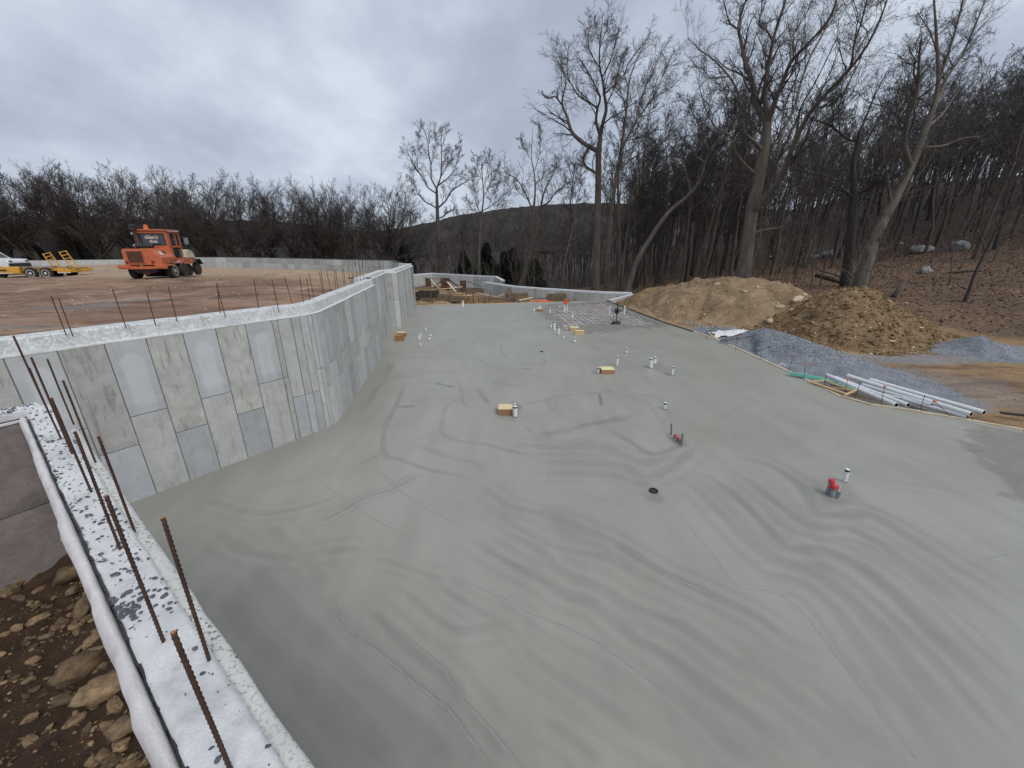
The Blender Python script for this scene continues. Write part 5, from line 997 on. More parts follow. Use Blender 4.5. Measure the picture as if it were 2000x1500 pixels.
hero('pale_leaning_tree', [[(195,1400,50),(260,1180,44),(350,1000,38),(430,850,32),(490,720,28),(530,600,24),(570,500,20),(590,380,14),(575,250),(570,130),(560,0,7),(555,-60,5)], [(580,490,14),(620,380),(700,270,8),(760,130),(810,0),(830,-60,3)], [(600,380,10),(650,200),(690,50),(710,-40,4)], [(440,820,22),(410,700,20),(430,580),(480,450,14),(490,250),(500,180,3)],
 [(480,430,9),(460,350),(470,300),(430,220,2)], [(500,740,10),(600,715),(700,675),(790,665,3)], [(360,990,12),(330,850,9),(310,730),(320,600,3)], [(520,620,10),(600,560),(680,440),(700,330,3)], [(560,520,7),(480,470),(350,430,2)], [(575,260,6),(540,150),(480,60,2)], [(590,370,7),(680,300),(760,200),(800,150,2)], [(470,760,10),(600,640),(700,600),(800,500,2)]],
 *Z3, TREEFEET['pale'], 'smooth pale trunk leaning right with its crown reaching the top right of the picture', bark='barkpale', seed=16, n1=10, n2=7, n3=5, l1=.36)
hero('vase_tree', [[(385,1340,34),(370,1150),(355,950,28),(350,780,24),(345,620,17)], [(345,610,12),(300,540),(300,430),(280,330,7),(270,220),(240,130,2)], [(350,610,11),(380,520),(385,350,6),(380,200),(400,110,2)], [(335,665,10),(270,610),(230,520),(170,450,7),(130,370),(100,300),(50,280,2)], [(180,460,4),(195,300),(200,150,1.5)], [(345,790,10),(300,750),(240,720),(180,630,5),(155,540),(150,460,1.5)],
 [(365,770,12),(420,720),(460,640,9),(520,600),(590,560),(660,510,3)], [(365,610,9),(430,540),(490,470,5),(520,370),(540,260,1.5)], [(380,520,6),(440,420),(480,320),(530,230,1.5)], [(370,860,10),(410,840),(430,810),(490,790,3)], [(385,1070,10),(430,1050),(500,1055,7),(580,1010),(660,960,2)], [(300,420,4),(320,330),(340,200),(330,120,1.5)]],
 *Z4, TREEFEET['single'], 'open vase shaped tree standing alone against the sky behind the far wall', bark='bark', seed=17, n1=7, n2=7, n3=5, l1=.34)
hero('bent_tree', [[(1020,1440,44),(1080,1250),(1120,1130,34),(1130,1080,30),(1125,950,26),(1130,800,20),(1145,700,14),(1150,580,10),(1140,480),(1110,380,6),(1120,250),(1130,120,2)], [(1120,800,12),(1090,710,10),(1040,600),(990,530),(920,500,5),(860,420,1.5)], [(1140,1080,18),(1160,950,16),(1190,790,14),(1200,740,12),(1220,640),(1260,570),(1300,480,6),(1370,350,2)],
 [(1200,770,11),(1260,730),(1310,650,8),(1380,600),(1420,560,4)], [(1150,1130,16),(1230,1130),(1320,1130,9)], [(1150,580,7),(1210,530),(1280,480,4),(1340,430,1.5)], [(1145,480,5),(1180,350),(1190,200),(1180,110,1.5)], [(1110,380,4),(1060,300),(1030,200,1.5)], [(1090,710,5),(1000,640),(970,560,1.5)]],
 *Z4, TREEFEET['fork'], 'tree with a bent lower trunk and a sawn limb sticking out to the right', bark='bark', seed=18, n1=8, n2=7, n3=5)
hero('slender_tree', [[(690,1370,20),(690,1150),(700,950,16),(715,800,12),(730,680,9),(720,560),(710,400,4),(730,300,1.5)], [(700,820,7),(660,730),(655,620,3),(640,500,1.5)], [(735,680,5),(800,560),(850,430,1.5)], [(705,820,7),(790,760),(880,690,4),(960,560,1.5)], [(720,560,4),(680,450),(670,340,1.5)], [(760,770,4),(820,640),(880,500,1.5)], [(725,620,4),(760,480),(770,340,1.5)], [(710,840,5),(640,790),(590,700,1.5)]],
 *Z4, TREEFEET['mid'], 'slender pale trunk with a brushy upright crown right of the vase shaped tree', bark='barkpale', seed=19, n1=8, n2=7, n3=5)
# ---- kinds of woodland tree, copied over the bank and behind the walls
def kind(seed, h=20, spread=.5, nl=9, bark='barkdark', r0=.22, fork=.35, lean=.0, n1=6, n2=6, n3=5, ang=38, broad=False, sides=6, n4=0):
    r_ = np.random.default_rng(seed); K = 12; T_ = np.zeros((1, K, 3)); d_ = np.array([lean, 0, 1.])
    for k in range(1, K): d_ = d_+r_.normal(0, .07, 3); d_[2] = max(d_[2], .8); d_ /= np.linalg.norm(d_); T_[0, k] = T_[0, k-1]+d_*h*.86/(K-1)
    T_[0, 0, 2] = -.5; RT = r0*(1-.86*np.linspace(0, 1, K)**1.1)[None]; RT[0, 0] *= 1.25
    P1, R1 = kids(T_, RT, nl+3, fork, 1., ang*1.12, spread, 11, r_, up=.06, wob=.13, rs=.50, rmin=.03, rend=.18, lendecay=.55)
    P2, R2 = kids(P1, R1, n1, .15, 1., 38, .45, 6, r_, up=.05, wob=.13, rs=.5, rmin=.020, rend=.35); P3, R3 = kids(P2, R2, n2, .12, 1., 38, .52, 4, r_, up=.03, wob=.13, rs=.55, rmin=.015, rend=.5); P4, R4 = kids(P3, R3, n3, .12, 1., 38, .65, 2, r_, up=.02, wob=.1, rs=.7, rmin=.012, rend=.7)
    V_, F_ = merge([tubes(T_, RT, sides), tubes(P1, R1, 5)]); tr_ = npmesh('trunk', V_, [F_], M[bark], True)
    V_, F_ = merge([tubes(P2, R2, 3), tubes(P3, R3, 3), tubes(P4, R4, 3)]); return tr_, npmesh('crown', V_, [F_], M['twig'])
WK = [kind(501, 20, .42, 9, 'barkdark', .20, .35), kind(502, 22, .36, 8, 'bark', .19, .45, .05), kind(503, 18, .46, 10, 'barkdark', .22, .3, -.06), kind(504, 21, .40, 9, 'bark', .24, .4, .10), kind(505, 19, .38, 8, 'barkpale', .15, .4), kind(506, 17, .44, 9, 'barkdark', .17, .33, .12), kind(507, 23, .34, 8, 'bark', .20, .5, .03)]
def broad(seed, h=16, lean=0, bark='barkdark', r0=.36, nl=11, spread=.62, ang=48):
    r_ = np.random.default_rng(seed); K = 7; T_ = np.zeros((1, K, 3)); d_ = np.array([lean, 0, 1.])
    for k in range(1, K): d_ = d_+r_.normal(0, .06, 3); d_ /= np.linalg.norm(d_); T_[0, k] = T_[0, k-1]+d_*h*.42/(K-1)
    T_[0, 0, 2] = -.6; RT = r0*(1-.35*np.linspace(0, 1, K))[None]; RT[0, 0] *= 1.3
    P1, R1 = kids(T_, RT, nl, .45, 1., ang, -h*spread, 14, r_, up=.07, wob=.10, rs=.56, rmin=.05, rend=.15, lendecay=0, lv=(.85, 1.08))
    P2, R2 = kids(P1, R1, 10, .14, 1., 34, .42, 7, r_, up=.05, wob=.10, rs=.5, rmin=.022, rend=.25, lendecay=.35); P3, R3 = kids(P2, R2, 7, .15, 1., 32, .50, 5, r_, up=.04, wob=.11, rs=.55, rmin=.017, rend=.45, lendecay=.3)
    P4, R4 = kids(P3, R3, 5, .1, 1., 32, .62, 3, r_, up=.03, wob=.12, rs=.65, rmin=.014, rend=.6); P5, R5 = kids(P4, R4, 2, .1, 1., 36, .6, 2, r_, up=.05, wob=.1, rs=.8, rmin=.012, rend=.8)
    V_, F_ = merge([tubes(T_, RT, 8), tubes(P1, R1, 5)]); tr_ = npmesh('trunk', V_, [F_], M[bark], True)
    V_, F_ = merge([tubes(P2, R2, 4), tubes(P3, R3, 3), tubes(P4, R4, 3), tubes(P5, R5, 3)]); print('broad', V_[:, 2].max(), np.abs(V_[:, :2]).max()); return tr_, npmesh('crown', V_, [F_], M['twig'])
BK = [broad(521), broad(522, lean=-.25, nl=10), broad(523, nl=12, spread=.64, ang=54), broad(524, lean=-.4, nl=10, bark='bark')] 
BKH = [max(v.co.z for v in k_[1].vertices) for k_ in BK]
SK = [kind(541, 9, .34, 7, 'bark', .055, .25, .05, 4, 4, 3, 34, sides=5), kind(542, 7, .38, 7, 'barkpale', .045, .2, -.12, 4, 4, 3, 36, sides=5), kind(543, 12, .25, 6, 'bark', .07, .4, .12, 4, 4, 3, 30, sides=5)]
def put(kd, x, y, sc_=1., rz=None, label=None, group=None, name='bare_tree', tilt=(0, 0), z=None, cat='tree', parts=True):
    z = gzs(x, y) if z is None else z; e_ = empty(name, (x, y, z), random.uniform(0, 6.28) if rz is None else rz, label=label, cat=cat, group=group); e_.rotation_euler = (tilt[0], tilt[1], e_.rotation_euler[2]); e_.scale = (sc_,)*3
    for nm, me_ in zip(('trunk', 'crown'), kd):
        o = bpy.data.objects.new(nm, me_); col.objects.link(o); o.parent = e_
    return e_
random.seed(31)
# row behind the fill, left to right
lr = [(-12, 338, 66, 1, .8), (40, 342, 70, 1, -.2), (88, 338, 72, 3, 0), (150, 345, 74, 0, 0), (190, 336, 72, 1, 2), (225, 340, 76, 3, 0), (262, 345, 80, 0, 1), (312, 352, 74, 2, 0), (345, 365, 90, 0, 0), (398, 336, 74, 0, 3), (440, 372, 84, 3, 0), (462, 366, 74, 2, 0), (500, 368, 82, 0, 2), (540, 378, 92, 1, 1), (575, 372, 84, 0, 0), (610, 366, 78, 2, 1), (640, 372, 78, 0, 0), (668, 400, 88, 3, 2), (752, 360, 80, 0, 1.4), (775, 395, 90, 2, 0), (120, 365, 95, 2, 0), (20, 370, 92, 0, 0), (700, 420, 100, 1, 0)]
ORD = dict(zip(sorted((j for j in range(8, 23) if j not in (9, 18, 20, 21)), key=lambda j: lr[j][0]), 'first second third fourth fifth sixth seventh eighth ninth tenth eleventh twelfth'.split()))
ORD.update({20: 'faint distant', 21: 'small distant', 22: 'lowest'})
nm = ['leftmost bare tree of the row behind the fill, half out of the picture', 'bare tree leaning over the white pickup', 'wide spreading tree above the trailer', 'spreading tree just left of the trailer ramps', 'bare tree rising behind the two yellow ramps', 'tree with long arching limbs right of the ramps', 'tree left of the orange machine, close behind the wall', 'broad round crowned tree directly behind the orange cab']
for i_, (px_, top, Y, kd, rz) in enumerate(lr):
    p = AT(px_, 500, Y); zb = gzs(p[0], p[1]); zt = AT(px_, top-18, Y)[2]; hh = BKH[kd]*.97
    lab = nm[i_] if i_ < len(nm) else {9: 'tallest tree of the left row, standing alone right of the orange machine', 18: 'round headed tree standing alone in the gap at the right end of the row'}.get(i_, ORD.get(i_, 'far small')+' tree to the right of the tallest one in the left row')
    put(BK[kd], p[0], p[1], (zt-zb)/hh, rz, lab, 'bare trees in a row beyond the fill', 'spreading_tree')
# thicket behind the row, low
def pxof(x, y, z=2.): d_ = np.array([x, y, z])-CO; return 1000+F*d_[0]/(d_@FW)
def thin(n, xr, yr, kinds, sc_, lab, grp, nm_, cond=None, seed=1):
    """lab(px) gives the words for a tree seen at that place across the picture"""
    r_ = np.random.default_rng(seed); k = 0
    while k < n:
        x = r_.uniform(*xr); y = r_.uniform(*yr)
        if cond and not cond(x, y): continue
        l_, g_ = lab(pxof(x, y)); put(kinds[r_.integers(len(kinds))], x, y, r_.uniform(*sc_), r_.uniform(0, 6.28), l_, grp+' '+g_, nm_, (r_.normal(0, .05), r_.normal(0, .05))); k += 1
def zones(base_, zs):
    def f(px_):
        for lim, words in zs:
            if px_ < lim: return base_+' '+words, words
        return base_+' '+zs[-1][1], zs[-1][1]
    return f
ZB_ = [(1240, 'left of the leaning pale trunk'), (1330, 'above the left end of the heaps'), (1450, 'above the tan heap'), (1560, 'right of the largest tree'), (1680, 'around the gnarled tree'), (1800, 'between the pale leaning trunk and the boulders'), (1900, 'above the boulders'), (9999, 'beyond the right end of the boulders')]
ZL_ = [(100, 'at the far left above the trailer'), (270, 'between the ramps and the orange machine'), (400, 'behind the orange cab'), (560, 'above the middle of the curved wall'), (9999, 'above the right end of the curved wall')]
ZC_ = [(850, 'behind the end of the long wall'), (940, 'around the vase shaped tree'), (1040, 'behind the returned corner of the far wall'), (1150, 'left of the tall slender tree'), (1260, 'around the leaning pale trunk'), (9999, 'beyond the leaning pale trunk')]
inview = lambda x, y: abs(x) < y*1.5+4
thin(55, (-110, -6), (72, 108), [WK[0], WK[2], WK[5], WK[3]], (.40, .62), zones('dark bare tree in the thicket', ZL_), 'low thicket trees', 'thicket_tree', lambda x, y: inview(x, y), 61)
thin(56, (-22, 42), (82, 135), WK, (.50, .85), zones('bare tree deep in the wood', ZC_), 'bare trees beyond the far walls', 'woodland_tree', lambda x, y: inview(x, y) and abs(x+16) > 3, 62)
def bank(x, y):
    dd, _, ss_ = segdist(np.array([x]), np.array([y]), foot); return dd[0]*ss_[0] > 1.5 and inview(x, y) and x > .26*y
thin(52, (12, 75), (46, 70), WK, (.8, 1.15), zones('bare tree on the near bank', ZB_), 'bare trees on the near bank', 'woodland_tree', lambda x, y: bank(x, y) and not (x > .8*y and y < 46), 63)
thin(230, (18, 160), (58, 120), WK, (.85, 1.25), zones('bare tree high in the wood', ZB_), 'bare trees high in the wood', 'woodland_tree', lambda x, y: bank(x, y), 64)
thin(70, (9, 60), (28, 66), SK, (.55, 1.0), zones('thin leafless sapling on the bank', ZB_), 'saplings on the bank', 'sapling', lambda x, y: bank(x, y), 65)
thin(30, (-18, 24), (60, 84), [SK[1], SK[2]], (.8, 1.2), zones('slim pale sapling', ZC_), 'slim saplings', 'sapling', lambda x, y: not inside(np.array([x]), np.array([y]), PIT)[0] and y > 62+abs(x)*.3, 66)
# single trees that can be told apart along the wood edge: x at foot, top y, distance, kind, label
for px_, py_, top, Y, kd, lab in [(893, 545, 385, 82, 4, 'slim upright trunk between the vase shaped tree and its right hand neighbour'), (962, 552, 360, 76, 1, 'thin straight trunk left of the bent tree'), (1097, 568, 300, 58, 4, 'very thin pale trunk left of the tall slender tree'), (1112, 565, 250, 62, 6, 'dark straight trunk close left of the tall slender tree'), (1245, 560, 330, 58, 0, 'dark trunk behind the leaning trunk'),
      (1330, 548, 215, 52, 3, 'dark straight trunk rising behind the tan heap, left of the largest tree'), (1280, 548, 245, 60, 2, 'dark trunk left of the heap in shade'), (1408, 530, 240, 58, 0, 'slim dark trunk just left of the largest tree'), (1540, 520, 190, 60, 6, 'tree behind the right hand limbs of the largest tree'), (1808, 488, 130, 55, 1, 'slanting grey trunk by the undercut boulder'), (1905, 500, 90, 46, 3, 'grey trunk right of the tallest boulder'), (1880, 600, 250, 29, 5, 'dark leaning trunk at the right edge'), (1948, 475, 120, 50, 2, 'dark trunk on top of the bank near the right edge')]:
    p = AT(px_, py_, Y); zb = gzs(p[0], p[1]); zt = AT(px_, top, Y)[2]; hh = [20, 22, 18, 21, 19, 17, 23][kd]; put(WK[kd], p[0], p[1], (zt-zb)/hh, random.uniform(0, 6), lab, 'bare trees on the wood edge', 'edge_tree')
# dark evergreens in the hollow
def evergreen(seed, h, w_, n):
    r_ = np.random.default_rng(seed); z = h*(1-np.sqrt(r_.uniform(0, 1, n)))*1.0+.3; z = r_.uniform(.04, 1, n)**1.1*h; rad = w_*(1-z/h)**.8*r_.uniform(.35, 1., n)+.15; a = r_.uniform(0, 6.28, n); rad *= 1+.35*np.sin(a*3+z*1.3); c = np.stack([np.cos(a)*rad, np.sin(a)*rad, z-.12*rad], 1)
    d_ = np.stack([np.cos(a), np.sin(a), r_.normal(-.3, .25, n)], 1)*r_.uniform(.25, .6, n)[:, None]; s_ = np.cross(d_, r_.normal(0, 1, (n, 3))); s_ /= np.linalg.norm(s_, axis=1, keepdims=True); s_ *= r_.uniform(.05, .13, n)[:, None]
    V_ = np.stack([c-s_, c+d_*.6-s_*.9, c+d_, c+d_*.6+s_*.9, c+s_], 1).reshape(-1, 3); i = np.arange(n)*5; cr_ = npmesh('crown', V_, [np.stack([i, i+1, i+3, i+4], 1), np.stack([i+1, i+2, i+3], 1)], M['needle'])
    V2, F2 = tubes(np.array([[(0, 0, -.4), (0, 0, h*.5), (0, 0, h)]], float), np.array([[.2, .12, .02]]), 6); return npmesh('trunk', V2, [F2], M['barkdark']), cr_
EV = [evergreen(601, 11, 3.4, 9000), evergreen(602, 8, 3.2, 7000)]
for px_, Y, sc_, lab in [(1000, 84, 1., 'dark evergreen behind the bent tree'), (950, 92, .9, 'dark evergreen left of the bent tree'), (905, 96, .8, 'dark evergreen behind the vase shaped tree'), (1045, 92, .9, 'dark evergreen between the bent tree and the tall slender tree'), (150, 84, 1.1, 'dark evergreen above the trailer ramps'), (195, 90, 1.0, 'dark evergreen left of the orange machine'), (70, 92, .8, 'dark evergreen behind the trailer'), (590, 96, .8, 'dark evergreen inside the left row of trees'), (500, 96, .7, 'small dark evergreen in the middle of the left row'), (790, 88, .8, 'dark evergreen at the end of the left row'), (985, 78, .6, 'low dark evergreen close behind the far wall')]:
    p = AT(px_, 500, Y); put(EV[random.randrange(2)], p[0], p[1], sc_, None, lab, 'dark evergreens in the hollow', 'evergreen')
# far-off wood that reads as one mass
r_ = np.random.default_rng(88); n = 1500; th = r_.uniform(-1.02, 1.02, n); D = r_.uniform(105, 215, n); X = np.sin(th)*D*1.25; Y = np.cos(th)*D; ok = (Y > 90); X, Y = X[ok], Y[ok]; Z = gz(X, Y); n = len(X); H = r_.uniform(8, 15, n)
P0 = np.zeros((n, 4, 3)); P0[:, :, 0] = X[:, None]; P0[:, :, 1] = Y[:, None]; P0[:, :, 2] = Z[:, None]+H[:, None]*np.array([-.03, .33, .66, 1]); P0[:, 1:, :2] += r_.normal(0, .35, (n, 3, 2)).cumsum(1); R0 = np.array([.16, .11, .07, .02])[None]*r_.uniform(.7, 1.3, n)[:, None]
P1, R1 = kids(P0, R0, 7, .3, 1., 40, .34, 3, r_, up=.15, wob=.2, rs=.5, rmin=.03, rend=.5); P2, R2 = kids(P1, R1, 3, .1, 1., 42, .5, 2, r_, up=.05, wob=.2, rs=.6, rmin=.022, rend=.6)
V_, F_ = merge([tubes(P0, R0, 3), tubes(P1, R1, 3), tubes(P2, R2, 3)]); link('far_wood', npmesh('far_wood', V_, [F_], M['twig']), kind='stuff')
# brushwood: low tangle on the bank and beyond the walls
r_ = np.random.default_rng(89); n = 1250; X = r_.uniform(-60, 90, n); Y = r_.uniform(34, 110, n); dd, _, ss_ = segdist(X, Y, foot); ok = (dd*ss_ > .8) & ~inside(X, Y, PIT) & ~inside(X, Y, PP) & (np.abs(X) < Y*1.5); X, Y = X[ok], Y[ok]; Z = gz(X, Y); n = len(X)
P0 = np.zeros((n, 4, 3)); P0[:, 0] = np.stack([X, Y, Z-.1], 1); D_ = np.stack([r_.normal(0, .35, n), r_.normal(0, .35, n), np.ones(n)], 1); H = r_.uniform(1, 4.5, n)
for k in range(1, 4): D_ = D_+r_.normal(0, .15, D_.shape); P0[:, k] = P0[:, k-1]+D_/np.linalg.norm(D_, axis=1, keepdims=True)*H[:, None]/3
R0 = np.array([.022, .016, .011, .006])[None]*np.ones((n, 1)); P1, R1 = kids(P0, R0, 6, .15, 1., 38, .42, 3, r_, up=.08, wob=.2, rs=.6, rmin=.007); P2, R2 = kids(P1, R1, 3, .1, 1., 38, .5, 2, r_, up=.0, wob=.2, rs=.7, rmin=.006)
V_, F_ = merge([tubes(P0, R0, 4), tubes(P1, R1, 3), tubes(P2, R2, 3)]); link('brushwood', npmesh('brushwood', V_, [F_], M['twig']), kind='stuff')
# ------------------------------------------------------------------ slab edge boards
ef = empty('edge_form', (12, 20, 0), label='pale timber edge boards held along the right side of the slab', cat='formwork'); eo = Vector((12, 20, 0))
pl = [(Rx(y)+.045, y) for y in (36.5, 33, 30.2, 27.6)]
edge = [(float(Rx(y)), float(y)) for y in (39.3, 35.2, 31.3, 27.4)]+[(11.15, 26.2), (11.5, 24.6), (11.89, 22.9), (11.95, 20.8), (12.0, 18.7), (12.04, 16.6), (11.99, 14.9), (11.93, 13.29), (12.34, 12.47), (13.5, 11.85), (14.44, 11.18), (15.24, 10.53), (17.4, 8.7), (20.2, 6.1)]
for i_, (a, b) in enumerate(zip(edge[:-1], edge[1:])):
    a = np.array(a); b = np.array(b); d_ = (b-a)/np.linalg.norm(b-a); nn_ = np.array([-d_[1], d_[0]])
    if nn_[0] < 0: nn_ = -nn_
    dz = random.uniform(.0, .02); bd_ = MB().beam((*(a+nn_*.05), -.06+dz), (*(b+nn_*.05-d_*.01), -.06+dz+random.uniform(-.006, .006)), .11, .18); o = bd_.build('form_board', M['paleboard'], ef, bevel=.004); o.location = -eo
    if i_ < 5: o = MB().beam((*(a+nn_*.005), .0), (*(b+nn_*.005), .0), .03, .14).build('black_liner', M['black'], ef); o.location = -eo
fe = empty('edge_form', (4, 39, 0), label='greenish edge board along the far side of the slab', cat='formwork')
for x0_ in (-8.6, -5.2, -1.6, 2.0, 5.6): x1_ = min(x0_+3.55, 9.3); o = MB().beam((x0_, Yfar(x0_)+.03, -.04), (x1_, Yfar(x1_)+.03, -.04), .07, .16).build('form_board', M['formgreen' if x0_ > 0 else 'pine'] if 'formgreen' in M else M['pine'], fe); o.location = (-4, -39, 0)
# ------------------------------------------------------------------ pipe stubs standing in the fresh concrete
def stub(b, t_, wpx, label, grp='white pipe stubs in the slab', cap=True, body='pvc', base_ring=True):
    B = G(*b, 0); h = None; d_ = ray(*t_); T = CO+d_*(B[1]/d_[1]); h = T[2]; rr = wpx*((B-CO)@FW)/F/2
    e_ = empty('pipe_stub', (B[0], B[1], 0), label=label, cat='pipe', group=grp); lx = T[0]-B[0]; ly = random.uniform(-.01, .01)
    MB().tube([(0, 0, -.08), (lx, ly, h)], rr, 14).build('pipe', M[body], e_, smooth=False)
    if cap: MB().lathe((lx*.95, ly, h-.028), [(rr*.9, -.035), (rr*1.07, -.034), (rr*1.07, .010), (rr*.9, .012)], n=14).build('cap_band', M['capblk'], e_)
    if base_ring: MB().lathe((0, 0, 0), [(rr*1.15, -.02), (rr*1.10, .018), (rr*.95, .024)], n=14).build('wet_collar', M['collar'], e_)
    return e_
M['collar'] = simple('dark_wet_collar', (.06, .062, .058), (.04, .04, .038), 10, .5, .1)
rj = [((1649.5, 941), (1655.5, 916), 7.5, 'rightmost white pipe stub, behind the pair of red caps, tilted right'), ((1271.2, 718.5), (1272.5, 700), 7, 'thicker front pipe stub of the pair right of the nearest wooden box pair'), ((1278.5, 711), (1279.3, 697), 6.5, 'short rear pipe stub of the pair right of centre'),
      ((1312.5, 733), (1315, 716), 4.6, 'white stub standing alone to the right of the pair of thick stubs'), ((1204.8, 714.5), (1206.3, 696), 4.2, 'tall thin white stub behind the box with the pale top'), ((1223.8, 690.5), (1224.6, 680), 4, 'small white stub with a bent wire, beyond the tall thin one'), ((1167.5, 729), (1168.5, 718), 4.4, 'short stub hard against the left side of the wooden box'),
      ((1298.5, 799), (1299.7, 786), 5.5, 'lone white stub between the red capped row and the thick pair'), ((1006.3, 814), (1006, 793), 8.2, 'thick white stub beside the nearest wooden box, at its right end'), ((1005.3, 795), (1005, 788.5), 5, 'small stub half hidden behind the thick one at the nearest box'),
      ((1122, 669), (1122, 660), 5, 'stout short stub nearest of the row left of the unpoured strip'), ((1100.7, 662), (1101, 652.5), 3.3, 'second stub from the front in the row left of the unpoured strip'), ((1091, 654), (1091.3, 638.5), 4.2, 'tall stub with a stepped neck in that row'), ((1082.7, 646.2), (1083, 628), 4.6, 'tallest stub of the row left of the unpoured strip'), ((1076, 640), (1076.5, 630), 3.3, 'thin dark capped stub left of the tallest'),
      ((903.5, 600), (904, 587), 4.2, 'tall white stub at the far edge of the slab'), ((1043, 608.5), (1043.3, 599), 3.2, 'white stub left of the far small box'), ((1074.5, 612), (1074, 601), 3.4, 'white stub at the ragged edge of the poured concrete'), ((1117.5, 622), (1117.5, 611), 4, 'white stub standing inside the unpoured strip'), ((1104, 609), (1104.5, 597.5), 3.2, 'white stub under the orange cone marker'),
      ((831.5, 647.5), (831.8, 636.5), 2.8, 'far thin stub of the cluster beside the long wall'), ((818, 664), (818.5, 651), 3.6, 'left stub of the cluster beside the long wall'), ((821, 658), (821.5, 647), 3.4, 'stub directly behind the left one of the wall cluster'), ((838, 664), (838.2, 655), 4.2, 'stub on the right of the wall cluster'), ((841, 656.5), (841, 648.5), 4, 'short stub behind the right one of the wall cluster'), ((820.5, 677), (820.6, 666), 2.8, 'nearest stub of the cluster beside the long wall')]
for b, t_, wpx, lab in rj: stub(b, t_, wpx, lab)
# open drain, small wall drain
def drain(p, w_, lab):
    B = G(*p, 0); rr = w_*((B-CO)@FW)/F/2; e_ = empty('floor_drain', (B[0], B[1], 0), label=lab, cat='drain'); n = 20
    MB().add([(math.cos(a)*r_, math.sin(a)*r_, z) for r_, z in ((rr, -.02), (rr, .03), (rr*.86, .03), (rr*.84, -.01)) for a in np.arange(n)/n*2*np.pi], [(k*n+i, k*n+(i+1) % n, (k+1)*n+(i+1) % n, (k+1)*n+i) for k in range(3) for i in range(n)]).build('drain_rim', M['capblk'], e_, smooth=False)
    MB().lathe((0, 0, 0), [(rr*.85, .004), (rr*.84, .008)], n=16).build('dark_opening', M['black'], e_)
    for a in (.5, 2.6, 4.4): MB().beam((math.cos(a)*rr*.3, math.sin(a)*rr*.3, .014), (math.cos(a)*rr*.85, math.sin(a)*rr*.85, .02), .012, .01).build('grate_bar', M['conduit'], e_)
drain((1276.5, 959.5), 17, 'round black open drain ring in the fresh concrete'); drain((1058, 687), 6, 'small dark drain hole far out on the slab')
# pair of red capped fittings with a grey bracket
B = G(1622, 968, 0); e_ = empty('capped_fitting', B, label='two red capped grey pipe fittings with a steel plate and bracket', cat='pipe fitting')
B1 = G(1618, 974, 0)
for dx, dy, h, nm_ in ((-.015, .06, .38, 0), (.0, -.03, .29, 1)):
    MB().lathe((dx, dy, 0), [(.052, -.05), (.054, .10), (.048, .11), (.048, h-.09), (.052, h-.085)], n=18).build('fitting_body', M['conduit2'] if 'conduit2' in M else M['conduit'], e_)
    MB().lathe((dx, dy, 0), [(.052, h-.09), (.062, h-.085), (.062, h-.03), (.057, h-.028), (.057, h-.018), (.052, h-.004), (.035, h)], n=18).build('red_cap', M['redpl'], e_)
MB().box((.065, -.05, .17), (.010, .07, .26), M=[[.98, 0, .05], [0, 1, 0], [-.05, 0, 1]]).build('white_plate', M['pvc'], e_)
MB().box((.075, -.10, .075), (.045, .025, .16), M=[[.98, 0, .1], [0, 1, 0], [-.1, 0, 1]]).build('steel_bracket', M['steel2'] if 'steel2' in M else M['conduit'], e_); MB().box((-.07, .02, .22), (.05, .03, .03)).build('side_lug', M['redpl'], e_)
# row of three red capped conduits between two grey posts
B = G(1322, 862, 0); e_ = empty('conduit_rack', B, label='three low red capped conduits between two upright grey channel posts', cat='conduit rack')
for b, t_, mt in (((1311, 849), (1311.5, 827), 'redgrey'), ((1331.5, 870), (1333, 847), 'grey')):
    q = G(*b, 0); T = CO+ray(*t_)*(q[1]/ray(*t_)[1]); q = q-np.array(B); MB().beam((q[0], q[1], -.05), (T[0]-B[0], T[1]-B[1], T[2]), .038, .028).build('channel_post', M['conduit'], e_)
for p in ((1317.5, 857), (1322.5, 862), (1327.5, 866)):
    q = G(*p, 0)-np.array(B); MB().lathe((q[0], q[1], 0), [(.03, -.03), (.03, .09), (.036, .09), (.036, .13), (.028, .135)], n=12).build('conduit', M['conduit'], e_); MB().lathe((q[0], q[1], 0), [(.037, .092), (.037, .136), (.02, .142)], n=12).build('red_cap', M['redpl'], e_)
# wooden boxes (block-outs) in the slab
def woodbox(x0, x1, ytop, ymid, ybot, label, rz=0, top='pinetop', side='ply'):
    """x0,x1 front edge; ybot its foot; ymid top front edge; ytop top back edge"""
    a = G(x0, ybot, 0); b = G(x1, ybot, 0); w_ = b[0]-a[0]; h = AT((x0+x1)/2, ymid, a[1])[2]; dpt = G((x0+x1)/2, ytop, h)[1]-a[1]; c = ((a[0]+b[0])/2, a[1]+dpt/2, 0)
    e_ = empty('wooden_box', c, rz, label=label, cat='wooden box', group='wooden blockout boxes in the slab'); t_ = .02
    MB().box((0, 0, h-t_/2), (w_, dpt, t_)).build('lid', M[top], e_, bevel=.002)
    for y_ in (-dpt/2+t_/2, dpt/2-t_/2): MB().box((0, y_, (h-t_)/2-.02), (w_-.006, t_-.004, h-t_+.03)).build('side_board', M[side], e_)
    for x_ in (-w_/2+t_/2, w_/2-t_/2): MB().box((x_, 0, (h-t_)/2-.02), (t_-.004, dpt-2*t_, h-t_+.03)).build('end_board', M[side], e_)
    return e_
woodbox(973, 1001, 789, 799, 811, 'nearest wooden box with a pale lid, a thick white stub against it'); woodbox(1175, 1200, 716, 722, 731, 'wooden box with a pale lid right of centre, a short stub on its left'); woodbox(771, 787, 653, 655.5, 666, 'reddish box in front of another, close to the foot of the long wall', top='ply'); woodbox(775.5, 791, 647.5, 650, 658.5, 'paler box just behind the reddish one by the long wall')
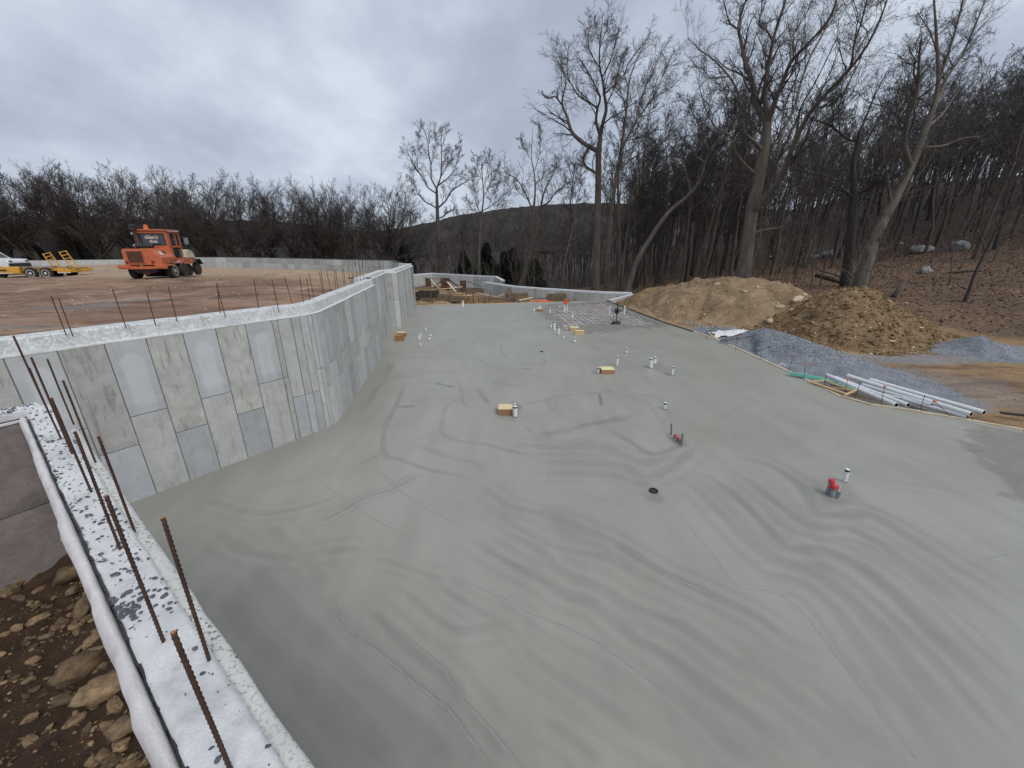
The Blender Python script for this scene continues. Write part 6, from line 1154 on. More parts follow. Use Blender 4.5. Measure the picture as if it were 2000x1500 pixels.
woodbox(1123, 1141, 644.5, 646, 654, 'front one of the two pale boxes beside the unpoured strip', side='pine'); woodbox(1114, 1131, 637, 640, 646, 'rear one of the two pale boxes beside the unpoured strip', side='pine'); woodbox(1048, 1060, 601.5, 603, 608.5, 'small far box with a little white stub on top')
B = G(1054, 604, .35); MB().lathe((0, 0, 0), [(.06, 0), (.06, .12), (.08, .12), (.08, .2), (.03, .26)], n=10).build('pipe_stub', M['pvc'], label='small stub standing on the far small box', cat='pipe').location = (B[0], B[1]+.1, .33)
# orange marker, vibrator, black stand, shovel in the unpoured strip
B = G(1104.5, 611, -.05); e_ = empty('marker_cone', B, label='orange marker topping two white pipes in the unpoured strip', cat='marker'); MB().cyl((-.1, 0, 0), (-.1, 0, .7), .05, 10).build('white_pipe', M['pvc'], e_); MB().cyl((.12, .1, 0), (.12, .1, .9), .045, 10).build('white_pipe', M['pvc'], e_); MB().lathe((0, .05, .7), [(.17, 0), (.15, .25), (.2, .35), (.08, .38)], n=8).build('orange_hood', M['orange'], e_)
B = G(1203, 632, -.05); e_ = empty('pipe_stand', B, label='dark spiky pipe cluster with pinkish wires in the unpoured strip', cat='pipe stand'); MB().tube([(0, 0, 0), (.02, 0, .7), (0, 0, 1.5)], .04, 6).build('post', M['capblk'], e_); MB().lathe((0, 0, .75), [(.1, 0), (.2, .25), (.12, .3)], n=8).build('head', M['capblk'], e_); MB().lathe((0, 0, 0), [(.35, 0), (.3, .12), (.1, .16)], n=8).build('foot', M['capblk'], e_)
for k in range(7): a = k*.9; MB().tube([(0, 0, .1), (math.cos(a)*.45, math.sin(a)*.3, .35+.1*(k % 3)), (math.cos(a)*.6, math.sin(a)*.4, .1)], .012, 4).build('wire', M['matbar'], e_)
for sx in (-.45, .45): MB().tube([(0, 0, .7), (sx*.6, 0, .9), (sx, 0, 1.05)], .03, 5).build('arm', M['capblk'], e_)
for dx in (-.5, .55): MB().cyl((dx, .1, .6), (dx, .1, 1.25), .05, 8).build('white_pipe', M['pvc'], e_)
def stick(a, b, r_, m_, name, lab, cat, n=6):
    o = MB().tube([(0, 0, 0), tuple(Vector(b)-Vector(a))], r_, n).build(name, m_, label=lab, cat=cat); o.location = a; return o
a = Vector(G(1292, 632, .0)); b = Vector(AT(1318, 596, a.y+.4)); stick(a, b, .018, M['oldwood'], 'shovel_handle', 'long wooden tool handle leaning at the corner of the unpoured strip', 'tool'); a = Vector(G(1298, 631, .0)); b = Vector(AT(1326, 598, a.y+.9)); stick(a, b, .016, M['rust'], 'steel_rod', 'thin steel rod leaning beside the wooden tool handle', 'rod')
# ------------------------------------------------------------------ marker stakes along the edge
def stake(b, t_, z, cap, lab, grp='thin steel stakes along the slab edge', rr=.009):
    B = G(*b, z); d_ = ray(*t_); T = CO+d_*(B[1]/d_[1]); e_ = empty('stake', B, label=lab, cat='stake', group=grp); tp = (T[0]-B[0], random.uniform(-.05, .05), T[2]-B[2]); MB().tube([(0, 0, -.1), tp], rr, 5).build('rod', M['rust'], e_)
    if cap: MB().lathe(tp, [(.018, -.05), (.02, -.012), (.05, -.008), (.052, .012), (.02, .02)], n=8).build('orange_cap', M['orange'], e_)
for b, t_, cap, lab in [((1537, 732), (1552, 694), 1, 'orange capped stake leaning right at the upper end of the mint boards'), ((1570, 745), (1573.5, 711), 1, 'orange capped stake behind the mint boards'), ((1648, 777), (1656, 740), 1, 'orange capped stake through the framing lumber'), ((1720, 793), (1730, 755), 1, 'orange capped stake in front of the middle of the white pipes'), ((1871, 819), (1822, 782), 1, 'orange capped stake leaning strongly left over the pipe ends'),
                         ((1668, 781), (1680, 747), 0, 'bare stake right of the framing lumber'), ((1797, 803), (1808, 771), 0, 'bare stake near the middle pipe ends'), ((1608, 761), (1614, 728), 0, 'bare stake in the mint boards'), ((1368, 647), (1373, 623), 1, 'orange capped stake beside the small stone heap'), ((1387, 652), (1388, 632), 0, 'dark topped stake left of the white film')]: stake(b, t_, -.08, cap, lab)
for b, t_ in [((1338, 630), (1342, 602)), ((1354, 642), (1358, 616)), ((1327, 622), (1329, 598)), ((1312, 617), (1313, 594)), ((1291, 612), (1292, 592)), ((1268, 607), (1268, 590)), ((1396, 667), (1398, 642)), ((1380, 666), (1381, 655)), ((1436, 690), (1441, 660)), ((1486, 706), (1487, 690))]: stake(b, t_, -.1, 0, 'thin bare steel stake beside the slab edge', rr=.008)
# ------------------------------------------------------------------ white pipes, mint boards, lumber
def pipe(a, b, wa, wb, lab, mat_='pvc', dz=0, grp='long white pipes lying by the slab edge', lift=(.12, .12)):
    A_3 = G(*a, lift[0]); B_3 = G(*b, lift[1]); r_ = .5*wb*((B_3-CO)@FW)/F*.80; e_ = empty('long_pipe', A_3, label=lab, cat='pipe', group=grp); v = B_3-A_3; n = 16; u = v/np.linalg.norm(v)
    MB().tube([(0, 0, 0), tuple(v*.5+[0, 0, -.01]), tuple(v)], r_, n, cap=False).build('tube', M[mat_], e_, smooth=True)
    # open ends: wall ring and dark inside
    for end, sg in ((np.zeros(3), 1), (v, -1)):
        mb = MB(); mb.tube([end, end+u*sg*.25], r_*.86, n, cap=False); mb.build('inside', M['capblk'] if sg < 0 else M['conduit'], e_, smooth=True)
        rf = np.array([0, 0, 1.]); s1 = np.cross(u, rf); s1 /= np.linalg.norm(s1); s2 = np.cross(s1, u); V_ = [end+(s1*math.cos(t_)+s2*math.sin(t_))*q for q in (r_*1.0, r_*.86) for t_ in np.arange(n)/n*2*np.pi]; MB().add(V_, [(i, (i+1) % n, n+(i+1) % n, n+i) for i in range(n)]).build('rim', M[mat_], e_)
pipe((1614, 732), (1751, 791), 8, 11, 'nearest long white pipe, its open end closest to the slab edge'); pipe((1630, 737), (1774, 791), 8, 10.5, 'second long pipe from the slab edge'); pipe((1684, 752), (1818, 792), 7, 12, 'third long pipe, resting low in the middle of the bundle', 'pvcgrey'); pipe((1656, 734), (1897, 809), 7, 12.5, 'long pipe crossing the whole bundle to its right end', lift=(.2, .2)); pipe((1699, 742), (1922, 806), 8, 13, 'farthest and longest pipe, ending furthest right', lift=(.14, .14)); pipe((1762, 779), (1889, 815), 7, 11, 'short exposed pipe under the right end of the bundle', 'pvcgrey', lift=(.08, .08)); pipe((1690, 762), (1760, 778), 5, 7, 'thin grey pipe half hidden inside the bundle', 'pvcgrey', lift=(.1, .1))
def plank(a, b, w_, th_, m_, lab, name='plank', cat='plank', za=.05, zb=.05, grp=None, roll=0):
    A_3 = Vector(G(*a, za)); B_3 = Vector(G(*b, zb)); o = MB().beam((0, 0, 0), B_3-A_3, w_, th_).build(name, m_, label=lab, cat=cat, group=grp, bevel=.003); o.location = A_3; return o
plank((1538, 727), (1612, 739), .09, .05, M['pvcgreen'], 'upper mint green length lying by the slab edge', 'green_batten', 'batten', .14, .14); plank((1543, 731), (1628, 745), .12, .05, M['pvcgreen'], 'lower mint green length, reaching under the white pipes', 'green_batten', 'batten', .08, .10); plank((1635, 748), (1668, 760), .10, .04, M['pvcgreen'], 'short mint green piece poking out beside the framing lumber', 'green_batten', 'batten', .1, .12)
for a, b, lab, w_ in [((1590, 748), (1652, 769), 'near framing stud along the slab edge', .09), ((1650, 772), (1675, 760), 'framing stud turned across the end of the pile', .09), ((1612, 744), (1668, 764), 'framing stud under the mint green length', .09), ((1580, 746), (1618, 742), 'short framing stud at the upper end of the lumber pile', .07), ((1626, 757), (1658, 762), 'split framing stud lying in the middle of the pile', .06)]: plank(a, b, w_, .045, M['pine'], lab, 'stud', 'lumber', .06, .10, 'framing lumber beside the slab')
for a, b, lab in [((1386, 652), (1402, 663), 'long board along the slab edge below the white film'), ((1228, 601), (1266, 608), 'pale board lying on the gravel beyond the corner')]: plank(a, b, .10, .05, M['pine'], lab, 'board', 'lumber', .03, .03)
a = Vector(G(1406, 665, .1)); b = Vector(AT(1479, 641, 22.2)); stick(a, b, .022, M['rust'], 'steel_rod', 'long dark rod leaning up the tall stone pile', 'rod'); a = Vector(G(1410, 666, .12)); b = Vector(AT(1466, 657, 21.0)); stick(a, b, .02, M['rust'], 'steel_rod', 'rusty rod lying across the foot of the tall stone pile', 'rod'); a = Vector(G(1379, 650, .05)); b = Vector(AT(1402, 637, 25.2)); stick(a, b, .02, M['rust'], 'steel_rod', 'dark bent rod over the smallest stone heap', 'rod')
# hose loop
B = G(1527, 718, 0); th = np.linspace(.1, 3.2, 14); MB().tube([(math.cos(t_)*.14, .02*t_, math.sin(t_)*.18) for t_ in th], .016, 8).build('hose_loop', M['pvc'], smooth=True, label='small loop of white hose at the upper end of the mint boards', cat='hose').location = B
# crumpled white film
nx, ny = 26, 14; c0 = G(1428, 650, 0); U_, V_ = np.meshgrid(np.linspace(-1, 1, nx), np.linspace(-1, 1, ny)); w_ = 1-.25*fbm(U_*2, V_*2, 191); X = c0[0]+U_*1.25*w_; Y = c0[1]+V_*.65*w_+U_*.35; Z = gz(X, Y)+.12+fbm(U_*3, V_*3, 192, 4)*.16+.16*(1-U_**2)*(1-V_**2); i = np.arange(nx-1)[None]+np.arange(ny-1)[:, None]*nx
o = link('plastic_film', npmesh('plastic_film', np.stack([X-c0[0], Y-c0[1], Z], 2).reshape(-1, 3), [np.stack([i, i+1, i+1+nx, i+nx], 2).reshape(-1, 4)], M['tarp'], False), label='crumpled white plastic film between the two stone heaps', cat='plastic film'); o.location = (c0[0], c0[1], 0)
# small grey rod tips lying on the gravel, black pail ring near right edge
plank((1955, 806), (2010, 812), .12, .06, M['capblk'], 'dark board in the rubble at the right edge', 'board', 'lumber', .05, .05)
# dark straps clamped on the wall top
B = Vector(AT(700, 543, 20.2)); e_ = empty('brace_plank', B, label='dark plank braced across the top of the long wall', cat='plank'); MB().beam((-.5, 0, 0), (.55, .15, -.02), .22, .045).build('plank', M['black'], e_); MB().beam((-.25, -.1, -.3), (.4, .1, 0), .03, .03).build('strut', M['capblk'], e_); MB().beam((-.35, 0, -.25), (-.3, 0, .02), .04, .04).build('strut', M['capblk'], e_)
# ------------------------------------------------------------------ far low walls and the excavation
def lowwall(path, name, lab, inner=1, z0=-2.4, zt=.08, wd=1.22, seed=1, cap='frost', thick=.42, ch=.2):
    P_ = [np.array(p, float) for p in path]; c0 = Vector((P_[0][0], P_[0][1], 0)); e_ = empty(name, c0, label=lab, cat='wall', group='white topped far walls')
    o = sweep(P_, [(0, z0), (0, zt), (thick*inner, zt), (thick*inner, z0)], M['core'], 'wall_core', parent=e_); o.location = -c0
    o = sweep(P_, [(-.02*inner, zt+.003), (-.02*inner, zt+ch), ((thick+.03)*inner, zt+ch), ((thick+.03)*inner, zt+.003)], M[cap], 'white_cap', st=.5, jit=.03, seed=seed, parent=e_); o.location = -c0
    before = set(bpy.data.objects); random.seed(seed)
    for a, b in zip(P_[:-1], P_[1:]):
        Ln = np.linalg.norm(b-a); n = max(1, int(round(Ln/wd))); d_ = (b-a)/Ln; nr = np.array([d_[1], -d_[0]])*inner
        for i_ in range(n): panel(a+d_*Ln*i_/n, a+d_*Ln*(i_+1)/n, z0, zt-.003, nr, random.choice([M['panel_f'], M['panel_f'], M['panel_c']]), e_)
    for o in set(bpy.data.objects)-before: o.location = Vector(o.location)-c0
    return e_
FWT = [tuple(G(*p, .08)[:2]) for p in [(800, 539), (844, 535.5), (915, 539.5), (966, 542), (980, 549.5)]]
lowwall(FWT, 'far_wall', 'farthest low wall with a white top, ending in a short returned corner', seed=41)
FW2 = [tuple(G(*p, .08)[:2]) for p in [(945, 553.5), (1000, 561.5), (1056, 566), (1120, 570), (1180, 573.5), (1234, 575)]]
lowwall(FW2, 'far_wall', 'long low wall with a white top running right behind the formwork', seed=42)
lowwall([tuple(G(1238, 575.5, .08)[:2]), tuple(G(1193, 587, .08)[:2])], 'far_wall', 'short white topped wall slanting from the far corner towards the slab', seed=43, inner=-1, thick=.18, ch=.08)
FLZ = -1.9
def xat(px_, py_, Y): return Vector(AT(px_, py_, Y))
def zbeam(p0, Y0, p1, Y1, w_, h_, m_, name, lab, cat, grp=None):
    A_3 = xat(*p0, Y0); B_3 = xat(*p1, Y1); o = MB().beam((0, 0, 0), B_3-A_3, w_, h_).build(name, m_, label=lab, cat=cat, group=grp); o.location = A_3; return o
def s8(x, y): return (800+x/8.333, 500+y/8.333)
for (x0_, x1_, y0_, y1_, lab) in [(262, 340, 368, 512, 'left rusty column form in the excavation'), (512, 640, 362, 560, 'middle rusty column form, widest and ribbed'), (830, 915, 405, 600, 'right rusty column form in the excavation')]:
    a = G(*s8(x0_, y1_), FLZ); b = G(*s8(x1_, y1_), FLZ); T = AT(*s8(x0_, y0_), a[1]); h = T[2]-FLZ; w_ = b[0]-a[0]; c0 = ((a[0]+b[0])/2, a[1]+w_/2, FLZ); e_ = empty('column_form', c0, label=lab, cat='column form', group='rusty column forms')
    k_ = max(2, int(w_/.6))
    for i_ in range(k_): MB().box((-w_/2+w_*(i_+.5)/k_, -.3, h/2), (w_/k_-.08, .08, h)).build('form_panel', M['rustform'], e_); MB().box((-w_/2+w_*(i_+.5)/k_, .3, h/2), (w_/k_-.08, .08, h)).build('form_panel', M['rustform'], e_)
    for s_ in (-1, 1): MB().box((s_*w_/2, 0, h/2), (.08, .6, h*1.01)).build('side_panel', M['rustform'], e_)
    for z_ in np.arange(.2, h, .42): MB().box((0, -.37, z_), (w_+.12, .06, .09)).build('waler', M['oldwood'], e_)
for p0, p1, Y0, Y1, th_, mm, lab in [((335, 375), (485, 535), 62, 61, .16, 'pinetop', 'pale brace slanting down from the left column form'), ((612, 420), (758, 592), 60, 58, .18, 'pinetop', 'pale brace slanting down from the middle column form'), ((350, 500), (520, 466), 61, 61, .12, 'pinetop', 'pale batten between the left and middle column forms'), ((500, 540), (860, 500), 57, 58, .16, 'pinetop', 'long pale batten in front of the right column form'),
                                    ((640, 378), (880, 562), 61, 58, .14, 'barkdark', 'dark brace between the middle and right column forms'), ((640, 395), (860, 548), 62, 58, .10, 'barkdark', 'second dark brace beside the first'), ((395, 520), (512, 408), 61, 60, .12, 'barkdark', 'dark brace rising left of the middle column form'), ((230, 352), (545, 376), 62, 62, .15, 'oldwood', 'board resting over the left column form'), ((945, 415), (1180, 500), 60, 54, .16, 'oldwood', 'board sloping from the right column form towards the low wall'), ((1000, 396), (1240, 396), 60, 60, .10, 'oldwood', 'level board against the far wall'), ((175, 433), (262, 432), 61, 61, .14, 'pinetop', 'short board sticking out left of the left column form'),
                                    ((720, 672), (1050, 630), 49, 50, .14, 'pinetop', 'pale board lying across the middle of the forms'), ((1780, 720), (2000, 678), 44, 45, .20, 'pinetop', 'pale board leaning on the forms left of the orange bundle')]:
    zbeam(s8(*p0), Y0, s8(*p1), Y1, th_, th_*.5, M[mm], 'brace', lab, 'lumber', 'braces and boards in the excavation')
def formbox(px0, px1, pyt, pyb, Y, dep, lab, mm='oldwood', ang=0):
    a = AT(px0, pyb, Y); b = AT(px1, pyb, Y); t_ = AT(px0, pyt, Y); w_ = b[0]-a[0]; h = t_[2]-a[2]; e_ = empty('footing_form', ((a[0]+b[0])/2, Y+dep/2, a[2]-.1), ang, label=lab, cat='footing form', group='timber footing forms in the excavation'); h += .1
    for y_ in (-dep/2, dep/2):
        for z_ in (h*.27, h*.77): MB().box((0, y_, z_), (w_, .06, h*.46)).build('form_board', M[mm], e_)
        n = max(2, int(w_/1.0))
        for i_ in range(n): MB().box((-w_/2+w_*(i_+.5)/n, y_-.06, h*.5), (.07, .06, h*1.15)).build('form_stake', M['oldwood'], e_)
    for x_ in (-w_/2, w_/2): MB().box((x_, 0, h*.5), (.06, dep, h*.95)).build('end_board', M[mm], e_)
    return e_
formbox(812, 852, 571, 579, 50, 2.2, 'dark low form at the left of the excavation', 'barkdark'); formbox(854, 882, 577, 585, 47, 1.8, 'low plank form left of the capped stakes'); formbox(868, 915, 581, 588, 45, 1.2, 'long plank form nearest the slab edge'); formbox(990, 1033, 573, 582, 50, 2, 'brown plank form with a raised top, centre right', ang=.15); formbox(1004, 1032, 570, 574, 51.5, 1.0, 'raised upper tier of the brown plank form', ang=.15); formbox(1070, 1105, 577, 587, 44.5, 1.6, 'plank form right of the orange bundle'); formbox(1086, 1106, 575, 580, 46, 1.2, 'short plank form behind it'); formbox(935, 985, 584, 590, 45.5, 1.2, 'low plank form behind the middle stakes'); formbox(820, 846, 585, 592, 43, 1.6, 'rubble strewn form beside the end of the long wall')
# loose boards, panels and offcuts lying about the forms
rs_ = np.random.default_rng(95)
for k in range(44):
    px_ = rs_.uniform(812, 1120); Y = rs_.uniform(41.5, 56); c_ = AT(px_, 500, Y); zb = -1.9+rs_.uniform(.15, 1.25)*(1 if Y > 44 else .8); a_ = rs_.uniform(-.35, .35)+(1.5 if k % 5 == 0 else 0); L_ = rs_.uniform(1.2, 3.6); v = Vector((math.cos(a_), math.sin(a_), rs_.normal(0, .10)))*L_
    if c_[0] < -9.0: continue
    o = MB().beam(-v/2, v/2, rs_.uniform(.12, .3), rs_.uniform(.04, .12)).build('loose_board', M[['oldwood', 'pine', 'ply', 'pinetop', 'rustform'][k % 5]], label=['weathered', 'pale', 'brown', 'light sawn', 'rust coloured'][k % 5]+' loose board among the forms in the excavation', cat='lumber', group=['weathered', 'pale', 'brown', 'light sawn', 'rust coloured'][k % 5]+' boards lying in the excavation'); o.location = (c_[0], Y, zb)
# mud heaps in the excavation
for px_, py_, Y, w_, lab in [(828, 567, 58, 3.4, 'flat tan mud bank on the far left of the excavation'), (850, 572, 54, 3.0, 'tan mud bank in front of the column forms'), (816, 588, 43, 1.6, 'dark clods against the end of the long wall'), (848, 589, 44, 2.0, 'clods near the slab edge'), (880, 576, 54, 2.6, 'mud bank below the right column form')]:
    c0 = AT(px_, py_+3, Y); V_, F_ = ico_rock(int(px_), 3, .5, .25); o = link('mud_bank', npmesh('mud_bank', V_*np.array([w_*2, w_*1.6, 1.5]), [F_], M['dirt_tan'], False), label=lab, cat='mud bank'); o.location = (c0[0], Y, c0[2]-.1)
# stakes standing in the excavation
rs_ = np.random.default_rng(90)
for k in range(46):
    px_ = rs_.uniform(860, 1080) if k > 6 else rs_.uniform(900, 960); Y = rs_.uniform(43, 52); base_ = AT(px_, 500, Y); zb = -1.7; h = rs_.uniform(1.0, 2.0); e_ = empty('stake', (base_[0], Y, zb), label='upright stake standing among the forms in the excavation' if k % 5 else 'orange capped stake standing among the forms in the excavation', cat='stake', group='upright stakes in the excavation' if k % 5 else 'orange capped stakes in the excavation')
    tp = (rs_.normal(0, .06), rs_.normal(0, .06), h); MB().beam((0, 0, 0), tp, .05, .03).build('rod', M['oldwood'] if k % 2 else M['rust'], e_)
    if k % 5 == 0: MB().lathe(tp, [(.06, -.08), (.07, 0), (.12, .01), (.12, .06), (.05, .08)], n=8).build('orange_cap', M['orange'], e_)
for px_, py_, Y, w_, lab in [(1066, 590, 42, 1.1, 'orange netting bundle at the far edge of the slab'), (1058, 588.5, 43, .6, 'smaller fold of orange netting left of the bundle')]:
    c0 = AT(px_, py_, Y); V_, F_ = ico_rock(int(px_)+3, 3, .5, .5); o = link('orange_bundle', npmesh('orange_bundle', V_*np.array([w_*2.6, w_, .85]), [F_], M['orange'], False), label=lab, cat='netting'); o.location = (c0[0], Y, c0[2]-.05)
b_ = zbeam((1010, 590.5), 42.5, (1062, 592), 41.2, .5, .05, M['black'], 'black_board', 'black board lying at the far edge of the slab', 'board')
# ------------------------------------------------------------------ orange road sweeper
def wheel(parent, c, r_, w_, side=1, rim='rim', name='wheel', hub=.56):
    """axle along x; side = +1 shows its face to +x"""
    prof = [(r_*.62, -w_/2), (r_*.90, -w_/2), (r_*.985, -w_*.40), (r_, -w_*.2), (r_, w_*.2), (r_*.985, w_*.40), (r_*.90, w_/2), (r_*.62, w_/2)]
    o = MB().lathe((0, 0, 0), prof, 'x', 28).build(name, M['tyre'], parent, smooth=False); o.location = c
    tb = MB()
    for k in range(28): a = k/28*2*math.pi; tb.box((0, math.cos(a)*r_*1.0, math.sin(a)*r_*1.0), (w_*.8, .025, .02), M=[[1, 0, 0], [0, math.cos(a+1.57), -math.sin(a+1.57)], [0, math.sin(a+1.57), math.cos(a+1.57)]])
    tb.build('tread', M['tyre'], o)
    rm = MB().lathe((side*w_*.30, 0, 0), [(r_*.64, -.02*side), (r_*.66, side*w_*.22), (r_*.58, side*w_*.22), (r_*.54, side*.01), (r_*.26, side*.03), (r_*.24, side*w_*.20), (.01, side*w_*.22)], 'x', 20)
    rm.build('rim', M[rim], o)
    for k in range(8): a = k/8*2*math.pi; MB().lathe((side*(w_*.30+.035), math.cos(a)*r_*.40, math.sin(a)*r_*.40), [(r_*.055, 0), (r_*.05, side*.006)], 'x', 8).build('rim_hole', M['darkpl'], o)
    return o
zc = float(pz(np.array([-19.1]), np.array([22.2]))[0])
sw = empty('road_sweeper', (-19.2, 21.85, zc), R(15), label='orange road sweeper machine with a glazed cab standing on the brown fill', cat='sweeper')
P_ = M['swo']
# engine box with a chamfered right shoulder
b_ = MB().prism([(-.80, .72), (.82, .72), (.82, 1.10), (.44, 1.52), (-.76, 1.52), (-.82, 1.40)], 'y', -.72, .72); b_.build('engine_housing', P_, sw, bevel=.012)
MB().box((-.28, -.735, 1.12), (.66, .03, .56)).build('grille', M['grille'], sw); gl = MB()
for k in range(9): gl.box((-.28, -.752, .88+k*.06), (.64, .008, .012))
gl.build('grille_slats', M['rustform'], sw)
fr = MB(); fr.box((-.28, -.74, 1.415), (.72, .03, .03)); fr.box((-.28, -.74, .825), (.72, .03, .03)); fr.box((-.625, -.74, 1.12), (.03, .03, .56)); fr.box((.065, -.74, 1.12), (.03, .03, .56)); fr.build('grille_frame', P_, sw)
for x_ in (-.70, .40): MB().lathe((x_, -.73, .88), [(.075, 0), (.07, -.02), (.05, -.03)], 'y', 14).build('tail_lamp', M['lamp_red'], sw)
for s_ in (-1, 1):
    b_ = MB(); b_.box((s_*.80, -.52, .70), (.52, .82, .07)); b_.box((s_*.80, -.92, .66), (.52, .03, .15)); b_.build('rear_fender', P_, sw, bevel=.006)
MB().box((0, -.85, .60), (2.08, .12, .14)).build('rear_bumper', P_, sw, bevel=.01); MB().cyl((-.45, -.6, .38), (.35, -.6, .38), .07, 10).build('rear_axle', M['rustform'], sw); MB().box((-.05, -.55, .33), (.30, .25, .16)).build('axle_housing', M['rustform'], sw); MB().box((0, .4, .5), (1.0, 2.2, .22)).build('chassis', M['darkpl'], sw)
# hood latch panel, decals
mm = [[math.cos(.84), 0, math.sin(.84)], [0, 1, 0], [-math.sin(.84), 0, math.cos(.84)]]
MB().box((.66, -.30, 1.30), (.20, .26, .008), M=mm).build('pale_decal', M['decal'] if 'decal' in M else M['lip'], sw); MB().box((.65, -.02, 1.325), (.03, .20, .02), M=mm).build('latch', M['darkpl'], sw); MB().box((.60, .18, 1.37), (.26, .03, .02), M=mm).build('hood_strap', M['darkpl'], sw)
MB().box((.825, .30, .92), (.01, .6, .02)).build('side_seam', M['rustform'], sw)
# exhaust and air cleaner
o = MB().lathe((-.25, .30, 1.66), [(.05, -.40), (.11, -.38), (.12, -.2), (.12, .34), (.10, .38)], 'x', 14).build('muffler', M['capblk'], sw); MB().lathe((-.62, .30, 1.66), [(.07, -.12), (.10, -.06), (.10, .02)], 'x', 14).build('muffler_end', M['steel'], o)
MB().tube([(-.62, .45, 1.5), (-.66, .45, 1.9), (-.66, .52, 2.4)], .045, 8).build('intake_pipe', M['capblk'], sw); MB().lathe((-.66, .52, 2.42), [(.05, 0), (.13, .03), (.14, .16), (.10, .20), (.15, .21), (.15, .26), (.06, .30)], n=14).build('air_cleaner', M['capblk'], sw)
MB().lathe((-.78, .55, 2.28), [(.06, -.04), (.075, 0), (.03, .05)], 'y', 10).build('work_lamp', M['steel'], sw)
# cab
Y0, Y1, XL_, XR_, ZB, ZT_ = .72, 2.02, -.72, .62, .92, 2.42
cab = MB()
for x_ in (XL_, XR_):
    for y_ in (Y0, Y1): cab.box((x_, y_, (ZB+ZT_)/2), (.08, .08, ZT_-ZB))
cab.box(((XL_+XR_)/2, Y0, 1.30), (XR_-XL_-.02, .06, .76)); cab.box(((XL_+XR_)/2, Y0, 2.36), (XR_-XL_-.02, .06, .12))
cab.box((XL_, (Y0+Y1)/2, 1.25), (.05, Y1-Y0, .66)); cab.box((XR_, Y0+.17, 1.67), (.055, .30, 1.5)); cab.box((XR_, (Y0+Y1)/2, 2.37), (.055, Y1-Y0, .10)); cab.box((XR_, (Y0+Y1)/2, 1.62), (.055, Y1-Y0, .10)); cab.box((XR_, (Y0+Y1)/2, .97), (.055, Y1-Y0, .10)); cab.box((XR_, Y1-.40, 2.0), (.055, .06, .75))
cab.box(((XL_+XR_)/2, Y1, 1.2), (XR_-XL_-.02, .06, .56)); cab.box(((XL_+XR_)/2, (Y0+Y1)/2, .92), (XR_-XL_, Y1-Y0, .06)); cab.build('cab', P_, sw, bevel=.004)
rf = MB().box(((XL_+XR_)/2, (Y0+Y1)/2, 2.46), (XR_-XL_+.14, Y1-Y0+.22, .07)).build('cab_roof', P_, sw, bevel=.015); MB().box((XR_+.06, (Y0+Y1)/2+.05, 2.425), (.05, 1.15, .035)).build('drip_rail', M['decal'] if 'decal' in M else M['lip'], rf)
rw = MB().box(((XL_+XR_)/2, Y0-.005, 1.99), (1.22, .012, .56)).build('rear_window', M['glass'], sw, bevel=.003); fr = MB()
for z_ in (1.71, 2.275): fr.box(((XL_+XR_)/2, Y0-.02, z_), (1.26, .03, .03))
for x_ in (XL_+.07, XR_-.07): fr.box((x_, Y0-.02, 1.99), (.03, .03, .56))
fr.build('window_seal', M['darkpl'], rw)
def text(s, parent, loc, rot, size, m_, shear=0., name='lettering'):
    cu = bpy.data.curves.new(name, 'FONT'); cu.body = s; cu.size = size; cu.extrude = .002; cu.align_x = 'CENTER'; cu.shear = shear; cu.resolution_u = 2; cu.offset = size*.02
    tmp = bpy.data.objects.new('tmp_text', cu); me_ = bpy.data.meshes.new_from_object(tmp); bpy.data.objects.remove(tmp); bpy.data.curves.remove(cu)
    o = link(name, me_, parent, m_); o.location = loc; o.rotation_euler = rot; return o
M['letter'] = simple('pale_pink_lettering', (.78, .60, .55), (.70, .52, .48), 3, .5, 0)
text("Glen's", rw, ((XL_+XR_)/2-.02, Y0-.016, 2.02), (math.pi/2, 0, 0), .24, M['letter'], .3); text('Ride', rw, ((XL_+XR_)/2+.04, Y0-.016, 1.82), (math.pi/2, 0, 0), .20, M['letter'], .3)
MB().box((XR_+.005, Y0+.57, 2.0), (.012, .38, .62)).build('side_window', M['glass'], sw); MB().box((XR_+.005, Y1-.22, 2.0), (.012, .28, .62)).build('side_window', M['glass'], sw); MB().box((XR_+.005, Y0+.75, 1.29), (.012, .78, .50)).build('door_window', M['glass'], sw); MB().box((XL_, (Y0+Y1)/2, 1.98), (.012, 1.2, .66)).build('side_window', M['glass'], sw); MB().box(((XL_+XR_)/2, Y1, 1.9), (1.2, .012, .8)).build('windscreen', M['glass'], sw)
o = MB().tube([(XR_, Y1-.05, 2.1), (XR_+.25, Y1+.1, 2.15), (XR_+.28, Y1+.12, 2.0)], .012, 6).build('mirror_arm', M['darkpl'], sw); MB().box((XR_+.29, Y1+.12, 1.92), (.20, .04, .36)).build('mirror', M['mirror'] if 'mirror' in M else M['glass'], o)
MB().lathe((-.22, Y0+.1, 2.50), [(.12, 0), (.12, .03), (.10, .05), (.09, .20), (.05, .22)], n=14).build('beacon', M['beacon'] if 'beacon' in M else M['orange'], sw); MB().box((.22, Y0+.05, 2.53), (.3, .05, .05)).build('roof_bracket', M['darkpl'], sw)
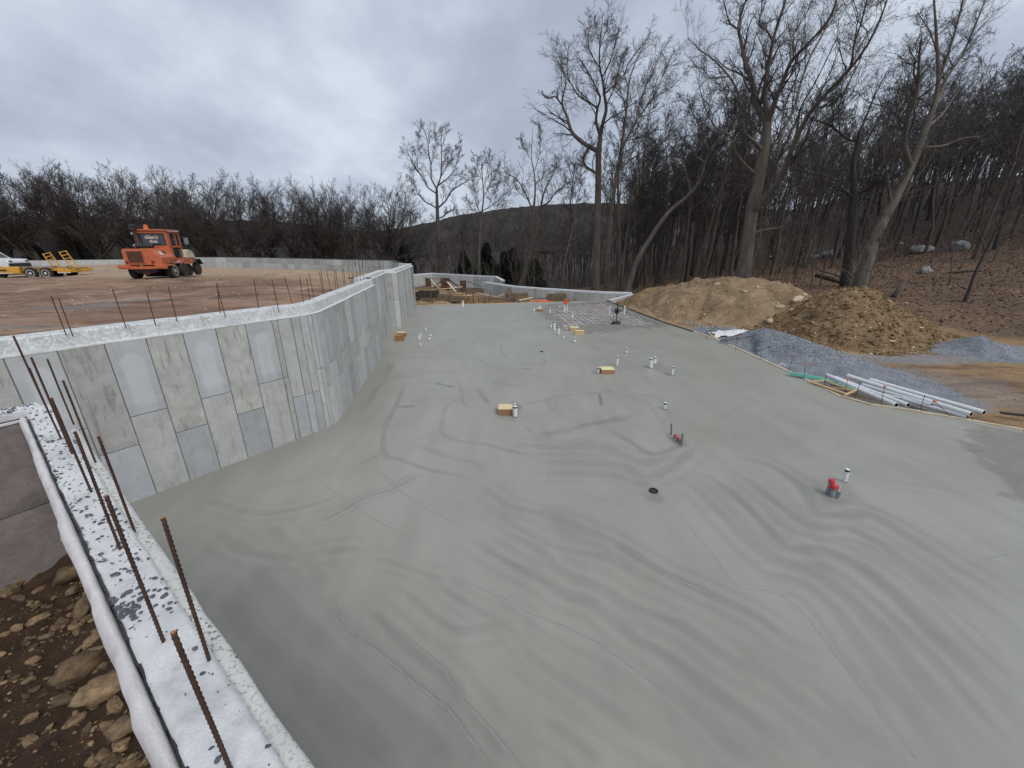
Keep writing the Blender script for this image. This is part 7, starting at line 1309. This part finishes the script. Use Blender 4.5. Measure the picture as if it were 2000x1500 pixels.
# front hood, side platform, broom
cr_ = MB().prism([(1.98, .98), (3.05, .92), (3.06, 1.14), (2.90, 1.36), (2.55, 1.45), (1.98, 1.46)], 'x', -.02, .78); cr_.build('cream_hood', M['cream'], sw, bevel=.05); MB().box((.785, 2.62, 1.32), (.01, .12, .05)).build('hood_badge', M['darkpl'], sw)
MB().box((.45, 1.55, .90), (.86, 1.65, .07)).build('side_deck', P_, sw, bevel=.006); MB().box((.88, 1.6, .76), (.06, 1.3, .16)).build('side_skirt', P_, sw, bevel=.006); MB().box((.72, 2.45, .84), (.42, .62, .16)).build('front_fender', P_, sw, bevel=.02)
fd = MB().prism([(2.35, .82), (2.45, .93), (3.0, .93), (3.28, .62), (3.24, .60), (2.97, .87), (2.47, .87)], 'x', .62, 1.02); fd.build('mud_flap', M['darkpl'], sw)
MB().lathe((0, 1.15, .40), [(.12, -.95), (.36, -.93), (.37, 0), (.36, .93), (.12, .95)], 'x', 22).build('broom', M['tyre'], sw); MB().box((0, 1.15, .72), (1.7, .8, .06)).build('broom_hood', M['darkpl'], sw)
for s_ in (-1, 1): wheel(sw, (s_*.82, 0, .40), .40, .30, s_); wheel(sw, (s_*.78, 2.92, .36), .36, .22, s_, rim='grille', name='front_wheel')
wheel(sw, (.62, 2.28, .33), .33, .16, 1, rim='grille', name='caster_wheel'); MB().tube([(.70, 2.3, .35), (.82, 2.45, .55), (.74, 2.6, .8)], .03, 6).build('caster_arm', M['rustform'], sw)
# ------------------------------------------------------------------ yellow tandem trailer with two ramps up
zt_ = 5.2-(540-479)*30/F*1.0
TB = AT(104, 539, 30); zt_ = float(pz(np.array([TB[0]]), np.array([TB[1]]))[0])
tl = empty('equipment_trailer', (TB[0], TB[1], zt_), R(9), label='yellow tandem axle trailer with two ladder ramps raised at its rear', cat='trailer')
for x_ in (-.45, .48):
    for s_ in (-1, 1):
        o = wheel(tl, (x_, s_*.98, .38), .38, .22, 1, rim='rim', name='wheel'); o.rotation_euler = (0, 0, -math.pi/2 if s_ < 0 else math.pi/2)
MB().box((-1.0, 0, .62), (5.6, 1.7, .12)).build('deck', M['oldwood'], tl); MB().box((-1.0, -.88, .62), (5.6, .08, .16)).build('side_rail', M['yellow'], tl); MB().box((-1.0, .88, .62), (5.6, .08, .16)).build('side_rail', M['yellow'], tl)
MB().box((.02, -1.0, .83), (1.95, .26, .04)).build('wheel_fender', M['steel2'] if 'steel2' in M else M['conduit'], tl); MB().prism([(-3.35, .36), (-1.02, .36), (-.98, .80), (-1.2, .84), (-3.1, .84), (-3.38, .66)], 'y', -1.14, -.86).build('tool_box', M['yellow'], tl, bevel=.02)
MB().box((-2.05, -1.145, .60), (.62, .01, .12), taper=None).build('dark_emblem', M['darkpl'], tl); MB().box((-1.9, -1.146, .40), (.95, .01, .05)).build('white_strip', M['decal'] if 'decal' in M else M['lip'], tl)
MB().prism([(-3.3, .50), (-5.3, .40), (-5.3, .56), (-3.3, .66)], 'y', -.5, -.38).build('drawbar', M['yellow'], tl); MB().prism([(-3.3, .50), (-5.3, .40), (-5.3, .56), (-3.3, .66)], 'y', .38, .5).build('drawbar', M['yellow'], tl); MB().prism([(-3.0, .36), (-2.3, .36), (-2.6, .05), (-2.8, .05)], 'y', -.6, -.4).build('landing_leg', M['darkpl'], tl)
MB().box((1.55, 0, .52), (.85, 1.9, .22)).build('rear_deck', M['yellow'], tl, bevel=.01); MB().box((1.55, -.96, .40), (.8, .02, .05)).build('white_strip', M['decal'] if 'decal' in M else M['lip'], tl)
for x_, y_ in ((.95, -.55), (1.95, -.45)):
    rp = empty('ramp', (x_, y_, .62), 0); rp.parent = tl; rp.rotation_euler = (0, R(-16), R(25)); L_ = 1.18 if x_ < 1 else 1.3
    for s_ in (-.19, .19): MB().box((s_, 0, L_/2), (.05, .09, L_)).build('ramp_rail', M['yellow'], rp)
    for k in range(6): MB().box((0, 0, .08+k*(L_-.12)/5), (.36, .09, .045)).build('ramp_rung', M['yellow'], rp)
# ------------------------------------------------------------------ white pickup at the left edge
PB = AT(-22, 532, 33); zp_ = float(pz(np.array([PB[0]]), np.array([PB[1]]))[0])
pk = empty('pickup', (PB[0], PB[1], zp_), R(12), label='white pickup truck half out of the picture at the left edge, behind the yellow trailer', cat='pickup')
MB().prism([(-3.2, .55), (2.25, .55), (2.3, .95), (2.2, 1.15), (1.1, 1.22), (.55, 1.72), (-1.1, 1.75), (-1.45, 1.22), (-3.2, 1.2)], 'y', -.92, .92).build('body', M['whitepaint'], pk, bevel=.05)
MB().prism([(1.02, 1.25), (.56, 1.66), (-.2, 1.68), (-.2, 1.25)], 'y', -.935, .935).build('side_window', M['glass'], pk); MB().prism([(-.3, 1.25), (-.3, 1.68), (-1.05, 1.68), (-1.3, 1.25)], 'y', -.935, .935).build('side_window', M['glass'], pk); MB().add([(1.09, -.78, 1.25), (1.09, .78, 1.25), (.62, .72, 1.69), (.62, -.72, 1.69)], [(0, 1, 2, 3)]).build('windscreen', M['glass'], pk)
MB().box((-.4, 0, .52), (5.2, 1.86, .16)).build('sill', M['darkpl'], pk); MB().box((2.28, 0, .70), (.12, 1.8, .30)).build('front_bumper', M['darkpl'], pk); 
for s_ in (-.7, .7): MB().box((2.26, s_, 1.0), (.06, .3, .14)).build('headlight', M['steel'], pk)
for x_ in (-2.1, 1.4):
    for s_ in (-1, 1): o = wheel(pk, (x_, s_*.84, .39), .39, .24, 1, rim='steel', name='wheel'); o.rotation_euler = (0, 0, -math.pi/2 if s_ < 0 else math.pi/2)
